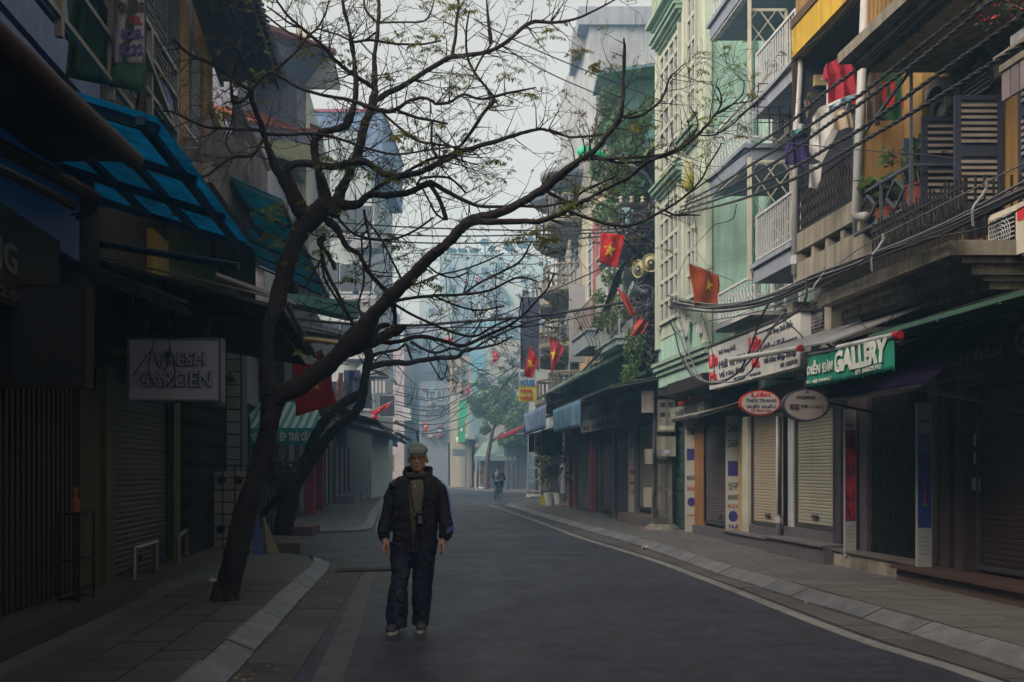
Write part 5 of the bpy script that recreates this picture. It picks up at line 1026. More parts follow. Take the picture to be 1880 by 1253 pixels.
# dark shop signs at left edge
t, a, b = facesign('projecting_sign', 2, 152, 528, 706, 8.6, mat((.022, .02, .025), .7, .15), 'blank dark projecting sign box at the left edge', .15, M['dark'])
t = thing('shop_sign', 'black fascia sign with grey letters ending in ÔNG at the left edge', 'sign', S('L', 8, .3, 2.9)); MB().sb('L', 5.0, 9.6, .15, .3, 2.75, 3.5).build('panel', mat((.02, .017, .02), .7), t)
GL = mat((.12, .12, .14), .6, .1); stext(t, 'ÔNG', 'L', 7.6, 8.55, .302, 3.0, 3.3, GL, .03); stext(t, 'ĐT: 0912.080.151', 'L', 7.2, 9.3, .302, 2.8, 2.88, GL, .01)
# big bamboo awning
t = thing('bamboo_awning', 'long awning of brown bamboo canes with a steel roller edge', 'awning', S('L', 13.6, 1, 3.2))
BMB = [mat(c_, .55, .3, 4, bump=.1) for c_ in ((.17, .09, .045), (.09, .055, .035), (.26, .11, .035), (.12, .1, .08))]
n = 58
for i in range(n):
    Y = lerp(12.0, 15.25, i / n); Yr = .0; bar('cane', BMB[rnd.choice((0, 0, 1, 1, 2, 3))], S('L', Y, -.1, 3.80 - .05 * i / n + rnd.uniform(-.006, .006)), S('L', Y, 1.97, 3.27 - .17 * i / n + rnd.uniform(-.006, .006)), .05, .04, t)
MB().tube([S('L', 11.98, 2.02, 3.3), S('L', 15.35, 2.02, 3.1)], .035, 8).build('edge_tube', M['dsteel'], t); MB().tube([S('L', 11.9, 1.95, 3.33), S('L', 12.0, 1.95, 3.33)], .085, 14).build('end_cap', M['dsteel'], t)
MB().tube([S('L', 11.95, -.4, 3.92), S('L', 11.95, 1.95, 3.36)], .012, 6).build('trim_wire', mat((.3, .25, .2), .5), t)
for v in (.3, .75): bar('purlin', M['dark'], S('L', 12, 2 * v, lerp(3.8, 3.27, v) - .07), S('L', 15.3, 2 * v, lerp(3.75, 3.1, v) - .07), .06, .06, t)
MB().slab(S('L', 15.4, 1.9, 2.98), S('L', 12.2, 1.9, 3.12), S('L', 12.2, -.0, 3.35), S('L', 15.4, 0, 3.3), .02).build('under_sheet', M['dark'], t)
t = thing('rod_bundle', 'bundle of pale rods lashed under the awning, upper left', 'rods', W(80, 455, 10.8))
for k in range(5): bar('rod', mat((.1, .08, .08), .5, .3, 5), W(82 + 4 * k, 455 + 7 * k, 10.8 + .04 * k), W(345 - 12 * (k % 2), 556 + 5 * k - 8 * (k % 2), 10.9 + .04 * k), .035, .035, t)
for x, y in ((105, 470), (247, 522), (258, 526)): MB().tube([W(x, y - 8, 10.75), W(x - 2, y + 38, 10.75)], .008, 4).build('tie', M['black'], t)
# Fresh Garden shop
N2 = building('garden_shop', 'L', 11.65, 15.6, -.02, 6.0, DB, 'dark shop with olive pillars behind the FRESH GARDEN sign')
shutter(N2, 'L', 12.2, 14.95, .0, .27, 2.5, mat((.05, .04, .04), .55, .12), .1)
MB().sb('L', 11.75, 12.1, 0, .1, .24, 2.6).build('olive_pillar', OLV, N2); MB().sb('L', 15.05, 15.45, 0, .1, .24, 2.7).build('olive_pillar', OLV, N2)
MB().sb('L', 12.0, 15.6, .02, .9, 2.75, 2.82).build('olive_canopy', OLV, N2)
t, a, b = facesign('garden_sign', 238, 402, 625, 734, 11.6, mat((.42, .43, .52), .45, .1), 'pale box sign reading FRESH GARDEN in outlined letters', .16, mat((.16, .16, .17), .3, .2, 4, metal=.5))
def outline(s_, x0, x1, y0, y1, Y, par):
    OL = mat((.12, .12, .17), .5, .1); IN = mat((.4, .41, .5), .45, .1)
    ftext(par, s_, 0, 0, Y, x0 - 1.4, x1 + 1.4, y0 - 1.3, y1 + 1.3, OL, .07, .004); ftext(par, s_, 0, 0, Y - .006, x0, x1, y0, y1, IN, -.005, .004)
outline('FRESH', 291, 376, 648, 671, 11.58, t); outline('GARDEN', 252, 388, 683, 710, 11.58, t)
MB().tube(cat([tuple(W(x, y, 11.5)) for x, y in ((245, 689), (278, 645), (290, 672), (303, 678), (310, 655), (312, 640), (320, 675), (318, 695), (300, 712), (282, 705), (273, 670), (283, 625))], 5), .006, 5).tube([W(311, 560, 11.5), W(311, 655, 11.5)], .006, 5).tube([W(309, 645, 11.49), W(309, 658, 11.49)], .02, 6).build('loose_cable', M['black'], t)
for x in (275, 385): MB().beam(W(x, 625, 11.7), W(x, 585, 11.7), .02).build('hanger', M['dark'], t)
def staple(x0, x1, y0, y1, zb, label, m):
    Y0, Y1 = 12.3, 13.4
    t = thing('handle_rail', label, 'rail', W(x0, y1, Y0)); Za = zb
    A = W(x0, y1, (CH - Za) * F / (y1 - HY)); Yb = (CH - Za) * F / (y1 - 12 - HY) ; B = W(x1, y1 - (y1 - HY) * (1 - A.y / Yb) if 0 else y1 - 17, (CH - Za) * F / (y1 - 17 - HY))
    h = .36; MB().tube([A, A + Vector((0, 0, h)), B + Vector((0, 0, h)), B], .03, 8).build('tube', m, t)
    for p in (A, B): MB().lathe(p, [(.09, 0), (.09, .01)], 10).build('base_plate', M['dsteel'], t)
staple(247, 287, 1018, 1066, .25, 'low steel hoop rail on the step with a bright top', mat((.22, .22, .24), .3, .1, metal=.8)); staple(328, 342, 990, 1036, .25, 'small pale hoop rail further along the step', mat((.16, .16, .17), .4, .2, metal=.5))
# wire stand at left
t = thing('wire_stand', 'thin black wire shelf stand with a small orange bottle on top tier', 'stand', W(130, 1130, 10.0)); p, q = W(108, 945, 10), W(145, 1130, 10)
a = MB()
for X in (p.x, q.x):
    for Y in (10.0, 10.35): a.tube([(X, Y, .13), (X, Y, 1.1)], .01, 5)
for z in (.3, .65, 1.08):
    for k in range(6): Y = 10 + .07 * k; a.tube([(p.x, Y, z), (q.x, Y, z)], .005, 4)
    a.tube([(p.x, 10, z), (q.x, 10, z), (q.x, 10.35, z), (p.x, 10.35, z), (p.x, 10, z)], .009, 4)
a.build('frame', M['black'], t); bt = thing('spray_bottle', 'small orange bottle on top of the wire stand', 'bottle', ((p.x + q.x) / 2, 10.15, 1.09)); MB().lathe(((p.x + q.x) / 2, 10.15, 1.09), [(.035, 0), (.035, .12), (.015, .15), (.015, .19), (.03, .2), (.03, .23)], 10).build('body', mat((.35, .08, .03), .5), bt)
# upper storey: dark wooden house with shutters, yellow posts, concrete balcony, gable
N3 = building('timber_house', 'L', 13.2, 19.0, -.1, 9.4, mat((.09, .07, .075), .85, .35, 1.5, streak=.4), 'old dark timber and plaster upper storey with ochre posts and slatted shutters', z0=3.9)
OCH = mat((.26, .13, .03), .8, .25, 2, streak=.4)
for Ya, Yb in ((15.7, 16.3), (17.4, 18.1)): MB().sb('L', Ya, Yb, -.1, .05, 5.6, 9.2).build('ochre_post', OCH, N3)
for k in range(3): louvre(N3, (LX(13.5 + k * .75, .02), 13.5 + k * .75), (LX(14.2 + k * .75, .02), 14.2 + k * .75), 6.2, 8.6, mat((.05, .045, .06), .8, .3), mat((.09, .08, .1), .8, .3), panels=2)
for k in range(1): louvre(N3, (LX(16.5, .02), 16.5), (LX(17.2, .02), 17.2), 5.8, 8.0, mat((.08, .08, .1), .8, .3), mat((.25, .24, .28), .8, .3), panels=2)
a = MB(); a.sb('L', 13.3, 16.4, -.1, .95, 5.0, 5.25); a.sb('L', 15.9, 16.4, -.05, .95, 5.25, 6.35); a.build('concrete_balcony', mat((.17, .155, .16), .9, .35, 1.2, streak=.6), N3)
MB().sb('L', 13.3, 16.35, .85, .95, 5.26, 5.9).build('dark_parapet', mat((.08, .07, .075), .9, .3), N3)
for i in range(26): Y = 16.6 + i * .17; bar('picket', M['dark'], S('L', Y, .35, 4.6), S('L', Y, .35, 5.75), .05, .04, N3)
BC = mat((.12, .17, .34), .8, .3, 3)
t = garment('tarp', [(262, 85), (285, 110), (318, 190), (312, 200), (270, 195), (240, 175)], 12.4, BC, 'blue cloth sheet hanging behind the green banner', .06, 'tarpaulin', None)
for k in range(3): bar('antenna_rod', M['steel'], W(312 + 6 * k, 202 + 35 * k, 12.6), W(340 + 12 * k, 203 + 34 * k, 12.6), .012, .012, N3)
MB().tube([W(268, 140, 12.3), W(363, 262, 12.3)], .012, 5).build('stay_rod', M['steel'], N3)
# gable roof of corrugated sheet
EV = mat((.09, .065, .08), .85, .3, 2, streak=.3)
t = thing('gable_roof', 'dark corrugated gable eaves with a ragged tile edge, upper left', 'roof', W(430, 60, 17)); a = MB()
g0, g1, g2, g3 = W(340, -60, 15.0), W(440, -60, 15.5), W(512, 155, 19.2), W(408, 150, 19.5)
MB().slab(g0, g1, g2, g3, .08).build('eaves_board', EV, t)
for i in range(22):
    p = g1.lerp(g2, (i + .5) / 22); piece('roof_tile', mat((.07, .06, .075), .85, .3, 3, objvar=.3), p + Vector((.02, 0, .08)), (.2, .3, -.1 + rnd.uniform(-.1, .1)), (.22, .24, .05), t)
for k in range(5): p, q = g0.lerp(g1, k / 4), g3.lerp(g2, k / 4); bar('rafter', M['dark'], p - Vector((0, 0, .06)), q - Vector((0, 0, .06)), .06, .08, t)
# next: plaster house with red tiled lean-to and tarp; teal awning
N4 = building('alley_corner_house', 'L', 15.7, 22.6, -.05, 5.3, mat((.06, .06, .05), .85, .3, 1.5, streak=.3), 'dark corner house with folding metal doors and a teal awning, by the alley mouth')
gate(N4, 'L', 15.7, 19.3, .02, .2, 2.6, mat((.05, .035, .035), .6), .16); shutter(N4, 'L', 19.6, 22.3, .0, .2, 2.6, mat((.06, .045, .045), .6))
MB().sb('L', 15.6, 22.5, -.02, .35, .1, .22).build('step', mat((.1, .085, .08), .75), N4)
GWL = mat((.06, .1, .035), .85, .3, 2); MB().sb('L', 15.0, 19.5, -.04, .02, 3.6, 5.2).build('green_wall', GWL, N4); MB().sb('L', 14.0, 14.9, -.02, .06, 4.0, 4.6).build('yellow_wall', mat((.3, .22, .04), .8), N4)
TA = mat((.02, .3, .38), .7, .3, 3.5, streak=.3, trans=.7, bump=.2, dirt=(.02, .16, .22), dirtamt=.25)
t = awning('teal_awning', 'L', 14.6, 22.7, .0, 1.65, 5.85, 5.12, TA, BF, 'teal blue tarpaulin awning behind the leaning tree trunk', bars=5, wav=.02)
# parcels of sheet roofs at mid height
for (x0, y0, Y0, x1, y1, Y1, dr, m, lab) in ((395, 505, 12.8, 545, 560, 13.6, .5, mat((.1, .09, .1), .8, .3, 2), 'grey weathered sheet roof above the bamboo awning'), (520, 590, 16, 660, 622, 19, .7, mat((.06, .07, .09), .7, .2, 2), 'dark blue sheet roof right of the bamboo awning end'), (545, 612, 17, 720, 632, 22, .6, mat((.16, .18, .2), .7, .2, 2), 'grey roof sheet edge under the branches')):
    p, q = W(x0, y0, Y0), W(x1, y1, Y1); tag(MB().slab(p, q, q + Vector((-.3, 1.2, .25)), p + Vector((-.3, 1.2, .25)), -.03).build('roof_sheet', m), lab, 'roof sheet')
t = thing('box_awning', 'teal boxed awning housing beside the brown window', 'awning', W(600, 585, 19)); MB().slab(W(505, 560, 16.5), W(640, 590, 20.5), W(640, 560, 20.6), W(505, 545, 16.6), .2).build('housing', mat((.02, .12, .13), .6, .2), t)
t = thing('bamboo_pole', 'yellow bamboo pole laid level in front of the tree fork', 'pole', W(610, 630, 12.4)); MB().tube([W(560, 624, 13.0), W(588, 626, 12.7), W(622, 631, 12.6), W(660, 636, 12.4)], .028, 8).build('cane', mat((.4, .3, .13), .5, .2, 5), t)
for x in (573, 600, 630): p = W(x, 625 + (x - 573) * .14, 12.9 - (x - 573) * .006); MB().tube([p - Vector((.012, 0, 0)), p + Vector((.012, 0, 0))], .032, 8).build('node_ring', M['brown'], t)
t = thing('window_frame', 'brown wooden window in the pinkish wall above the alley', 'window', W(535, 520, 24))
PKW = mat((.34, .33, .42), .8, .1, 1.5, streak=.15)
N5 = building('pink_wall_house', 'L', 22.8, 27.9, .3, 8.2, PKW, 'pinkish white upper house with a brown window behind the trees', z0=4.6)
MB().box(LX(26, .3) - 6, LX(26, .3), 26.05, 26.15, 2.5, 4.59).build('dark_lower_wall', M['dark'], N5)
p, q = W(522, 495, 22.7), W(550, 565, 22.7); a = MB()
a.box(p.x, p.x + .08, 22.6, 22.72, q.z, p.z).box(q.x - .08, q.x, 22.6, 22.72, q.z, p.z).box(p.x, q.x, 22.61, 22.71, p.z - .08, p.z); a.build('frame', mat((.18, .08, .05), .7, .2, 3), t); MB().box(p.x + .08, q.x - .08, 22.68, 22.72, q.z, p.z - .08).build('pane', M['glass'], t)
MB().box(LX(22.8, .3) - 6, LX(22.8, .3), 22.72, 22.8, 4.6, 8.2).build('end_wall', PKW, N5)
# timber gallery behind the tree
t = thing('timber_gallery', 'tall narrow slatted timber gallery between dark house and tree', 'gallery', S('L', 19.5, .3, 5.5))
for i in range(20): bar('picket', mat((.09, .07, .09), .8, .3, 2, objvar=.3), S('L', 18.3 + i * .2, .4, 5.9), S('L', 18.3 + i * .2, .4, 7.7), .07, .05, t)
MB().beam(S('L', 18.2, .4, 5.9), S('L', 22.4, .4, 5.9), .1).beam(S('L', 18.2, .4, 7.7), S('L', 22.4, .4, 7.7), .1).sb('L', 18.2, 22.4, -.2, .3, 5.7, 5.9).build('gallery_rail', M['brown'], t)
# house with red tiled lean-to and yellow tarp
N6 = building('tiled_house', 'L', 22.9, 31.5, -.3, 12.4, mat((.2, .21, .29), .8, .15, 1, streak=.3), 'pale plaster house with red tiled lean-to roof and yellow tarp', z0=3)
t = thing('yellow_tarp', 'pale yellow tarpaulin slung below the red tiled roof', 'tarpaulin', W(520, 265, 24))
MB().sheet(lambda u, v: W(lerp(405, 592, u), lerp(lerp(205, 268, u), lerp(278, 305, u), v) + 4 * math.sin(u * 9), lerp(22.0, 27, u) - v * .8), 16, 5, .01).build('sheet', mat((.33, .33, .2), .7, .15, 2, streak=.2, trans=.3), t, smooth=True)
t = thing('tiled_roof', 'red tiled lean-to roof with a violet fascia behind the tree', 'roof', W(500, 220, 25)); RT = mat((.3, .1, .075), .8, .25, 3, objvar=.3)
A, B, C_, D_ = W(412, 216, 21.8), W(590, 250, 27.5), W(580, 236, 29), W(412, 195, 24)
MB().slab(A, B, C_, D_, -.06).build('roof_deck', RT, t)
for i in range(24):
    for j in range(5):
        u, v = (i + .5) / 24, (j + .5) / 5; p = A.lerp(B, u).lerp(D_.lerp(C_, u), v) + Vector((0, 0, .05)); d1 = B - A; piece('roof_tile', RT, p, (math.atan2((D_ - A).z, (D_ - A).y), 0, math.atan2(d1.y, d1.x)), (d1.length / 24 * .93, (D_ - A).length / 5 * 1.05, .05), t)
MB().slab(A - Vector((0, 0, .3)), B - Vector((0, 0, .3)), B, A, .06).build('fascia', mat((.2, .17, .3), .7, .15), t)
t = thing('pitched_roof', 'dark blue pitched roof with red ridge tiles, upper left behind branches', 'roof', W(540, 100, 27))
MB().hexa([W(470, 110, 24), W(560, 165, 26), W(622, 165, 30), W(500, 110, 30), W(470, 48, 24), W(612, 96, 26), W(625, 160, 30), W(500, 60, 30)]).build('eaves', mat((.1, .11, .2), .8, .2, 2), t)
MB().tube([W(470, 44, 23.8), W(612, 96, 25.8)], .1, 6).build('ridge_tiles', mat((.24, .08, .1), .8, .2, 3), t)
MB().slab(W(545, 110, 25.9), W(608, 102, 25.9), W(624, 165, 25.9), W(545, 157, 25.9), .05).build('grey_soffit', mat((.25, .25, .28), .8), t)
MB().box(W(543, 0, 26.5).x, W(562, 0, 26.5).x, 26.5, 27, 8, 12.3).build('white_column', M['cream'], N6)
MB().box(W(470, 0, 25.5).x, W(545, 0, 25.5).x, 25.5, 26.5, 8.5, 11.3).build('purple_wall', mat((.14, .14, .2), .8, .15, 1, streak=.3), N6)
# corner block across the alley: juice shop
N7 = building('juice_shop', 'L', 26.2, 31.0, 0, 7.8, mat((.03, .024, .028), .85, .25, 1.5, streak=.3), 'juice shop at the far corner of the alley')
xj = lambda x, Y=25.4: W(x, 0, Y).x
t = thing('juice_awning', 'striped teal awning lettered SINH TỐ ÉP TRÁI CÂY', 'awning', (xj(505), 25.2, 2.1))
SA = mat((.05, .25, .24), .75, .1, 3, stripe=((.4, .48, .48), (5.5, 0, 0)), trans=.1)
za, zb = zz(757, 25.9), zz(786, 24.6)
MB().sheet(lambda u, v: Vector((lerp(W(415, 0, 25.9).x, W(575, 0, 25.9).x, u) * (1 - v) + v * lerp(W(413, 0, 24.6).x, W(597, 0, 24.6).x, u), lerp(26.1, 24.6, v), lerp(za + .25, zb, v))), 14, 4, .01).build('canopy', SA, t)
zc = zz(815, 24.6)
MB().sheet(lambda u, v: Vector((lerp(W(413, 0, 24.6).x, W(597, 0, 24.6).x, u), 24.58 - .02 * math.sin(u * 50) * v, lerp(zb, zc, v) - (.04 * abs(math.sin(u * 42)) if v == 1 else 0))), 84, 3, .006).build('valance', mat((.03, .34, .34), .75, .1, trans=.1), t)
WT = mat((.6, .64, .64), .7, .1)
for s_, x0, x1 in (('CF', 414, 424), ('-', 429, 434), ('SINH TỐ', 438, 473), ('C', 502, 507), ('ÉP', 514, 526), ('TRÁI', 530, 549), ('CÂY', 553, 571)): ftext(t, s_, 0, 0, 24.54, x0, x1, 791 if s_ != '-' else 800, 810 if s_ != '-' else 802, WT, .04)
a = MB()
X0, X1 = xj(413), xj(520)
for i in range(16): a.box(lerp(X0, X1, i / 15) - .012, lerp(X0, X1, i / 15) + .012, 26.0, 26.03, .15, 2.2)
for i in range(15):
    for j in range(4):
        xa, xb = lerp(X0, X1, i / 15), lerp(X0, X1, (i + 1) / 15); z_ = .3 + j * .48; a.beam((xa, 26, z_), ((xa + xb) / 2, 25.98, z_ + .24), .015).beam(((xa + xb) / 2, 25.98, z_ + .24), (xb, 26, z_), .015).beam((xa, 26, z_ + .48), ((xa + xb) / 2, 25.98, z_ + .24), .015).beam(((xa + xb) / 2, 25.98, z_ + .24), (xb, 26, z_ + .48), .015)
g = a.build('folding_gate', mat((.16, .13, .16), .6), N7); g['kind'] = 'stuff'
for Y0 in (27, 29): shutter(N7, 'L', Y0, Y0 + 1.7, .02, .3, 2.4, mat((.12, .1, .11), .6))
# caged white cabinet
t = thing('caged_cabinet', 'white cabinet with round black holes behind a square rusty grid', 'cabinet', W(420, 1010, 18.2)); p, q = W(393, 866, 18.2), W(455, 1012, 18.2)
MB().box(p.x, q.x, 18.2, 18.7, q.z, p.z).build('cabinet', mat((.42, .41, .42), .7, .15, 3, dirt=(.2, .17, .17), dirtamt=.2), t)
for x, y in ((408, 882), (438, 882), (406, 972)): c_ = W(x, y, 18.17); MB().lathe(c_, [(.07, 0), (.07, .05)], 14, (0, -1, 0)).build('hole_ring', M['black'], t)
X0, X1 = p.x - .03, q.x + .02
for k in range(4): x = lerp(X0, X1, k / 3); bar('grid_bar', M['maroon'], (x, 18.08, .12), (x, 18.08, p.z + .1), .02, .02, t)
for k in range(8): z = lerp(.15, p.z + .1, k / 7); bar('grid_bar', M['maroon'], (X0, 18.07, z), (X1, 18.07, z), .02, .02, t)
t = thing('wall_ladder', 'narrow iron ladder rack standing by the white cabinet', 'ladder', W(430, 880, 19.2)); 
for x in (415, 443): bar('stile', M['iron'], W(x, 865, 19.3), W(x, 650, 19.3), .025, .025, t)
for k in range(9): bar('ladder_rung', M['iron'], W(415, 660 + k * 23, 19.28), W(443, 660 + k * 23, 19.28), .02, .02, t)
t = thing('a_frame_sign', 'blue a-frame board leaning at the foot of the second tree', 'sign', W(480, 1028, 18)); 
MB().slab(W(463, 1022, 17.9), W(486, 1030, 17.9), W(476, 950, 18.2), W(464, 950, 18.2), .03).build('board', mat((.05, .08, .28), .6, .3, 4, dirt=(.3, .3, .32), dirtamt=.2), t)
MB().slab(W(490, 1030, 18.0), W(512, 1020, 18.6), W(484, 952, 18.5), W(480, 950, 18.2), .03).build('back_leg', mat((.16, .12, .07), .7), t)
t = thing('planter_curb', 'low brown concrete block beside the second tree base', 'block', W(520, 1020, 18.8)); MB().hexa([W(500, 1019, 18.8), W(551, 1019, 18.9), W(548, 1004, 20.3), W(500, 1003, 20.3)] + [v + Vector((0, 0, .2)) for v in (W(500, 1019, 18.8), W(551, 1019, 18.9), W(548, 1004, 20.3), W(500, 1003, 20.3))]).build('block', mat((.09, .075, .07), .8, .3), t)
t = thing('step_slab', 'reddish step slab in front of the far corner shop', 'step', W(550, 982, 25.2)); MB().hexa([(xj(525, 25), 24.9, 0), (xj(574, 25), 24.9, 0), (xj(572, 25), 26.1, 0), (xj(525, 25), 26.1, 0), (xj(525, 25), 24.9, .2), (xj(574, 25), 24.9, .2), (xj(572, 25), 26.1, .2), (xj(525, 25), 26.1, .2)]).build('slab', mat((.13, .07, .07), .8, .3), t)
# far left row
N8 = building('shop_row', 'L', 31.1, 45, 0, 7.0, mat((.09, .075, .1), .85, .25, 1, streak=.3), 'dim row of shops with crimson posts beyond the juice shop')
for Y0, Y1, m in ((31.6, 33.4, (.1, .09, .1)), (34.6, 36.4, (.12, .1, .12)), (37.9, 39.6, (.1, .1, .12)), (40.8, 42.4, (.16, .15, .16)), (43, 44.6, (.13, .12, .13))): shutter(N8, 'L', Y0, Y1, .03, .3, 2.5, mat(m, .6))
for Y0 in (33.8, 37.0): MB().sb('L', Y0, Y0 + .4, 0, .3, .15, 2.6).build('crimson_post', mat((.28, .01, .04), .6), N8)
N9 = building('shop_row', 'L', 45.1, 66, 0, 5.0, mat((.09, .07, .09), .85, .25, 1, streak=.3), 'farther dim row of shops on the left ending at a blue hoarding')
for k in range(6): shutter(N9, 'L', 46 + k * 3.2, 48.3 + k * 3.2, .03, .5, 2.6, mat((.12 + .02 * (k % 3), .11, .13), .6))
for k in range(3): MB().sb('L', 45.5 + k * 7, 51 + k * 7, 0, .9, .1, .45).build('step', mat((.16, .15, .17), .8), N9)
MB().box(W(648, 0, 60).x, W(668, 0, 60).x, 60, 60.3, .5, 2.9).build('blue_hoarding', mat((.04, .06, .12), .7), N9)
AWL = ((31, 36, 3.3, .9, (.32, .34, .36), 'pale grey awning above the big red flag'), (36.5, 43, 3.2, 1.6, (.06, .05, .07), 'dark awning in the far left row'), (46, 54, 3.1, 1.8, (.12, .07, .05), 'brown bamboo awning in the far left row'), (56, 64, 3.2, 2.2, (.1, .06, .06), 'brown sloping awning at the end of the left row'))
for Y0, Y1, z, o, c_, lab in AWL: awning('roll_awning', 'L', Y0, Y1, 0, o + .6, z + .6, z, mat(c_, .75, .2, 2), M['brown'], lab, bars=3)
t = thing('cloth_sign', 'blue and white printed cloth sign hanging under the pale awning', 'sign', W(655, 700, 30)); MB().sheet(lambda u, v: W(lerp(632, 662, u), lerp(680, 732 - 6 * u, v), 30 + .1 * math.sin(u * 8)), 10, 5, .01).build('cloth', mat((.12, .15, .3), .8, .9, 5, dirt=(.4, .42, .48), dirtamt=.4), t, smooth=True)
t = thing('pink_sign', 'narrow pink strip sign beside the big red flag', 'sign', W(625, 700, 30)); MB().slab(W(618, 735, 30), W(626, 738, 30), W(630, 685, 30), W(622, 685, 30), -.05).build('panel', mat((.45, .2, .2), .7), t)
facesign('hanging_sign', 697, 724, 727, 765, 55, mat((.03, .035, .05), .7), 'two-panel dark hanging sign at the end of the left row', .15, M['dwhite'])
t = thing('dome_awning', 'greenish grey rounded shop awning above the left hanging sign', 'awning', W(700, 700, 50)); a = MB()
a.sheet(lambda u, v: Vector((W(682, 0, 50).x + (W(716, 0, 50).x - W(682, 0, 50).x) * math.sin(u * 1.57) , 50 + v * 3, W(0, 698, 50).z + (W(0, 679, 50).z - W(0, 698, 50).z) * math.cos(u * 1.57))), 8, 2, .05); a.build('hood', mat((.16, .25, .22), .7, .1), t)
for k in range(4): bar('rib', M['dwhite'], W(684 + 7 * k, 700, 50), W(684 + 7 * k, 722, 50), .1, .05, t)
# light building behind the tree (left, mid distance)
LBm = mat((.36, .42, .44), .8, .12, .8, streak=.25)
N10 = thing('pale_block', 'tall pale block with balconies glimpsed through the branches', 'building', (W(630, 0, 56).x, 60, 0)); XA, XB = W(556, 0, 56).x, W(703, 0, 56).x; ZT = zz(240, 56)
MB().box(XA, XB - .6, 56, 66, 0, ZT).build('wall', LBm, N10); MB().box(XA - .1, XB, 55.9, 66, ZT + .0, ZT + .9).box(XB - 1.2, XB, 55.85, 66, ZT - 1.9, ZT - .01).build('parapet', mat((.13, .19, .32), .8, .15, 1), N10); MB().box(XA - .2, XB + .1, 55.8, 66, ZT + .91, ZT + 1.05).build('red_trim', mat((.3, .08, .12), .8), N10)
for z in (4.6, 7.6, 10.6, 13.6):
    for xx in (604, 640, 668): p = W(xx, 0, 56); w = MB().box(p.x - .55, p.x + .55, 55.85, 55.99, z, z + 1.6).build('window', M['dwhite'], N10); MB().box(p.x - .42, p.x + .42, 55.82, 55.845, z + .12, z + 1.48).build('pane', M['glass'], w)
    MB().box(W(630, 0, 56).x, XB - .2, 54.9, 55.98, z - .45, z - .25).build('balcony', M['dwhite'], N10)
for k in range(3): MB().lathe((W(683 - 5 * k, 0, 55).x, 55, 6.2 + 3.2 * k), [(.9, 0), (.85, .3), (.6, .6), (.3, .75), (.05, .8)], 14).build('hood_awning', mat((.16, .17, .2), .8), N10)
N11 = building('white_block', 'L', 30, 37.5, .5, 12.0, mat((.4, .44, .46), .8, .12, .8, streak=.3), 'white plaster block behind the tree crown', z0=7.0, depth=5)
window(N11, 'L', 31.5, 33.5, .5, 8.5, 10.3, M['dwhite'])
# street canyon behind the camera: unseen houses and canopies added to darken the near street
for sd, Y0, Y1, H, c_ in (('L', -24, -12, 12, (.2, .17, .13)), ('L', -11.9, -2, 10, (.16, .16, .17)), ('L', -1.9, 3.9, 11, (.13, .1, .09)), ('R', -24, -11, 12, (.25, .2, .12)), ('R', -10.9, -1, 11, (.18, .2, .2)), ('R', -.9, 8.1, 11.5, (.2, .14, .08))):
    b_ = building('street_house', sd, Y0, Y1, 0, H, mat(c_, .85, .2, 1, streak=.3), '%s unseen house added behind the viewpoint, %s the street' % ({12: 'tall', 10: 'low', 11: 'middle height', 11.5: 'narrow'}[H], 'left of' if sd == 'L' else 'right of'))
    shutter(b_, sd, Y0 + 1, Y1 - 1, .03, .3, 2.6, mat((.1, .09, .09), .6)); window(b_, sd, Y0 + 1.5, Y0 + 3.5, 0, 5, 7, M['dwhite'])
    MB().sb(sd, Y0 + .3, Y1 - .3, 0, 1.7, 3.0, 3.08).build('canopy', M['dark'], b_); MB().sb(sd, Y0 + .5, Y1 - .5, 0, 1.0, 6.3, 6.5).build('balcony', M['concrete'], b_)
# ------------------------------------------------------------------ FAR: the block beyond the bend
def fblock(name, x0, x1, ytop, Y, depth, m, label, zt=None, wins=(), wm=None, z0=0):
    a, b = W(x0, ytop, Y), W(x1, 0, Y); t = thing(name, label, 'building', ((a.x + b.x) / 2, Y + depth / 2, z0)); MB().box(a.x, b.x, Y, Y + depth, z0, a.z).build('wall', m, t)
    for (u0, u1, v0, v1) in wins:
        p, q = W(u0, v0, Y), W(u1, v1, Y); w = MB().box(p.x, q.x, Y - .12, Y - .01, q.z, p.z).build('window', wm or mat((.3, .36, .4), .7), t); MB().box(p.x + .12, q.x - .12, Y - .14, Y - .125, q.z + .12, p.z - .12).build('pane', mat((.07, .09, .11), .3), w)
    return t
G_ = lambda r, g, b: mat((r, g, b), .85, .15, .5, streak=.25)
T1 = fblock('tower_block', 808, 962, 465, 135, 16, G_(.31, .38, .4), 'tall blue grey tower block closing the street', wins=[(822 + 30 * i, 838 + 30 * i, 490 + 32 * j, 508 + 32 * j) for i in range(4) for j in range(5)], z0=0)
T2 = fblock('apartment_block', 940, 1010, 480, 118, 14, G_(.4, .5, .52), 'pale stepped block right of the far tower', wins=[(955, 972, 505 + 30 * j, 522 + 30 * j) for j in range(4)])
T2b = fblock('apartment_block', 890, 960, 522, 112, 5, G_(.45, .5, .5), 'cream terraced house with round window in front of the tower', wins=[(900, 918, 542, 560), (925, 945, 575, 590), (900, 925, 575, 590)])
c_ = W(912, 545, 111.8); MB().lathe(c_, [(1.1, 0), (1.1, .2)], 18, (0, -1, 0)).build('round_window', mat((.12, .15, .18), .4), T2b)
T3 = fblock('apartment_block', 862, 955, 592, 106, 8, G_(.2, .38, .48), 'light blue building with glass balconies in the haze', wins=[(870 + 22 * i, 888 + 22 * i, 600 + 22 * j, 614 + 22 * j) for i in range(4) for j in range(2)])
T4 = fblock('apartment_block', 770, 830, 545, 125, 8, G_(.38, .42, .4), 'pale narrow block left of the tower', wins=[(785, 800, 565 + 25 * j, 578 + 25 * j) for j in range(4)])
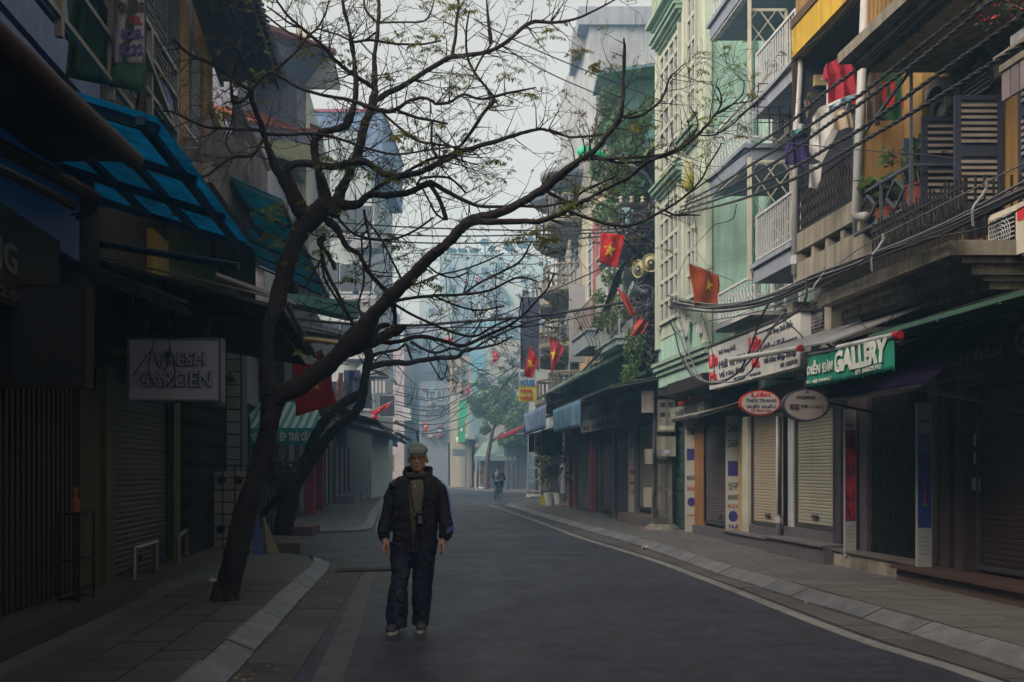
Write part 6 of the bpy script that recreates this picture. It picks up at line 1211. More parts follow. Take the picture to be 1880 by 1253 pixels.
for i in range(12): bar('fin', mat((.4, .45, .46), .7), W(806, 470 + i * 11, 134), W(816, 467 + i * 11, 134), .3, .3, T1)
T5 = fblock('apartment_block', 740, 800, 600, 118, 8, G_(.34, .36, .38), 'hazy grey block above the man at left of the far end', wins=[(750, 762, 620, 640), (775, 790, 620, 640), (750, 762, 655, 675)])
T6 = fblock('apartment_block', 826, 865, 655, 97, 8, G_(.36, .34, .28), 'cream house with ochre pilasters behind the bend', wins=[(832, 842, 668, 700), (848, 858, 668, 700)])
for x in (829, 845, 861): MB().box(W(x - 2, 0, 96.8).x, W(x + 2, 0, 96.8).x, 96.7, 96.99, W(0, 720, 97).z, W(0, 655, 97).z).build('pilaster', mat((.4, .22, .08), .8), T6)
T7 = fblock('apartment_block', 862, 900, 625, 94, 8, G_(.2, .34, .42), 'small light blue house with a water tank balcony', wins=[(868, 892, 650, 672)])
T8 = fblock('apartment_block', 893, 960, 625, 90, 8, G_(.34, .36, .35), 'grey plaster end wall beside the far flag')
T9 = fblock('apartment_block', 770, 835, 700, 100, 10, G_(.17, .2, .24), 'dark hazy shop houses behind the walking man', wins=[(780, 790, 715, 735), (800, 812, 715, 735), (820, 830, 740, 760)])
for i, (x0, x1, yt, Y, c_, lab) in enumerate(((766, 790, 800, 112, (.16, .18, .2), 'first hazy shutter shop left of the bend'), (791, 822, 798, 108, (.2, .22, .22), 'pale shutter shop behind the cap of the man'), (823, 845, 806, 100, (.25, .27, .26), 'narrow shop with pale pillar in the haze'), (846, 872, 800, 94, (.28, .28, .25), 'cream shop beside the awning stall'), (873, 945, 815, 88, (.1, .11, .13), 'dark open shop under the green tent awning'), (926, 972, 790, 84, (.09, .095, .12), 'dark shuttered shop right of the cyclist'))):
    t = fblock('small_shop', x0, x1, yt, Y, 5, G_(*c_), lab); p, q = W(x0 + 2, yt + 14, Y), W(x1 - 2, 888, Y)
    n = int((q.x - p.x) / .35)
    for k in range(n): piece('shutter_rib', mat((c_[0] * .8, c_[1] * .8, c_[2] * .85), .7), (lerp(p.x, q.x, (k + .5) / n), Y - .03, (.2 + p.z) / 2), (0, 0, 0), (.12, .06, p.z - .2), t)
    awn = MB().slab(W(x0 - 2, yt + 8, Y - 1.6), W(x1 + 2, yt + 8, Y - 1.6), W(x1, yt, Y), W(x0, yt, Y), .06).build('awning', mat((.2, .22, .24), .8) if i % 2 else mat((.13, .1, .1), .8), t)
t = thing('small_shop', 'dark recessed shop between the green awning and ladder pole', 'building', W(985, 860, 66)); MB().box(W(985, 0, 66).x, 8, 66, 72, 0, 6).build('wall', G_(.035, .03, .04), t); MB().box(W(990, 0, 66).x, W(1010, 0, 66).x, 65.9, 65.98, .3, 2.6).build('door', mat((.16, .12, .05), .8), t)
# clutter on the far fronts: parts of the houses they hang on
rg = random.Random(17)
for T_, (x0, x1, y0, y1), Y, n in ((T9, (770, 835, 705, 800), 100, 26), (T5, (742, 798, 610, 700), 118, 12), (T6, (828, 864, 660, 730), 97, 8), (T8, (896, 955, 640, 700), 90, 12), (T7, (864, 896, 640, 700), 94, 6), (T3, (866, 950, 600, 630), 106, 12), (T1, (815, 955, 480, 600), 135, 26), (T2b, (893, 955, 530, 585), 112, 10)):
    for k in range(n):
        x, y = rg.uniform(x0, x1), rg.uniform(y0, y1); w, h = rg.uniform(2, 9), rg.uniform(2, 8); d = rg.uniform(.15, .9); p, q = W(x, y, Y), W(x + w, y + h, Y)
        c = rg.choice(((.4, .42, .42), (.1, .12, .16), (.15, .3, .4), (.35, .3, .2), (.3, .1, .08), (.08, .2, .14), (.25, .27, .3), (.5, .5, .48))); MB().box(p.x, q.x, Y - d, Y - .02, q.z, p.z).build(rg.choice(('sign_board', 'cooling_unit', 'awning_box', 'balcony_box')), mat(c, .7, .2, 1), T_)
# tent awning
t = thing('tent_awning', 'pale green tent awning over the far corner stall', 'awning', W(908, 838, 86)); MB().hexa([W(870, 838, 84), W(948, 838, 84), W(948, 838, 88), W(872, 838, 88), W(888, 812, 86.5), W(938, 812, 86.5), W(938, 812, 87.5), W(888, 812, 87.5)]).build('canopy', mat((.2, .3, .28), .75, .1), t)
MB().box(W(870, 0, 84).x, W(948, 0, 84).x, 83.95, 84, W(0, 846, 84).z, W(0, 838, 84).z).build('valance', mat((.16, .24, .26), .75), t)
for x in (874, 940): bar('post', M['dwhite'], W(x, 838, 84), W(x, 901, 84), .07, .07, t)
t, a, b = facesign('vertical_sign', 842, 858, 735, 770, 92, mat((.03, .35, .18), .6, .1), 'upper half of a green vertical sign in the haze', .3); t, a, b = facesign('vertical_sign', 841, 854, 771, 812, 91.6, mat((.03, .3, .13), .6, .1), 'lower bright green vertical sign in the haze', .3); MB().prism([(W(845, 0, 91.55).x, 91.55, W(0, 792, 91.6).z), (W(850, 0, 91.55).x, 91.55, W(0, 792, 91.6).z), (W(847.5, 0, 91.55).x, 91.55, W(0, 781, 91.6).z)], (0, .04, 0)).build('emblem', M['white'], t)
t = thing('water_tank', 'white round drum tank on the low roof beside the green sign', 'tank', W(848, 815, 93)); MB().lathe(W(848, 813, 93) + Vector((0, 1, .35)), [(.32, -1), (.36, -.9), (.36, .9), (.3, 1)], 16, (.3, -1, .1)).build('drum', M['white'], t)
t, a, b = facesign('hanging_sign', 832, 857, 825, 838, 90, mat((.1, .12, .18), .7), 'small blue board hanging over the hazy shops', .12)
facesign('square_sign', 740, 755, 748, 772, 88, mat((.4, .42, .44), .6), 'small white square sign in the haze above the man', .1)
facesign('balcony_box', 863, 893, 650, 680, 92, mat((.12, .3, .42), .6), 'light blue box balcony on the far house', .6, cat_='balcony')
# far tree
def crown(t, blobs, n, size, m, rg, sh=.2):
    a = MB()
    for x, y, rx, ry, Y, dens in blobs: leaves(a, W(x, y, Y), (rx / F * Y, rx / F * Y * .8, ry / F * Y), int(n * dens), size, rg, .2, sh)
    return a.build('crown', m, t)
t = thing('street_tree', 'feathery green tree over the far corner stall behind the cyclist', 'tree', W(915, 890, 84)); rg = random.Random(8)
MB().tube([(W(893, 0, 84).x, 84, 0), W(895, 840, 84), W(905, 790, 84), W(925, 740, 84)], [.22, .18, .13, .06], 8).tube([W(898, 815, 84), W(930, 790, 84), W(955, 780, 83.5)], [.1, .07, .03], 6).tube([W(903, 795, 84), W(885, 760, 84), W(880, 735, 84)], [.09, .06, .03], 6).tube([W(910, 775, 84), W(935, 750, 84), W(950, 715, 84)], [.08, .05, .02], 6).build('trunk', M['brown'], t)
crown(t, [(880, 745, 18, 22, 84, 1), (905, 725, 20, 18, 84, .8), (930, 735, 22, 28, 84, 1.2), (950, 700, 12, 18, 84, .5), (915, 765, 26, 16, 84, 1), (945, 775, 22, 26, 83, 1.3), (935, 810, 22, 14, 83, .9), (960, 800, 14, 18, 83, .7), (890, 790, 10, 8, 84, .25), (955, 745, 15, 20, 83, .7), (972, 760, 8, 30, 82, .4), (880, 705, 8, 8, 84, .2), (865, 735, 10, 8, 84, .2), (925, 700, 12, 10, 84, .3), (905, 745, 36, 40, 84, .9)], 720, .34, mat((.15, .23, .1), .65, .5, .8, trans=.35, bump=0), rg)
t = thing('street_tree', 'hazy small tree between far buildings above the man', 'tree', W(785, 880, 120)); MB().tube([(W(782, 0, 120).x, 120, 0), W(784, 720, 120)], [.25, .1], 6).build('trunk', M['brown'], t)
crown(t, [(775, 690, 22, 25, 120, 1), (790, 655, 16, 20, 120, .7), (760, 720, 15, 15, 120, .6), (800, 700, 12, 16, 120, .5)], 520, .55, mat((.1, .2, .12), .65, .5, .8, trans=.35, bump=0), rg)
t = thing('rooftop_plants', 'small palms and bushes on the far tower roof', 'plants', W(885, 463, 140)); a = MB()
for x, y, r in ((890, 445, 8), (903, 458, 6), (830, 462, 8), (850, 463, 7), (870, 462, 6), (935, 455, 10), (960, 450, 10), (975, 440, 8)): leaves(a, W(x, y, 138), (r / F * 138, .5, r / F * 138 * .8), 60, .8, rg)
for x, y in ((890, 445), (903, 458)): a.tube([W(x, y, 138), W(x, 468, 138)], .12, 5)
a.build('foliage', mat((.08, .13, .1), .7, .4, 1, bump=0), t)
fblock('apartment_block', 925, 990, 468, 128, 6, G_(.42, .5, .52), 'white roof terrace at right of the tower top')
# leftmost glimpse beyond the left row
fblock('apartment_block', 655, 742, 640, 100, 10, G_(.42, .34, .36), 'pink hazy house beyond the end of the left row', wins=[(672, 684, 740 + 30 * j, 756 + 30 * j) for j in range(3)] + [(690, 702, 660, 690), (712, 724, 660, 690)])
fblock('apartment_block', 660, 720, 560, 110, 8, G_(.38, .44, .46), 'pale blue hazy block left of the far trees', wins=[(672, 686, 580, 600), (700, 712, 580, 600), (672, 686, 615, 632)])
t = thing('utility_pole', 'dark pole with a yellow notice by the left row end', 'utility pole', (W(712, 0, 70).x, 70, 0)); MB().tube([(W(712, 0, 70).x, 70, 0), W(716, 640, 70)], [.3, .2], 8).build('post', M['dsteel'], t)
MB().box(W(704, 0, 69.6).x, W(724, 0, 69.6).x, 69.5, 69.6, W(0, 866, 69.6).z, W(0, 836, 69.6).z).build('notice', mat((.4, .3, .06), .7, .5, 4, dirt=(.35, .05, .04), dirtamt=.3), t); MB().box(W(702, 0, 69).x, W(712, 0, 69).x, 69, 69.4, .6, 1.6).build('meter_case', M['dsteel'], t)
t = thing('blue_tarp', 'bright blue tarpaulin bundle on the dark pole', 'tarpaulin', W(715, 800, 69)); MB().sheet(lambda u, v: W(lerp(702, 730, u), lerp(797, 822, v) - 6 * math.sin(u * 3.1) * (v - .5), 68.8 + .3 * math.sin(u * 7)), 10, 6, .05).build('cloth', mat((.02, .05, .3), .7), t, smooth=True)
t = thing('broken_awning', 'splayed bamboo awning arms reaching over the street end', 'awning', W(700, 790, 60))
for (x0, y0, x1, y1, w) in ((662, 762, 722, 792, .18), (665, 768, 718, 789, .12), (700, 785, 745, 815, .2), (725, 775, 768, 793, .14), (728, 795, 752, 808, .3), (700, 775, 740, 780, .1), (765, 790, 768, 810, .12)): bar('cane', mat((.16, .11, .07), .7, .3, 3), W(x0, y0, 58), W(x1, y1, 60), w, .08, t)
t = thing('barrier', 'small orange and yellow barrier by the far ladder post', 'barrier', W(877, 898, 88)); MB().box(W(870, 0, 88).x, W(882, 0, 88).x, 88, 88.3, .1, 1.5).build('board', mat((.4, .2, .04), .7, .4, 3), t)
lp3 = ladderpole(88, W(887, 0, 88).x, 8.5, 'hazy ladder post carrying cables by the tent awning', w=.6)
for k in range(3): MB().beam(W(876, 680 + 7 * k, 87.8), W(898, 680 + 7 * k, 87.8), .15).build('cross_arm', M['dsteel'], lp3)
a = MB(); a.lathe(W(889, 708, 87.6), [(.1, -.5), (.55, -.3), (.6, .1), (.3, .5)], 10); a.build('cable_coil', M['dsteel'], lp3)
# ------------------------------------------------------------------ TREES (limbs measured in the photo, given depth and real thickness)
BK = mat((.022, .015, .017), .9, .5, 7, bump=.9, bscale=22, dirt=(.05, .042, .04), dirtamt=.3)
BK2 = mat((.016, .012, .015), .9, .4, 7, bump=.4, bscale=25)
def roughen(mb, amp=.022):     # ridged bark and swellings: push the skin in and out with noise
    out = []
    for v in mb.v:
        p = Vector(v); q = Vector((p.x * 5, p.y * 5, p.z * 1.6)); n1 = noise.noise(q); n2 = noise.noise(Vector((p.x * 22, p.y * 22, p.z * 5)))
        out.append(tuple(p + Vector((noise.noise(q + Vector((9, 0, 0))), noise.noise(q + Vector((0, 9, 0))), n1 * .4)) * amp * 1.5 + Vector((n2, noise.noise(p * 19), 0)) * amp * .6))
    mb.v = out
def tree(label, trunk, limbs, Z0, m, seed, twig=1.0, leafy=1.0):
    rg = random.Random(seed); base = W(trunk[0][0], trunk[0][1], Z0); t = thing('street_tree', label, 'tree', (base.x, base.y, .1))
    nodes = []   # (x, y, Z, w)
    def place(pts, dz, rough=1.0, n=5):
        x, y = pts[0][0], pts[0][1]; best = None
        if nodes: best = min(nodes, key=lambda q: (q[0] - x) ** 2 + (q[1] - y) ** 2)
        Zs = best[2] if best else Z0
        P = cat([p[:3] for p in pts], n); L_ = [0]
        for a, b in zip(P, P[1:]): L_.append(L_[-1] + math.hypot(a[0] - b[0], a[1] - b[1]))
        T_ = max(L_[-1], 1); out = []
        for (px, py, w), l in zip(P, L_):
            Z = Zs + dz * l / T_; j = min(w * .06, .9) * rough; q = (px + rg.uniform(-j, j), py + rg.uniform(-j, j), Z, max(w, .9)); out.append(q)
        return out
    def emit(mb, q, sides=7): mb.tube([W(a, b, Z) for a, b, Z, w in q], [w / 2 / F * Z for a, b, Z, w in q], sides)
    tm = MB(); q = place(trunk, 0, 1.2, 12); nodes += q; emit(tm, q, 26)
    for k in range(5):       # root flare
        a = k * 1.256 + .4; b0 = W(trunk[0][0], trunk[0][1], Z0); r0 = trunk[0][2] / 2 / F * Z0
        tm.tube([b0 + Vector((math.cos(a) * r0 * .4, math.sin(a) * r0 * .4, .3)), b0 + Vector((math.cos(a) * r0 * .9, math.sin(a) * r0 * .9, .06)), b0 + Vector((math.cos(a) * r0 * 1.5, math.sin(a) * r0 * 1.5, -.03))], [r0 * .5, r0 * .45, r0 * .2], 7)
    roughen(tm); tm.build('trunk', m, t, smooth=True); allq = []
    for pts, dz in limbs:
        q = place(pts, dz, 1.0, 9 if pts[0][2] > 12 else 5); nodes += q; allq.append(q)
        mb = MB(); emit(mb, q, 18 if pts[0][2] > 12 else 6); 
        if pts[0][2] > 12: roughen(mb)
        mb.build('limb', m, t, smooth=True)
    tw = MB(); lf = MB(); tips = []
    def grow(x, y, Z, ang, L_, w, lvl):
        P = [(x, y, Z, w)]; n = max(4, int(L_ / 9)); bend = rg.uniform(-.09, .09); up = rg.uniform(.02, .07); z_ = Z; dz = rg.uniform(-.05, .05)
        for i in range(n):
            ang += bend + rg.uniform(-.16, .16); d = math.atan2(math.sin(-math.pi / 2 - ang), math.cos(-math.pi / 2 - ang)); ang += up * math.sin(d) * (1 if rg.random() < .9 else -1)
            st = L_ / n; x += math.cos(ang) * st; y += math.sin(ang) * st; z_ += dz; ww = w * (1 - .75 * (i + 1) / n); P.append((x, y, z_, max(ww, .8)))
            if lvl < 2 and i > 0 and rg.random() < .34: grow(x, y, z_, ang + rg.choice((-1, 1)) * rg.uniform(.4, 1.0), L_ * rg.uniform(.3, .6), ww * .75, lvl + 1)
        tw.tube([W(a, b, c) for a, b, c, d in P], [d / 2 / F * c for a, b, c, d in P], 4, False); tips.append(P[-1])
    for q in allq:
        L_ = sum(math.hypot(a[0] - b[0], a[1] - b[1]) for a, b in zip(q, q[1:])); k = int(L_ / 26 * twig)
        for _ in range(k):
            i = rg.randrange(len(q) // 5, len(q)); 
            if i >= len(q) - 1: i = len(q) - 2
            a, b = q[i], q[i + 1]; ang = math.atan2(b[1] - a[1], b[0] - a[0]) + rg.choice((-1, 1)) * rg.uniform(.5, 1.25)
            if a[3] > 17: continue
            grow(a[0], a[1], a[2], ang, rg.uniform(28, 95), min(2.7, a[3] * .45), 0)
    tw.build('twigs', m, t, smooth=True)
    tt = [o for o in COL.objects if o.parent == t and o.name.startswith('twigs')][0]; tt['kind'] = 'stuff'
    def sprig(x, y, Z, s_=1.0, n=6):   # a drooping pinnate leaf
        a = rg.uniform(-.3, 3.4) if rg.random() < .5 else rg.choice((rg.uniform(-.4, .4), rg.uniform(2.7, 3.5))); L_ = rg.uniform(14, 26) * s_; st = []
        for i in range(n + 1):
            u = i / n; st.append(W(x + math.cos(a) * L_ * u, y + L_ * .35 * u * u - L_ * .12 * u, Z + .02 * i))
        lf.tube(st, .002, 3, False)
        for i, p in enumerate(st[1:]):
            for sg in (-1, 1):
                l = .05 * s_ * rg.uniform(.7, 1.2); d = Vector((sg * rg.uniform(.1, .8), rg.uniform(-.7, .7), -rg.uniform(.5, 1))).normalized() * l; e = Vector((rg.uniform(-1, 1), rg.uniform(-1, 1), rg.uniform(-.3, .3))).normalized() * l * .2
                lf.add([p, p + d * .5 + e, p + d, p + d * .5 - e], [(0, 1, 2, 3)])
    return t, tips, sprig, lf, rg, nodes
TR = [(412, 1124, 50), (417, 1085, 47), (432, 1020, 46), (447, 960, 43), (462, 900, 38), (480, 840, 37), (492, 790, 36), (500, 750, 40), (506, 722, 50)]
LI = [
 ([(502, 735, 34), (489, 695, 24), (489, 650, 22), (497, 590, 26), (512, 534, 28), (534, 467, 31), (552, 425, 33), (574, 398, 38), (598, 375, 36)], 0),
 ([(506, 728, 36), (540, 714, 36), (581, 686, 36), (615, 658, 36), (645, 630, 40), (668, 601, 34), (690, 572, 26), (716, 545, 25), (745, 518, 24), (782, 479, 20), (816, 450, 19), (850, 417, 19), (870, 406, 19), (917, 391, 16), (984, 355, 15), (1001, 345, 16), (1051, 302, 13), (1085, 281, 11), (1118, 245, 10), (1137, 215, 9), (1142, 161, 7.5), (1147, 111, 6), (1145, 70, 4)], -1.2),
 ([(668, 612, 30), (655, 640, 24), (630, 650, 18)], .1),
 ([(1137, 215, 6), (1172, 214, 6), (1205, 193, 5), (1219, 174, 4.5), (1229, 144, 4), (1239, 134, 3), (1258, 116, 2)], -.3),
 ([(862, 412, 13), (900, 408, 12), (984, 405, 10), (1018, 398, 9), (1044, 386, 8), (1085, 361, 7), (1152, 332, 6), (1185, 302, 5.5), (1239, 275, 5), (1279, 248, 5), (1311, 211, 4), (1324, 190, 4), (1325, 172, 3), (1318, 157, 2)], -1.4),
 ([(1313, 211, 3.5), (1330, 203, 3), (1347, 190, 3), (1364, 171, 2.5), (1366, 147, 2)], -.1), ([(1311, 211, 3), (1345, 192, 2.6), (1375, 187, 2.5), (1390, 175, 2), (1392, 153, 1.8)], .1),
 ([(1279, 248, 3), (1310, 248, 3), (1340, 232, 3), (1370, 205, 3), (1392, 187, 2)], 0),
 ([(1044, 389, 6), (1085, 403, 6), (1135, 415, 6), (1168, 411, 5.5), (1219, 386, 5), (1252, 365, 4.5), (1286, 332, 4), (1300, 305, 3.4), (1319, 275, 3), (1325, 262, 2)], -.6),
 ([(1219, 386, 4), (1240, 395, 4), (1265, 395, 3.5), (1286, 396, 2)], 0),
 ([(1081, 286, 6), (1100, 293, 6), (1135, 291, 5.5), (1185, 288, 5), (1229, 281, 5), (1270, 255, 3)], -.3), ([(1085, 284, 5), (1130, 298, 5), (1170, 298, 4.5), (1210, 290, 4.5), (1250, 275, 4), (1276, 250, 3)], -.2),
 ([(1001, 349, 8), (1020, 361, 6), (1051, 372, 5), (1066, 355, 4.5), (1095, 340, 4.5), (1135, 322, 3.5)], .3), ([(1135, 322, 2.5), (1134, 300, 2)], 0),
 ([(1239, 275, 3), (1260, 262, 3), (1280, 235, 2.6), (1277, 212, 2.4), (1266, 196, 2)], 0),
 # upper sub-crown from the left stem
 ([(575, 400, 28), (548, 388, 22), (530, 350, 19), (518, 325, 18), (501, 290, 15), (484, 248, 12), (474, 215, 10), (464, 181, 9), (462, 165, 12)], -.5),
 ([(460, 165, 8), (440, 155, 8), (413, 134, 7.5), (380, 114, 7), (345, 98, 6), (318, 72, 5)], -.8), ([(463, 166, 7), (480, 144, 7), (514, 121, 6), (548, 90, 5), (566, 66, 4.6), (581, 54, 4), (596, 28, 3.5), (606, -5, 3)], .4),
 ([(462, 168, 6), (446, 186, 6), (430, 188, 5.4), (424, 168, 5), (428, 134, 5), (442, 101, 5), (430, 84, 4.6), (414, 60, 4), (402, 30, 3.5), (396, -5, 3)], -.5),
 ([(466, 160, 6), (494, 134, 6), (521, 144, 6), (548, 161, 6), (588, 174, 6), (641, 184, 7), (682, 198, 9), (712, 205, 9), (732, 199, 8), (750, 186, 7), (775, 180, 6), (792, 185, 6), (802, 191, 6), (826, 188, 5.6), (850, 174, 5.2), (880, 182, 5), (907, 178, 6), (934, 171, 5), (984, 161, 3)], -.4),
 ([(484, 248, 7), (475, 240, 6.5), (440, 238, 6), (410, 236, 6), (380, 234, 5), (350, 222, 5), (316, 206, 4), (290, 205, 3)], -.6), ([(484, 246, 7), (520, 248, 6), (581, 246, 6), (631, 258, 5), (682, 275, 4.5), (730, 284, 4), (790, 275, 3.5), (850, 268, 3)], -.4),
 ([(484, 255, 7), (464, 285, 6.5), (430, 288, 6), (407, 302, 6), (380, 322, 5), (345, 330, 4)], -.5), ([(430, 288, 3), (415, 262, 3), (425, 225, 3), (428, 190, 2.5)], 0),
 ([(598, 385, 30), (594, 352, 22), (586, 318, 16), (578, 285, 14), (577, 262, 13), (588, 246, 13), (615, 239, 12), (638, 228, 15), (650, 200, 13), (656, 161, 11), (655, 134, 9), (648, 84, 8), (645, 67, 7), (635, 34, 6), (628, -5, 6)], -.2),
 ([(608, 395, 28), (625, 350, 20), (640, 325, 18), (655, 288, 17), (665, 235, 16), (682, 194, 16), (687, 157, 13), (688, 117, 10), (692, 50, 8), (698, -5, 7)], .3),
 ([(690, 185, 12), (710, 172, 12), (742, 157, 11), (782, 131, 10), (826, 106, 10), (850, 103, 9), (900, 94, 8), (934, 74, 8), (974, 42, 8), (1018, 42, 6), (1060, 34, 5), (1101, 15, 4), (1138, -5, 3)], -.6),
 ([(829, 105, 7), (836, 70, 6), (838, 40, 5.5), (842, 10, 5), (838, -8, 4)], .1), ([(900, 80, 5), (896, 40, 4), (893, -5, 3)], 0),
 ([(688, 163, 9), (660, 145, 9), (648, 137, 8), (615, 111, 8), (600, 92, 7), (581, 74, 7), (548, 47, 6), (525, 25, 5), (504, -5, 4)], -.5), ([(548, 50, 4), (530, 42, 4), (515, 30, 3.6), (490, 12, 3)], 0), ([(600, 92, 4), (560, 75, 4), (530, 60, 4), (500, 38, 3.6), (476, 18, 3)], .3),
 ([(580, 52, 3.5), (620, 64, 3.5), (648, 76, 4), (670, 74, 4), (690, 60, 4.6)], 0), ([(697, 45, 5), (680, 30, 4.5), (670, 15, 4), (668, -5, 4)], 0), ([(698, 42, 4), (730, 41, 3.6), (775, 40, 3.4), (790, 25, 3), (797, 0, 2.6)], .2), ([(650, 78, 5), (680, 74, 5), (720, 80, 4.5), (770, 82, 4), (810, 75, 3)], .3),
 ([(560, 395, 20), (533, 330, 15), (530, 312, 14), (545, 300, 14), (580, 302, 14), (610, 306, 13), (641, 299, 14), (665, 297, 14), (682, 305, 12), (708, 322, 11), (732, 325, 11), (782, 312, 11), (816, 295, 10), (840, 285, 9), (850, 278, 9), (917, 258, 8), (984, 238, 6), (1010, 240, 5), (1051, 251, 4), (1111, 246, 3)], -.8),
 ([(735, 322, 6), (760, 308, 6), (792, 292, 6), (825, 285, 6), (848, 265, 6), (870, 235, 7), (890, 205, 7), (907, 184, 7), (896, 165, 5), (882, 148, 5), (870, 131, 5), (858, 104, 5), (856, 60, 4), (862, 20, 3)], -.3), ([(870, 135, 4), (885, 105, 4), (902, 78, 4), (898, 40, 3.6), (893, 0, 3)], 0),
 ([(618, 372, 22), (640, 378, 18), (655, 375, 15), (672, 360, 13), (690, 357, 12), (715, 359, 12), (749, 352, 12), (775, 341, 12), (796, 337, 13)], -.4), ([(790, 340, 8), (803, 360, 8), (812, 380, 8), (819, 404, 9)], 0), ([(796, 337, 9), (822, 353, 8), (850, 367, 7), (884, 379, 6), (951, 379, 5), (1001, 379, 4.6), (1048, 369, 4)], -.5), ([(670, 361, 9), (700, 340, 8), (716, 330, 8)], 0),
 ([(775, 345, 4), (788, 370, 4), (800, 392, 4.4), (816, 404, 4)], .1), ([(765, 340, 5), (775, 328, 4.6), (805, 325, 4.6), (830, 330, 4), (856, 355, 4)], .2),
 ([(700, 205, 4), (730, 232, 4.6), (765, 258, 5), (792, 264, 4.6), (820, 268, 4), (850, 275, 4)], 0), ([(728, 202, 6), (760, 215, 5.6), (795, 222, 5), (822, 228, 4)], 0), ([(793, 222, 4.6), (792, 255, 4.6), (797, 280, 4.4), (812, 295, 4)], 0), ([(800, 245, 4), (815, 262, 4), (835, 272, 4), (850, 285, 4)], .1),
 # tangle in the middle
 ([(600, 405, 18), (615, 420, 14), (635, 455, 9), (660, 470, 8.5), (680, 500, 8), (698, 521, 7.6), (712, 541, 8)], .3), ([(595, 430, 8), (590, 460, 7), (600, 500, 7), (618, 535, 6.6), (640, 580, 6.6), (655, 604, 7)], -.1), ([(598, 435, 10), (585, 445, 9), (604, 470, 8), (615, 495, 7)], 0), 
 ([(672, 403, 4), (700, 440, 4), (718, 475, 4), (738, 515, 4.4)], .1), ([(620, 400, 5), (650, 430, 5), (690, 440, 4.6), (720, 440, 4.4), (760, 425, 4), (795, 400, 4)], .3), ([(668, 385, 5), (672, 410, 4.6), (680, 450, 4.4), (678, 490, 4)], 0),
 ([(718, 548, 12), (722, 562, 10), (725, 580, 8), (724, 596, 7)], .1), ([(668, 612, 16), (685, 612, 13), (700, 600, 11), (712, 598, 8)], .3), ([(675, 632, 22), (700, 622, 20), (735, 603, 14), (742, 601, 9)], .4),
 ([(700, 628, 9), (730, 628, 8), (770, 618, 8), (816, 627, 7), (850, 635, 6.4), (894, 616, 6), (934, 598, 5.4), (965, 575, 4.6), (984, 554, 4), (1005, 530, 3.6), (1018, 501, 3)], -.6), ([(716, 554, 7), (740, 550, 6), (766, 546, 6), (800, 543, 5.6), (850, 541, 5), (900, 533, 4.6), (950, 510, 4), (987, 517, 3)], -.5), ([(850, 541, 4), (880, 520, 4), (920, 500, 4), (955, 480, 4), (975, 445, 3)], 0),
 ([(726, 560, 5), (760, 580, 5), (800, 598, 5), (830, 610, 5), (870, 618, 4.6), (905, 600, 4), (940, 585, 3.6)], 0), ([(780, 482, 4), (800, 500, 3.6), (830, 510, 3.4), (860, 500, 3)], .1), ([(800, 545, 4), (840, 562, 3.6), (880, 570, 3.4), (925, 562, 3)], 0), ([(712, 556, 4), (735, 532, 4), (770, 520, 3.6), (805, 505, 3.4), (840, 498, 3), (880, 485, 3), (925, 465, 2.6)], .2),
 ([(594, 470, 6), (575, 500, 5), (560, 530, 4)], -.2), ([(668, 590, 5), (658, 560, 4), (668, 520, 4), (665, 470, 3.6), (664, 430, 3)], 0), ([(640, 580, 5), (600, 520, 5), (590, 480, 4)], -.2),
]
t, tips, sprig, lf, rg, nodes = tree('large leaning bare street tree in front of the left shops, branching over the road', TR, LI, 11.4, BK, 21, 1.5)
LEAFM = mat((.17, .2, .03), .6, .6, 3, trans=.45, bump=0, dirt=(.3, .16, .02), dirtamt=.25)
for x, y, n in ((590, 290, 10), (575, 300, 6), (630, 300, 7), (680, 310, 8), (720, 320, 12), (740, 318, 8), (800, 300, 8), (722, 250, 7), (745, 252, 7), (770, 262, 5), (800, 215, 4), (830, 280, 5), (700, 140, 8), (715, 70, 5), (765, 70, 8), (780, 95, 5), (640, 110, 6), (400, 200, 12), (395, 215, 8), (460, 130, 3), (565, 95, 4), (595, 110, 4), (505, 380, 8), (500, 395, 7), (490, 435, 6), (510, 450, 5), (560, 490, 4), (590, 465, 5), (560, 375, 6), (600, 420, 6), (640, 510, 4), (820, 5, 8), (845, 20, 6), (870, 250, 4), (945, 135, 5), (900, 190, 5), (960, 165, 5), (1010, 60, 5), (1050, 95, 7), (1100, 118, 9), (1110, 122, 5), (1055, 345, 6), (1040, 370, 12), (1055, 375, 8), (1100, 340, 5), (1130, 345, 3), (905, 300, 5), (960, 430, 6), (985, 430, 6), (1010, 440, 10), (1000, 425, 7), (940, 435, 4), (700, 430, 5), (720, 440, 5), (735, 452, 6), (760, 512, 4), (790, 520, 5), (620, 385, 4), (1295, 212, 2), (1155, 232, 4), (545, 640, 3), (800, 60, 4), (1030, 40, 4)):
    Zn = min(nodes, key=lambda q: (q[0] - x) ** 2 + (q[1] - y) ** 2)[2]
    for _ in range(n): sprig(x + rg.gauss(0, 9), y + rg.gauss(0, 6), Zn + rg.uniform(-.15, .15), rg.uniform(.7, 1.15), rg.randint(4, 7))
for p in tips:
    if rg.random() < .22: sprig(p[0], p[1], p[2], rg.uniform(.5, .9), 4)
o = lf.build('foliage', LEAFM, t); o['kind'] = 'stuff'
TR2 = [(512, 1003, 38), (519, 970, 36), (528, 930, 34), (538, 893, 32), (556, 860, 30), (572, 838, 26), (590, 818, 22)]
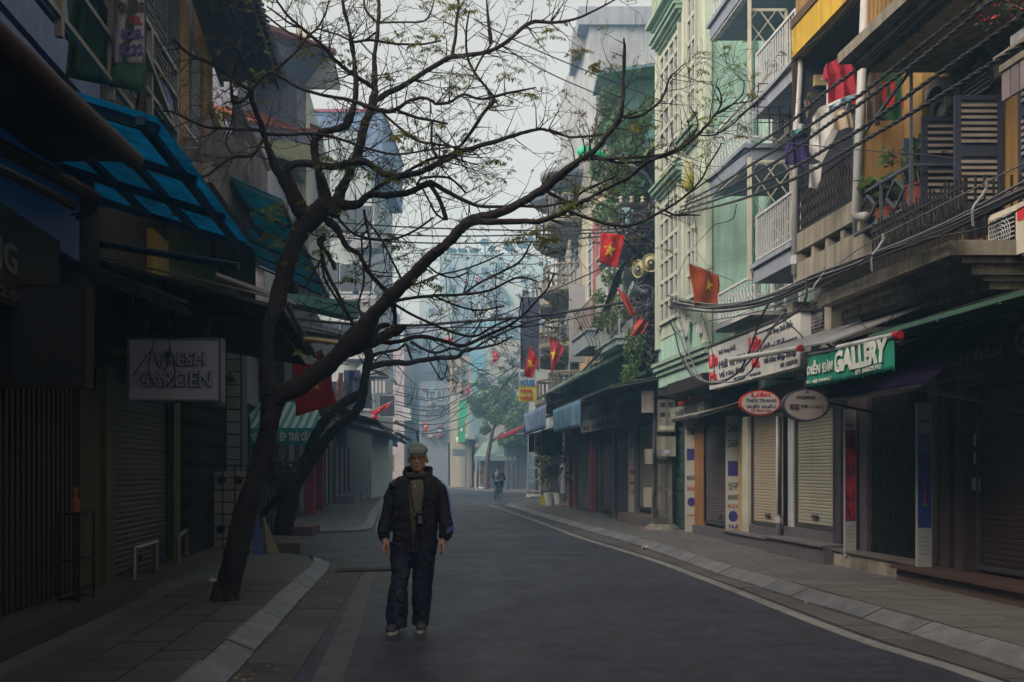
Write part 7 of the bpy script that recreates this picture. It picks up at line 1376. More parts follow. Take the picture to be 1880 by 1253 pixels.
LI2 = [([(560, 850, 22), (575, 810, 18), (594, 775, 18), (621, 749, 18), (645, 733, 17), (664, 720, 16)], .3), ([(590, 818, 20), (612, 793, 18), (640, 768, 18), (656, 750, 19), (664, 728, 19), (673, 685, 16), (678, 655, 17), (672, 636, 16), (660, 624, 12)], -.3),
 ([(478, 948, 12), (500, 925, 14), (520, 905, 16), (538, 889, 18)], .2), ([(680, 676, 13), (700, 669, 12), (730, 666, 11), (755, 666, 10), (799, 658, 9), (825, 657, 9), (839, 655, 8), (853, 643, 7), (880, 640, 5), (917, 630, 4), (940, 618, 3)], -1), ([(680, 655, 8), (700, 648, 6), (730, 642, 5), (745, 632, 5), (752, 650, 5), (758, 666, 4)], 0), ([(755, 628, 6), (775, 640, 5.6), (800, 648, 5), (830, 640, 5), (860, 645, 4.6), (900, 622, 4), (960, 596, 3.4), (1002, 583, 3)], -1),
 ([(788, 662, 3), (800, 682, 2.6), (810, 697, 2.6), (818, 686, 2), (820, 672, 2)], 0), ([(660, 725, 10), (665, 718, 12), (675, 722, 6)], 0)]
t, tips, sprig, lf, rg, nodes = tree('second darker tree with a forked trunk leaning right behind the first', TR2, LI2, 21.3, BK2, 5, .9)
for x, y, n in ((600, 745, 8), (610, 760, 6), (590, 755, 4)):
    for _ in range(n): sprig(x + rg.gauss(0, 8), y + rg.gauss(0, 6), 21.3, .8, 5)
o = lf.build('foliage', LEAFM, t); o['kind'] = 'stuff'
mb = MB(); 
for k in range(26):
    a = rg.uniform(0, 6.28); c_ = W(522, 875, 20.8); mb.tube([c_ + Vector((math.cos(a + j) * rg.uniform(.15, .35), math.sin(a + j) * .25, rg.uniform(-.3, .35))) for j in (0, .8, 1.6, 2.4)], rg.uniform(.01, .03), 4)
tag(mb.build('junk_bundle', mat((.05, .045, .045), .8, .6, 6, dirt=(.25, .17, .1), dirtamt=.15)), 'tangled bundle of sticks and bags tied to the second tree trunk', 'bundle')
# ------------------------------------------------------------------ PEOPLE
def ell(mb, c, rx, ry, rz, n=14, tilt=None):
    c = Vector(c); vs, fs = [], []; m_ = n // 2 + 1
    for i in range(m_ + 1):
        th = math.pi * i / m_
        for k in range(n):
            a = 2 * math.pi * k / n; v = Vector((rx * math.sin(th) * math.cos(a), ry * math.sin(th) * math.sin(a), rz * math.cos(th)))
            if tilt: v.rotate(tilt)
            vs.append(c + v)
    for i in range(m_):
        for k in range(n): k2 = (k + 1) % n; fs.append((i * n + k, (i + 1) * n + k, (i + 1) * n + k2, i * n + k2))
    return mb.add(vs, fs)
def fuse(mb, name, m, parent, voxel=.008, smooth=3, wrinkle=0, wsize=.08, label=None, cut=None):
    me = bpy.data.meshes.new('tmp'); me.from_pydata(mb.v, [], mb.f); ob = bpy.data.objects.new('tmp', me); COL.objects.link(ob)
    r = ob.modifiers.new('r', 'REMESH'); r.mode = 'VOXEL'; r.voxel_size = voxel
    s_ = ob.modifiers.new('s', 'SMOOTH'); s_.iterations = smooth; s_.factor = .5
    if wrinkle:
        tx = bpy.data.textures.new('w', 'CLOUDS'); tx.noise_scale = wsize; tx.noise_depth = 2; d = ob.modifiers.new('d', 'DISPLACE'); d.texture = tx; d.strength = wrinkle; d.mid_level = .5; d.texture_coords = 'LOCAL'
    dg = bpy.context.evaluated_depsgraph_get(); dg.update(); m2 = bpy.data.meshes.new_from_object(ob.evaluated_get(dg)); bpy.data.objects.remove(ob); bpy.data.meshes.remove(me)
    po = Vector(parent['_o'])
    for v in m2.vertices: v.co -= po
    m2.materials.clear(); m2.materials.append(m); m2.polygons.foreach_set('use_smooth', [True] * len(m2.polygons)); m2.name = name
    return link(name, m2, parent, po, label)
def chain(mb, pts, n=14, flat=1.0):   # tapering limb with round ends: (Vector, r)
    P = [Vector(p) for p, r in pts]; R_ = [r for p, r in pts]; mb.tube(P, R_, n); ell(mb, P[0], R_[0], R_[0], R_[0], 12); ell(mb, P[-1], R_[-1], R_[-1], R_[-1], 12)
DY = 10.0
def Q(x, y, dy=0): p = W(x, y, DY); p.y += dy; return p
u_ = 1 / 200.0
man = thing('person', 'older man in grey flat cap and dark tracksuit jacket walking towards the viewer', 'person', (Q(760, 1160).x, DY, 0))
SKIN = mat((.52, .29, .2), .55, .12, 12, bump=.1, spec=.3); JK = mat((.01, .009, .02), .75, .3, 5, bump=.3, bscale=40); TRM = mat((.018, .023, .052), .7, .5, 5, bump=.3, bscale=60)
b = MB()
# head, neck
ell(b, Q(767, 840, 0), .078, .095, .105, 20); ell(b, Q(767, 851, -.02), .073, .072, .074, 18); ell(b, Q(767, 860.5, -.045), .046, .036, .032, 14)
ell(b, Q(767, 846.5, -.098), .013, .018, .024, 10); ell(b, Q(767, 849.3, -.106), .017, .014, .011, 10)         # nose
ell(b, Q(767, 838.5, -.083), .05, .014, .009, 12); ell(b, Q(759, 847.5, -.07), .022, .022, .018, 10); ell(b, Q(775, 847.5, -.07), .022, .022, .018, 10)   # brow, cheeks
ell(b, Q(767, 855.2, -.083), .022, .012, .0045, 10); ell(b, Q(767, 857.2, -.081), .02, .012, .005, 10)    # lips
for s_ in (-1, 1): ell(b, Q(767 + s_ * 17.5, 845, .015), .012, .02, .032, 10)         # ears
chain(b, [(Q(767, 858, .01), .05), (Q(767, 874, .02), .055)])
# torso, arms, legs under the clothes
chain(b, [(Q(766, 885, .02), .09), (Q(764, 930, 0), .11), (Q(762, 975, 0), .1), (Q(759, 995, 0), .08)])
chain(b, [(Q(742, 888, .02), .04), (Q(726, 896, .02), .038), (Q(713, 935, .02), .036), (Q(707, 975, -.02), .033), (Q(708, 990, -.03), .027)])
chain(b, [(Q(788, 888, .02), .04), (Q(805, 896, .02), .038), (Q(815, 935, .02), .036), (Q(817, 975, -.02), .033), (Q(814, 990, -.03), .027)])
chain(b, [(Q(743, 1005, 0), .06), (Q(737, 1065, -.04), .05), (Q(730, 1148, -.04), .035)]); chain(b, [(Q(774, 1005, 0), .06), (Q(772, 1075, .03), .05), (Q(771, 1146, .08), .04)])
def hand(b, wx, wy, s_):          # s_ = side of the thumb in the picture (towards the body)
    ell(b, Q(wx, wy + 5.5, -.035), .028, .04, .038, 12)
    # curled fingers seen from the front: index nearest the body
    for k, (off, l) in enumerate(((.02, .075), (.004, .082), (-.012, .076), (-.026, .06))):
        x0 = Q(wx, wy + 11, -.04) + Vector((s_ * (.012 - .006 * k), off * 1.1 - .01, 0)); x1 = x0 + Vector((s_ * -.004, -.012, -l * .5)); x2 = x1 + Vector((s_ * .01, -.004, -l * .35)); x3 = x2 + Vector((s_ * .013, .01, -l * .2))
        chain(b, [(x0, .0105), (x1, .0098), (x2, .009), (x3, .0078)], 8)
    t0 = Q(wx, wy + 4, -.055) + Vector((s_ * .018, 0, 0)); chain(b, [(t0, .012), (t0 + Vector((s_ * .014, -.012, -.03)), .0105), (t0 + Vector((s_ * .012, -.014, -.06)), .009)], 8)
hand(b, 708, 990, 1); hand(b, 814, 990, -1)
fuse(b, 'body', SKIN, man, .0048, 2)
# eyes, glasses, mouth shadow coloured in as a dark bar
for x in (760, 774):
    MB_ = MB(); ell(MB_, Q(x, 841.6, -.083), .011, .008, .0045, 10); MB_.build('eye', mat((.03, .02, .02), .3, .1), man)
    rim = [Q(x, 842, -.112) + Vector((.021 * math.cos(a), .006 * abs(math.cos(a)), .014 * math.sin(a))) for a in [k * math.pi / 8 for k in range(17)]]
    if x == 760: gl_ = MB()
    gl_.tube(rim, .0028, 5, False)
gl_.tube([Q(764, 841.5, -.112), Q(767, 841, -.118), Q(770, 841.5, -.112)], .0028, 5); gl_.tube([Q(755.8, 841.5, -.106), Q(751, 841.5, -.06), Q(749.5, 843, .02)], .0014, 5); gl_.tube([Q(778.2, 841.5, -.106), Q(783, 841.5, -.06), Q(784.5, 843, .02)], .0014, 5)
gl_.build('glasses', mat((.05, .045, .045), .3, .1, metal=.5), man)
MB().box(Q(763, 0).x, Q(771, 0).x, DY - .0985, DY - .09, Q(0, 856.8).z, Q(0, 855.7).z).build('mouth_line', mat((.07, .03, .03), .7), man)
hb = MB(); ell(hb, Q(767, 841, .022), .083, .09, .078, 18); fuse(hb, 'hair', mat((.04, .037, .04), .9, .3, 20), man, .006, 2)
# flat cap
c = MB(); ell(c, Q(767, 826.5, .01), .094, .115, .056, 22); ell(c, Q(767, 829, -.04), .09, .085, .038, 20); ell(c, Q(767, 832.5, -.085), .078, .045, .012, 20); ell(c, Q(765, 819.5, .005), .07, .09, .03, 16)
CAPM = mat((.16, .2, .2), .95, .15, 12, bump=.4, bscale=150); fuse(c, 'flat_cap', CAPM, man, .0055, 3, .006, .06)
c = MB(); c.tube([Q(767 - 18 * math.cos(a), 834.2 + 1.5 * math.sin(a), -.04 - .105 * math.sin(a)) for a in [k * math.pi / 12 for k in range(13)]], .005, 6); c.build('cap_peak_edge', mat((.16, .19, .2), .9), man)
# jacket
j = MB(); sl_ = [(868, 766, 17, 15), (873, 766, 28, 16), (878, 766, 37, 18), (885, 766, 42, 20), (900, 765, 44, 24), (930, 763, 43, 27), (960, 762, 41, 28), (990, 761, 41.5, 28), (1008, 761, 42, 27), (1014, 761, 42, 26)]
vs, fs = [], []; n = 32
for (y, cx, hw, hd) in sl_:
    for k in range(n): a = 2 * math.pi * k / n; ca, sa = math.cos(a), math.sin(a); vs.append(Q(cx + hw * math.copysign(abs(ca) ** .85, ca), y + (2.5 * ca if y > 1000 else 0), .01 + hd * u_ * math.copysign(abs(sa) ** .85, sa)))
for i in range(len(sl_) - 1):
    for k in range(n): k2 = (k + 1) % n; fs.append((i * n + k, (i + 1) * n + k, (i + 1) * n + k2, i * n + k2))
fs += [tuple(range(n)), tuple(range(len(vs) - 1, len(vs) - 1 - n, -1))]; j.add(vs, fs)
LS = [(Q(730, 886, .01), 9 * u_), (Q(724, 893, .01), 10.5 * u_), (Q(715, 913, .015), 11 * u_), (Q(711, 945, .01), 12 * u_), (Q(706.5, 966, -.01), 13.5 * u_), (Q(705, 977, -.02), 13 * u_), (Q(706.5, 985, -.025), 10.5 * u_), (Q(708, 989, -.03), 9.5 * u_)]
RS = [(Q(801, 886, .01), 9 * u_), (Q(808, 894, .01), 11 * u_), (Q(813.5, 915, .015), 11.5 * u_), (Q(816, 940, .01), 12.5 * u_), (Q(820, 965, -.01), 14.5 * u_), (Q(819.5, 976, -.02), 13.5 * u_), (Q(816.5, 985, -.025), 11 * u_), (Q(814.5, 990, -.03), 9.5 * u_)]
j.tube([p for p, r in LS], [r for p, r in LS], 16); j.tube([p for p, r in RS], [r for p, r in RS], 16); ell(j, LS[1][0], .05, .07, .045, 14); ell(j, RS[1][0], .05, .07, .045, 14)
jk = fuse(j, 'jacket', JK, man, .007, 2, .032, .065)
# hood collar standing round the neck
c = MB(); ring = [Q(767 + 23 * math.cos(a) - 2 * math.sin(3 * a), 867 - 4 * math.sin(a) + 12 * max(0, -math.sin(a)) + 1.5 * math.sin(5 * a), .015 + .085 * math.sin(a)) for a in [k * math.pi / 12 for k in range(24)]]; c.tube(ring + ring[:2], [.026] * 26, 10)
ring = [Q(767 + 22 * math.cos(a), 861 + 8 * max(0, -math.sin(a)), .03 + .085 * math.sin(a)) for a in [k * math.pi / 12 for k in range(-1, 14)]]; c.tube(ring, [.018, .022] + [.025] * 11 + [.022, .018], 10)
fuse(c, 'hood_collar', JK, man, .0065, 2, .035, .045)
c = MB(); ring = [Q(766 + 15 * math.cos(a), 874 - 2 * math.sin(a), -.02 + .07 * math.sin(a)) for a in [k * math.pi / 10 for k in range(20)]]; c.tube(ring + ring[:2], [.032] * 22, 10); fuse(c, 'scarf', mat((.03, .026, .03), .9, .3, 10), man, .007, 2, .02, .04)
# open shirt front
c = MB(); vs = []; rows = [(880, 762, 775), (886, 754, 780), (895, 752.5, 780.5), (915, 753.5, 779), (935, 755.5, 776.5), (955, 757.5, 769.5), (975, 759.5, 764), (984, 761, 763)]
vs = []; m_ = 8
dep = lambda y: -(pl([(868, 15), (885, 20), (900, 24), (930, 27), (960, 28), (1014, 27)], y) * u_) * .985 + .012
for y, xa, xb in rows:
    for k in range(m_ + 1): x = lerp(xa, xb, k / m_); e = 1 - ((x - 763) / 44) ** 2 * .5; vs.append(Q(x, y, dep(y) * e - .026 + .006 * math.sin(x * 1.3 + y * .21) * math.sin(y * .4)))
fs = [(i * (m_ + 1) + k, (i + 1) * (m_ + 1) + k, (i + 1) * (m_ + 1) + k + 1, i * (m_ + 1) + k + 1) for i in range(len(rows) - 1) for k in range(m_)]
N_ = len(vs); vs2 = [v + Vector((0, .03, 0)) for v in vs]; edge = [i for i in range(m_ + 1)] + [r * (m_ + 1) + m_ for r in range(1, len(rows))] + [(len(rows) - 1) * (m_ + 1) + k for k in range(m_ - 1, -1, -1)] + [r * (m_ + 1) for r in range(len(rows) - 2, 0, -1)]
fs += [tuple(reversed([N_ + i for i in f])) for f in fs[:]] + [(a, b_, N_ + b_, N_ + a) for a, b_ in zip(edge, edge[1:] + edge[:1])]
MB().add(vs + vs2, fs).build('shirt', mat((.105, .092, .07), .7, .25, 8, bump=.3, bscale=50), man, smooth=True)
MB().tube([Q(764, 890, -.13), Q(763.5, 895, -.137)], .003, 5).build('zip_pull', M['white'], man)
MB().tube([Q(762, 986, -.141), Q(762, 998, -.14), Q(762, 1010, -.135)], .0022, 4).build('zip_line', M['steel'], man)
for xa, xb in ((728, 748), (783, 804)): MB().tube([Q(xa, 914, -.108 if xa < 740 else -.115), Q((xa + xb) / 2, 915, -.13), Q(xb, 914, -.12 if xa < 740 else -.1)], .004, 5).build('chest_seam', M['rubber'], man)
# sleeve stripes
STB = mat((.14, .24, .62), .6, .1); STW = mat((.5, .58, .8), .6, .1)
for side, ch_ in ((-1, LS), (1, RS)):
    for k, m_s in enumerate((STB, STW, STB)):
        if side < 0 and k == 2: continue
        ang = (-.15 + .24 * k) if side > 0 else (-.1 + .22 * k); pts = []
        for p, r in cat([(p.x, p.y, p.z, r) for p, r in ch_[:6]], 4) and [(Vector(q[:3]), q[3]) for q in cat([(p.x, p.y, p.z, r) for p, r in ch_[:6]], 4)]: pts.append(p + Vector((side * math.cos(ang), -math.sin(ang) - .12, 0)).normalized() * (r + .004))
        MB().tube(pts, (.0055 if k != 1 else .005), 5).build('sleeve_stripe', m_s, man, smooth=True)
# badge marks on the right sleeve (three slanted blocks)
for k in range(3):
    p = Q(821 + 3.5 * k, 979 - 2 * k, -.105 + .02 * k); MB().slab(p, p + Vector((.012, .006, 0)), p + Vector((.026, .008, .055)), p + Vector((.014, 0, .055)), .004).build('sleeve_mark', mat((.12, .2, .5), .6), man)
# trousers and shoes
c = MB(); LL = [(Q(741, 1000, .01), .115), (Q(738, 1020, .0), .1), (Q(736, 1045, -.02), .08), (Q(735, 1068, -.045), .072), (Q(731, 1098, -.05), .082), (Q(729, 1130, -.04), .088), (Q(729.5, 1150, -.035), .08)]
RL = [(Q(775, 1000, .01), .115), (Q(776, 1020, .01), .105), (Q(777, 1045, .02), .088), (Q(775, 1075, .03), .082), (Q(773, 1105, .06), .078), (Q(771, 1135, .075), .066), (Q(770.5, 1150, .08), .062)]
for ch_ in (LL, RL): c.tube([p for p, r in ch_], [r * 1.14 for p, r in ch_], 18)
ell(c, Q(758, 1006, .01), .185, .13, .1, 20); fuse(c, 'trousers', TRM, man, .007, 1, .034, .075)
for nm, x0, x1, yb, dy, tilt in (('l', 713, 735, 1163, -.05, -1), ('r', 759, 782, 1160.5, .06, 1)):
    c = MB(); cx = (x0 + x1) / 2; z0 = .012
    P = lambda x, dy2, z: Vector((Q(x, 0).x, DY + dy + dy2, z))
    ell(c, P(cx + tilt * 2, .02, .06), .052, .11, .05, 16); ell(c, P(cx - tilt * 0 + (-3 if tilt < 0 else 3), -.11, .045), .05, .075, .036, 14); ell(c, P(cx + (3 if tilt < 0 else -2), .1, .06), .045, .05, .055, 12)
    fuse(c, 'shoe', mat((.05, .055, .075), .6, .2, 8), man, .006, 2)
    MB().prism([P(cx + (-3 if tilt < 0 else 3) * max(0, -math.sin(a)) + 11 * math.cos(a) * (1 if math.sin(a) < 0 else .85), -.02 + .17 * math.sin(a), .0) for a in [k * math.pi / 10 for k in range(20)]], (0, 0, .028)).build('sole', mat((.5, .5, .48), .7, .1, 6, dirt=(.2, .19, .18), dirtamt=.2), man)
# the camera on its strap
cmt = thing('camera', 'black camera with lens hanging on a strap on the chest of the man', 'camera', Q(774, 950, -.2)); CB = mat((.015, .015, .017), .4, .2, 5, bump=.1)
c = MB(); c.hexa([Q(764, 952, -.21), Q(785, 953, -.21), Q(785, 953, -.15), Q(764, 952, -.15), Q(764, 940, -.22), Q(784, 941, -.22), Q(784, 941, -.16), Q(764, 940, -.16)]); c.hexa([Q(770, 940, -.215), Q(778, 940.5, -.215), Q(778, 940.5, -.17), Q(770, 940, -.17), Q(771.5, 935.5, -.21), Q(777, 936, -.21), Q(777, 936, -.175), Q(771.5, 935.5, -.175)]); c.build('camera_body', CB, cmt)
MB().lathe(Q(775, 948, -.21), [(.028, 0), (.03, .03), (.027, .035), (.031, .06), (.031, .085), (.025, .087), (.02, .07)], 18, (.05, -.55, -.83)).build('lens', CB, cmt, smooth=False)
MB().lathe(Q(766, 942.5, -.225), [(.008, 0), (.008, .01)], 10, (0, -1, 0)).build('shutter_dial', M['steel'], cmt); 
for x in (772, 775, 777.5): MB().lathe(Q(x, 939.5, -.222), [(.002, 0), (.002, .003)], 6, (0, -1, 0)).build('camera_mark', M['white'], cmt)
MB().tube(cat([tuple(Q(x, y, d_)) for x, y, d_ in ((765, 943, -.17), (760, 925, -.15), (756, 900, -.135), (755, 885, -.11), (757, 874, -.05))], 4), .006, 5).tube(cat([tuple(Q(x, y, d_)) for x, y, d_ in ((784, 943, -.17), (783, 925, -.15), (782, 900, -.13), (780, 885, -.11), (778, 874, -.05))], 4), .006, 5).build('strap', CB, cmt)
# cyclist riding away
CYY = 56.5; X0 = -.71; Dv = Vector((.22, .975, 0)).normalized(); Sv = Vector((Dv.y, -Dv.x, 0)); O_ = Vector((X0, CYY, 0))
B_ = lambda f_, s_, z: O_ + Dv * f_ + Sv * s_ + Vector((0, 0, z))
bike = thing('bicycle', 'black bicycle ridden away down the hazy street', 'bicycle', O_); BKM = mat((.03, .03, .035), .5, .2)
for f_ in (-.5, .55):
    tor = MB(); ring = [B_(f_ + .32 * math.cos(a), 0, .34 + .32 * math.sin(a)) for a in [k * math.pi / 14 for k in range(29)]]; tor.tube(ring, .022, 6, False); w = tor.build('wheel', M['rubber'], bike)
    sp = MB()
    for k in range(10): a = k * math.pi / 10; sp.tube([B_(f_ + .3 * math.cos(a), 0, .34 + .3 * math.sin(a)), B_(f_ - .3 * math.cos(a), 0, .34 - .3 * math.sin(a))], .003, 3)
    sp.build('spokes', M['steel'], w)
f_ = MB()
for a, b_ in (((-.5, .34), (-.05, .3)), ((-.5, .34), (-.2, .8)), ((-.05, .3), (-.22, .92)), ((-.05, .3), (.4, .85)), ((-.2, .8), (.38, .9)), ((.55, .34), (.38, 1.0))): f_.tube([B_(a[0], 0, a[1]), B_(b_[0], 0, b_[1])], .02, 6)
f_.tube([B_(.3, -.28, 1.02), B_(.4, 0, 1.0), B_(.3, .28, 1.02)], .015, 6); f_.build('frame', BKM, bike)
c = MB(); ell(c, B_(-.22, 0, .95), .09, .12, .04, 10); c.build('saddle', M['black'], bike); MB().box(O_.x - .1, O_.x + .1, CYY - .75, CYY - .45, .72, .74).build('carrier', BKM, bike)
cy_ = thing('person', 'cyclist with dark jacket, grey backpack and blue jeans riding away', 'person', O_)
c = MB(); ell(c, B_(-.02, 0, 1.62), .085, .1, .12, 14); chain(c, [(B_(-.05, 0, 1.5), .05), (B_(-.1, 0, 1.4), .07)]); chain(c, [(B_(-.12, 0, 1.35), .12), (B_(-.22, 0, 1.05), .13)])
for s_ in (-1, 1): chain(c, [(B_(-.08, s_ * .2, 1.38), .05), (B_(.05, s_ * .3, 1.18), .042), (B_(.28, s_ * .27, 1.06), .03)]); chain(c, [(B_(-.2, s_ * .1, 1.0), .09), (B_(.15, s_ * .13, .8 if s_ < 0 else .95), .07), (B_(0, s_ * .13, .25 if s_ < 0 else .5), .05)])
fuse(c, 'body', SKIN, cy_, .016, 2)
c = MB(); chain(c, [(B_(-.1, 0, 1.38), .15), (B_(-.2, 0, 1.08), .16)]); ell(c, B_(-.1, 0, 1.4), .23, .12, .1, 14)
for s_ in (-1, 1): chain(c, [(B_(-.08, s_ * .2, 1.4), .07), (B_(.05, s_ * .31, 1.18), .06), (B_(.24, s_ * .28, 1.07), .045)])
fuse(c, 'jacket', mat((.03, .04, .055), .8), cy_, .016, 2)
c = MB()
for s_ in (-1, 1): chain(c, [(B_(-.22, s_ * .09, .98), .13), (B_(.14, s_ * .15, .8 if s_ < 0 else .93), .1), (B_(0, s_ * .15, .28 if s_ < 0 else .52), .075)])
fuse(c, 'jeans', mat((.03, .09, .2), .8, .2, 4), cy_, .016, 2)
c = MB(); ell(c, B_(-.3, 0, 1.27), .13, .09, .2, 14); fuse(c, 'backpack', mat((.12, .14, .15), .8), cy_, .014, 2)
c = MB(); ell(c, B_(-.04, 0, 1.66), .095, .11, .1, 14); fuse(c, 'hair', mat((.05, .03, .03), .8), cy_, .012, 1)
c = MB(); ell(c, B_(.02, -.14, .17), .05, .12, .05, 10); ell(c, B_(.02, .14, .42), .05, .12, .05, 10); c.build('shoe', M['black'], cy_)
# ------------------------------------------------------------------ CABLES, FLAGS, HAZE
def cable(pts, r, m, label, n=1, name='power_cable', group=None, twist=2.0, sub=8, spread=1.6):
    P = [Vector(q) for q in cat([tuple(p) for p in pts], sub)]; mb = MB(); L_ = 0
    if n == 1: mb.tube(P, r, 5)
    else:
        for k in range(n):
            q = []; L_ = 0
            for i, p in enumerate(P):
                if i: L_ += (p - P[i - 1]).length
                a = L_ * twist + k * 6.283 / n; d = (P[min(i + 1, len(P) - 1)] - P[max(i - 1, 0)]).normalized(); x = d.orthogonal().normalized(); x = Vector((0, 0, 1)) - d * d.z; x.normalize(); y = d.cross(x); q.append(p + (x * math.cos(a) + y * math.sin(a)) * r * spread)
            mb.tube(q, r, 4)
    t = mb.build(name, m, smooth=True); return tag(t, label, 'cable', group)
def CP(x, y, C): C = C - 6.05 + (pl([(1215, 6.2), (1290, 5.5), (1400, 5.2)], x)); Y = C / ((x - CX) / F + .102); return W(x, y, Y)     # point on the cable plane running parallel to the kerb
KB = mat((.025, .023, .03), .6, .2, 3, bump=0); KG = mat((.13, .14, .16), .6, .25, 3, bump=0)
UP = [([(1232, 378), (1290, 338), (1376, 275), (1447, 227), (1519, 167), (1580, 122), (1650, 60), (1714, 0), (1740, -25)], 'topmost'), ([(1230, 385), (1310, 345), (1383, 300), (1435, 268), (1488, 230), (1543, 194), (1580, 174), (1690, 85), (1800, 0), (1830, -25)], 'second'),
      ([(1230, 388), (1320, 352), (1414, 303), (1470, 265), (1530, 222), (1580, 190), (1700, 100), (1822, 0), (1850, -22)], 'third'), ([(1225, 395), (1300, 372), (1390, 340), (1471, 300), (1530, 265), (1580, 237), (1720, 138), (1880, 26), (1910, 5)], 'fourth'), ([(1222, 400), (1320, 378), (1400, 352), (1480, 318), (1580, 262), (1720, 180), (1880, 79), (1910, 60)], 'lowest')]
for k, (pp, nm) in enumerate(UP): cable([CP(x, y, 6.05 - .06 * k) for x, y in pp], .011, KB, '%s of the five twisted overhead cables rising to the top right' % nm, 3, group='twisted overhead cables', twist=14, sub=24, spread=1.2)
cable([CP(x, y, 6.3) for x, y in ((1170, 420), (1255, 338), (1280, 293), (1320, 245), (1400, 176), (1471, 96), (1519, 55), (1570, -4))], .011, KB, 'single black cable climbing in front of the yellow beam', 1)
for k, (dy, r) in enumerate(((0, .02), (5, .018), (10, .02), (15, .016), (4, .014), (19, .018), (-4, .012))):
    pp = ((1210, 543), (1290, 560), (1360, 556), (1420, 540), (1490, 510), (1560, 484), (1640, 452), (1740, 410), (1880, 345 - k), (1920, 325))
    cable([CP(x, y + dy * (.55 + .5 * abs((x - 1500) / 500)) + 2 * math.sin(x * .02 + k * 2), 5.95 - .03 * k) for x, y in pp], r, (KB, KG, KB, KB, KG, KB, KG)[k], '%s cable of the sagging bundle along the right house fronts' % ('thick black top', 'grey second', 'black middle', 'thin black lower', 'thin grey', 'black bottom', 'thin grey uppermost')[k], 1, group='sagging cable bundle')
cable([CP(x, y, 5.85) for x, y in ((1400, 560), (1480, 530), (1580, 455), (1700, 392), (1880, 300), (1910, 285))], .007, KG, 'thin straight stay wire above the sagging bundle', 1)
cable([CP(x, y, 5.9) for x, y in ((1280, 218), (1340, 246), (1447, 262), (1580, 276), (1700, 285), (1760, 292))], .006, KB, 'thin wire crossing in front of the laundry', 1)
for x, y in ((1812, 345), (1622, 440), (1513, 500)): p = CP(x, y, 5.85); t = tag(MB().tube(cat([tuple(p), tuple(p + Vector((-.05, 0, -.08))), tuple(p + Vector((-.12, 0, -.18))), tuple(p + Vector((-.12, 0, -.33)))], 4), .012, 6).tube([p, p + Vector((0, 0, .06))], .02, 6).build('cable_hook', M['steel']), 'curved steel hook holding the cable bundle %s' % {1812: 'near the red sticker air conditioner', 1622: 'below the diamond window frame', 1513: 'under the laundry balcony'}[x], 'hook', 'cable hooks')
# loops from the pole to the right, grey
for k, (pp, r, n) in enumerate((([(1215, 560), (1240, 600), (1256, 640), (1262, 670), (1290, 700), (1330, 698), (1370, 670), (1420, 600), (1440, 575)], .018, 1), ([(1215, 565), (1236, 605), (1250, 655), (1275, 695), (1310, 706), (1350, 688), (1372, 655), (1395, 590), (1410, 560)], .016, 1), ([(1222, 560), (1245, 585), (1262, 640), (1280, 685), (1300, 702), (1330, 702)], .014, 1), ([(1288, 575), (1300, 615), (1308, 650), (1312, 690)], .01, 1), ([(1330, 702), (1350, 700), (1380, 680), (1400, 640)], .014, 1), ([(1436, 585), (1460, 605), (1474, 620)], .01, 1), ([(1240, 520), (1262, 470), (1300, 425), (1314, 412)], .006, 1), ([(1314, 412), (1345, 402), (1352, 375)], .008, 1), ([(1480, 510), (1475, 560), (1420, 600), (1385, 615)], .014, 1), ([(1880, 380), (1800, 420), (1700, 440), (1600, 470), (1520, 520), (1400, 570), (1300, 590)], .008, 1), ([(1575, 585), (1590, 602), (1610, 610), (1640, 580), (1650, 562)], .006, 1))):
    cable([CP(x, y, 5.8 - .02 * k) for x, y in pp], r, KG if k in (0, 2, 4) else KB, 'loop of slack cable in front of the white sign boards', n, group='slack cable loops')
# across the street
for k, (pp, lab) in enumerate((([(560, 404, 31), (620, 409, 30), (740, 417, 28.6), (850, 421, 27.6), (1000, 424, 26.8), (1120, 421, 26.2), (1205, 416, 25.8)], 'highest'), ([(560, 420, 31), (620, 425, 30), (740, 432, 28.6), (850, 434, 27.6), (1000, 431, 26.8), (1120, 427, 26.2), (1205, 420, 25.8)], 'second'), ([(560, 430, 31), (620, 436, 30), (740, 445, 28.6), (850, 447, 27.6), (1000, 443, 26.8), (1120, 433, 26.2), (1205, 424, 25.8)], 'third'))):
    cable([W(*p) for p in pp], .02, KB, '%s of three level cables crossing the street below the sky' % lab, 1, group='level cables over the street')
for pp, r, lab in (([(540, 585, 24), (640, 595, 24), (760, 598, 24.5), (830, 593, 25), (960, 583, 25.2), (1050, 572, 25.4), (1205, 545, 25.7)], .035, 'thick dark cable crossing the street in front of the hazy buildings'), ([(640, 604, 23), (800, 602, 24), (940, 600, 24.8), (1040, 588, 25.2), (1200, 550, 25.7)], .015, 'thinner cable under the thick crossing cable'), ([(560, 600, 24), (700, 620, 27), (900, 585, 29), (1000, 540, 29), (1130, 480, 27), (1205, 430, 25.9)], .018, 'slanting cable rising to the pole past the big flag'), ([(690, 465, 40), (800, 466, 40), (900, 470, 38), (1000, 465, 32), (1100, 445, 28), (1200, 415, 25.9)], .012, 'fine cable sagging over the tower roof'), ([(380, 68, 18), (600, 82, 22), (720, 60, 26), (820, 20, 30), (870, -10, 32)], .006, 'thin wire across the upper left sky')):
    cable([W(*p) for p in pp], r, KB, lab)
cable([W(870, 36, 20), W(980, 90, 21), W(1180, 172, 23), W(1300, 215, 25), W(1420, 245, 21)], .012, KB, 'thin wire running from the upper sky to the green house'); cable([W(880, 60, 20), W(1000, 130, 21), W(1100, 175, 22), W(1200, 220, 24), W(1330, 246, 22)], .012, KB, 'lower thin wire running to the green house')
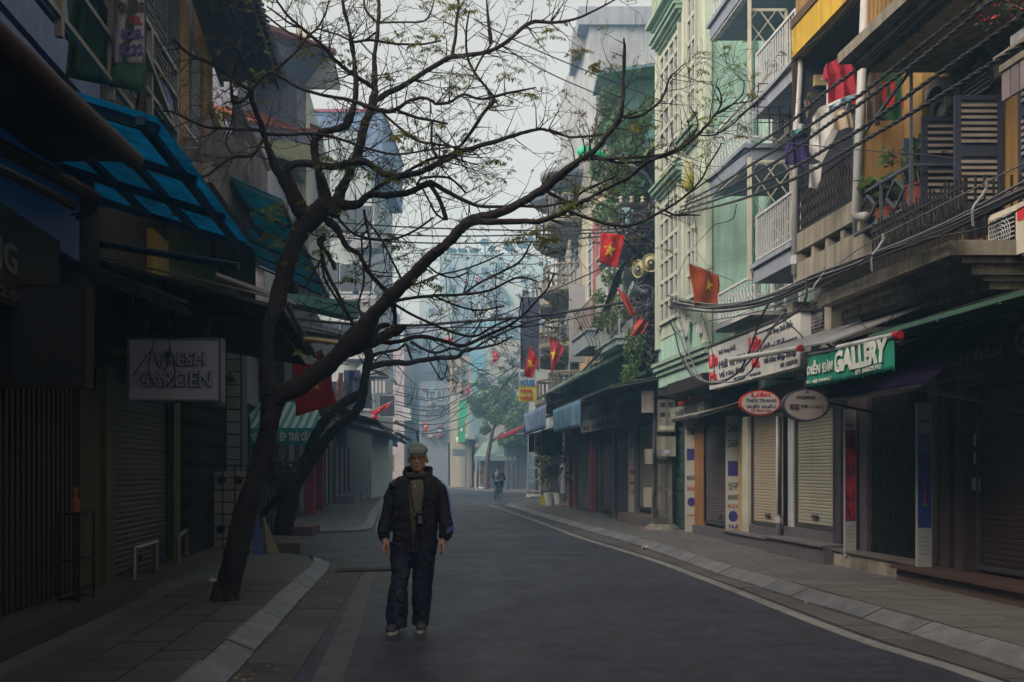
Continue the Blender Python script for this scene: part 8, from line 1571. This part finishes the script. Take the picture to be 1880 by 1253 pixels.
cable([W(700, 240, 30), W(600, 214, 30), W(520, 214, 28), W(400, 218, 20), W(270, 205, 14)], .008, KB, 'thin black wire strung to the tiled house')
for k in range(10):
    y0, y1 = 690 + 9 * k, 700 + 7 * k; x1 = 940 + (k % 3) * 12
    cable([W(726, y0 + 20, 70), W(790, y0 + 34 - k, 74), W(850, (y0 + y1) / 2 + 16, 80), W(890, y1 - 12, 87), W(x1, y1 - 30 - 5 * k, 60), W(1010, 640 - 3 * k, 45), W(1150, 570, 28)] if k % 2 else [W(724, y0 + 16, 70), W(800, y0 + 26, 78), W(889, 700 + k, 87.5)], .035, mat((.06, .07, .09), .7, bump=0), 'hazy cable in the far tangle between poles', 1, group='far tangle of cables')
for k in range(8): cable([W(1198, 480 + 8 * k, 25.6), W(1165 - 4 * k, 560 + 6 * k, 27), W(1120 - 6 * k, 630 + 6 * k, 31), W(1060 - 4 * k, 690 + 4 * k, 38), W(1000, 745 + 2 * k, 50)], .024, KG if k % 3 else KB, 'cable slanting down left from the pole to the far shops', 1, group='cables slanting from the pole')
for k in range(5): cable([W(1190, 430, 25.7), W(1150 - 3 * k, 480 + 3 * k, 26), W(1130 - 3 * k, 540, 26.5), W(1105 - 3 * k, 600 + 4 * k, 28)], .02, KB, 'black cable hanging from the pole past the big flag', 1, group='cables hanging by the big flag')
for k in range(4): cable([W(1050 + 6 * k, 568, 25.5), W(1066 + 9 * k, 600 + 7 * k, 26), W(1084 + 5 * k, 645 - 9 * k, 26.5), W(1070 + 12 * k, 690 + 5 * k, 27)], .008, KB, 'thin cable dropping beside the tall whitish sign', 1, group='thin dropping cables')
# cable tangle on the pole
t = thing('cable_tangle', 'dense black tangle of looped cables wrapped round the ladder pole', 'cables', W(1190, 640, 25.6)); rg = random.Random(4)
def loops(n, xc, yc, sx, sy, r, m, nm):
    mb = MB()
    for _ in range(n):
        cx, cy_2 = rg.gauss(xc, sx), rg.gauss(yc, sy); R_ = rg.uniform(6, 20); a0 = rg.uniform(0, 6); e = rg.uniform(.4, 1.6); Y = 25.5 + rg.uniform(-.3, .25); pts = [W(cx + R_ * math.cos(a0 + a) * e, cy_2 + R_ * math.sin(a0 + a) + a * 1.5, Y + .05 * math.sin(a * 2)) for a in [j * .6 for j in range(rg.randint(6, 11))]]
        mb.tube(pts, r * rg.uniform(.6, 1.3), 4, False)
    mb.build(nm, m, t)
loops(110, 1172, 440, 20, 22, .02, KB, 'loops'); loops(60, 1212, 420, 8, 28, .02, KB, 'loops'); loops(60, 1208, 510, 7, 45, .022, KB, 'loops'); loops(40, 1190, 545, 18, 10, .018, KG, 'pale_loops'); loops(70, 1205, 600, 7, 40, .02, KB, 'loops'); loops(30, 1215, 385, 10, 14, .018, KG, 'pale_loops')
mb = MB()
for k in range(26): x = 1200 + rg.uniform(-8, 14); mb.tube([W(x, 370, 25.55), W(x + rg.uniform(-4, 4), 480, 25.5), W(x + rg.uniform(-5, 5), 560, 25.55), W(1206 + rg.uniform(-6, 6), 680 + rg.uniform(-30, 60), 25.55)], rg.uniform(.012, .03), 5, False)
mb.build('vertical_runs', KB, t)
# odd bag on the twisted cables, yellow
t = thing('kite_bag', 'yellow plastic bag caught on the wires in front of the green house', 'bag', W(1262, 300, 21)); mb = MB()
prof = [(1262, 295, 1), (1263, 306, 5), (1265, 318, 9), (1265, 330, 10), (1262, 342, 11), (1265, 350, 6)]
P_ = [W(x, y, 20.5) for x, y, r in prof]; mb.tube(P_, [r / F * 20.5 for x, y, r in prof], 10); mb.build('bag', mat((.42, .4, .08), .6, .4, 6, trans=.4, dirt=(.4, .4, .4), dirtamt=.3), t, smooth=True)
# flags
def fl(px, Y, m, label, star=None, tilt=0, pole=None, folds=.05, dY=(0, 0, 0, 0)):
    P = [W(x, y, Y + d) for (x, y), d in zip(px, dY)]; pa, pb = (W(*pole[0]), W(*pole[1])) if pole else (P[0], None)
    return flag('flag', pa, pb, P, m, label, star, folds=folds)
fl([(1104, 427), (1147, 432), (1133, 493), (1100, 482)], 25.0, RED, 'bright red flag with yellow star hanging flat left of the pole', ((.45, .52), .26), folds=.03, dY=(0, .1, .2, 0))
fl([(1265, 484), (1320, 505), (1318, 560), (1276, 562)], 19.6, ORANGE, 'orange faded flag drooping in front of the green house', ((.62, .42), .2), pole=((1264, 483, 19.6), (1345, 515, 19.9)), folds=.035, dY=(0, .3, .3, 0))
fl([(1132, 527), (1148, 540), (1168, 575), (1158, 584)], 25.2, mat((.4, .05, .03), .8, .2, 2, trans=.2), 'furled red flag slanting down at the pole', folds=.05)
fl([(1172, 578), (1192, 590), (1180, 612), (1156, 620)], 25.2, mat((.36, .06, .04), .8, .2, 2, trans=.2), 'crumpled dark red flag bunched under the furled one', folds=.08)
fl([(973, 636), (990, 660), (977, 695), (961, 690)], 37, RED, 'red star flag in front of the guest house sign', ((.45, .5), .22), folds=.04, pole=((973, 636, 37), (1040, 668, 38)))
fl([(1008, 615), (1037, 640), (1024, 664), (1012, 688)], 35.5, mat((.55, .06, .08), .75, .1, 2, trans=.4), 'pinkish red star flag right of the guest house sign', ((.35, .5), .2), folds=.05, pole=((1008, 615, 35.5), (1052, 652, 36.5)))
fl([(907, 641), (918, 652), (910, 668), (903, 665)], 75, RED, 'tiny red flag in front of the grey end wall', ((.5, .5), .25), folds=.05)
fl([(779, 774), (787, 778), (785, 795), (779, 790)], 90, mat((.6, .06, .03), .7, .1, 2, trans=.3), 'small orange red flag in the haze above the man', ((.4, .4), .25)); fl([(818, 620), (834, 622), (833, 628), (816, 627)], 95, RED, 'tiny red flag against the light blue house')
fl([(855, 712), (864, 710), (862, 726), (856, 727)], 90, RED, 'tiny red flag above the far green sign'); fl([(676, 758), (718, 738), (712, 748), (690, 764)], 54, RED, 'red flag blown sideways at the end of the left row', ((.4, .5), .2), pole=((672, 760, 54), (720, 737, 54))); fl([(682, 765), (694, 762), (692, 772), (684, 770)], 54, RED, 'small red cloth under the sideways flag')
fl([(536, 665), (600, 672), (616, 742), (544, 765)], 20.2, mat((.55, .012, .012), .75, .1, 2, trans=.5), 'large deep red flag behind the tree trunk on the left', ((.55, .45), .16), folds=.06, pole=((530, 655, 20.2), (640, 670, 20.6)), dY=(0, .3, .2, 0))
fl([(575, 650), (590, 640), (597, 660), (585, 668)], 20.6, DRED, 'dark red folded cloth above the large flag')
# haze
hz = MB().box(-40, 40, -26, 170, -1.4, 33).build('haze', None)
hm = bpy.data.materials.new('haze'); hm.use_nodes = True; n_ = hm.node_tree; n_.nodes.clear(); o_ = n_.nodes.new('ShaderNodeOutputMaterial'); v_ = n_.nodes.new('ShaderNodeVolumePrincipled')
v_.inputs['Color'].default_value = (.34, .66, 1, 1); v_.inputs['Density'].default_value = HAZE; v_.inputs['Anisotropy'].default_value = .25
n_.links.new(v_.outputs[0], o_.inputs['Volume']); hz.data.materials.append(hm); struct(hz, 'thin bluish morning haze filling the street', 'stuff')
for o in bpy.data.objects:
    if '_o' in o: del o['_o']
    if o.parent is not None and 'category' in o: del o['category']
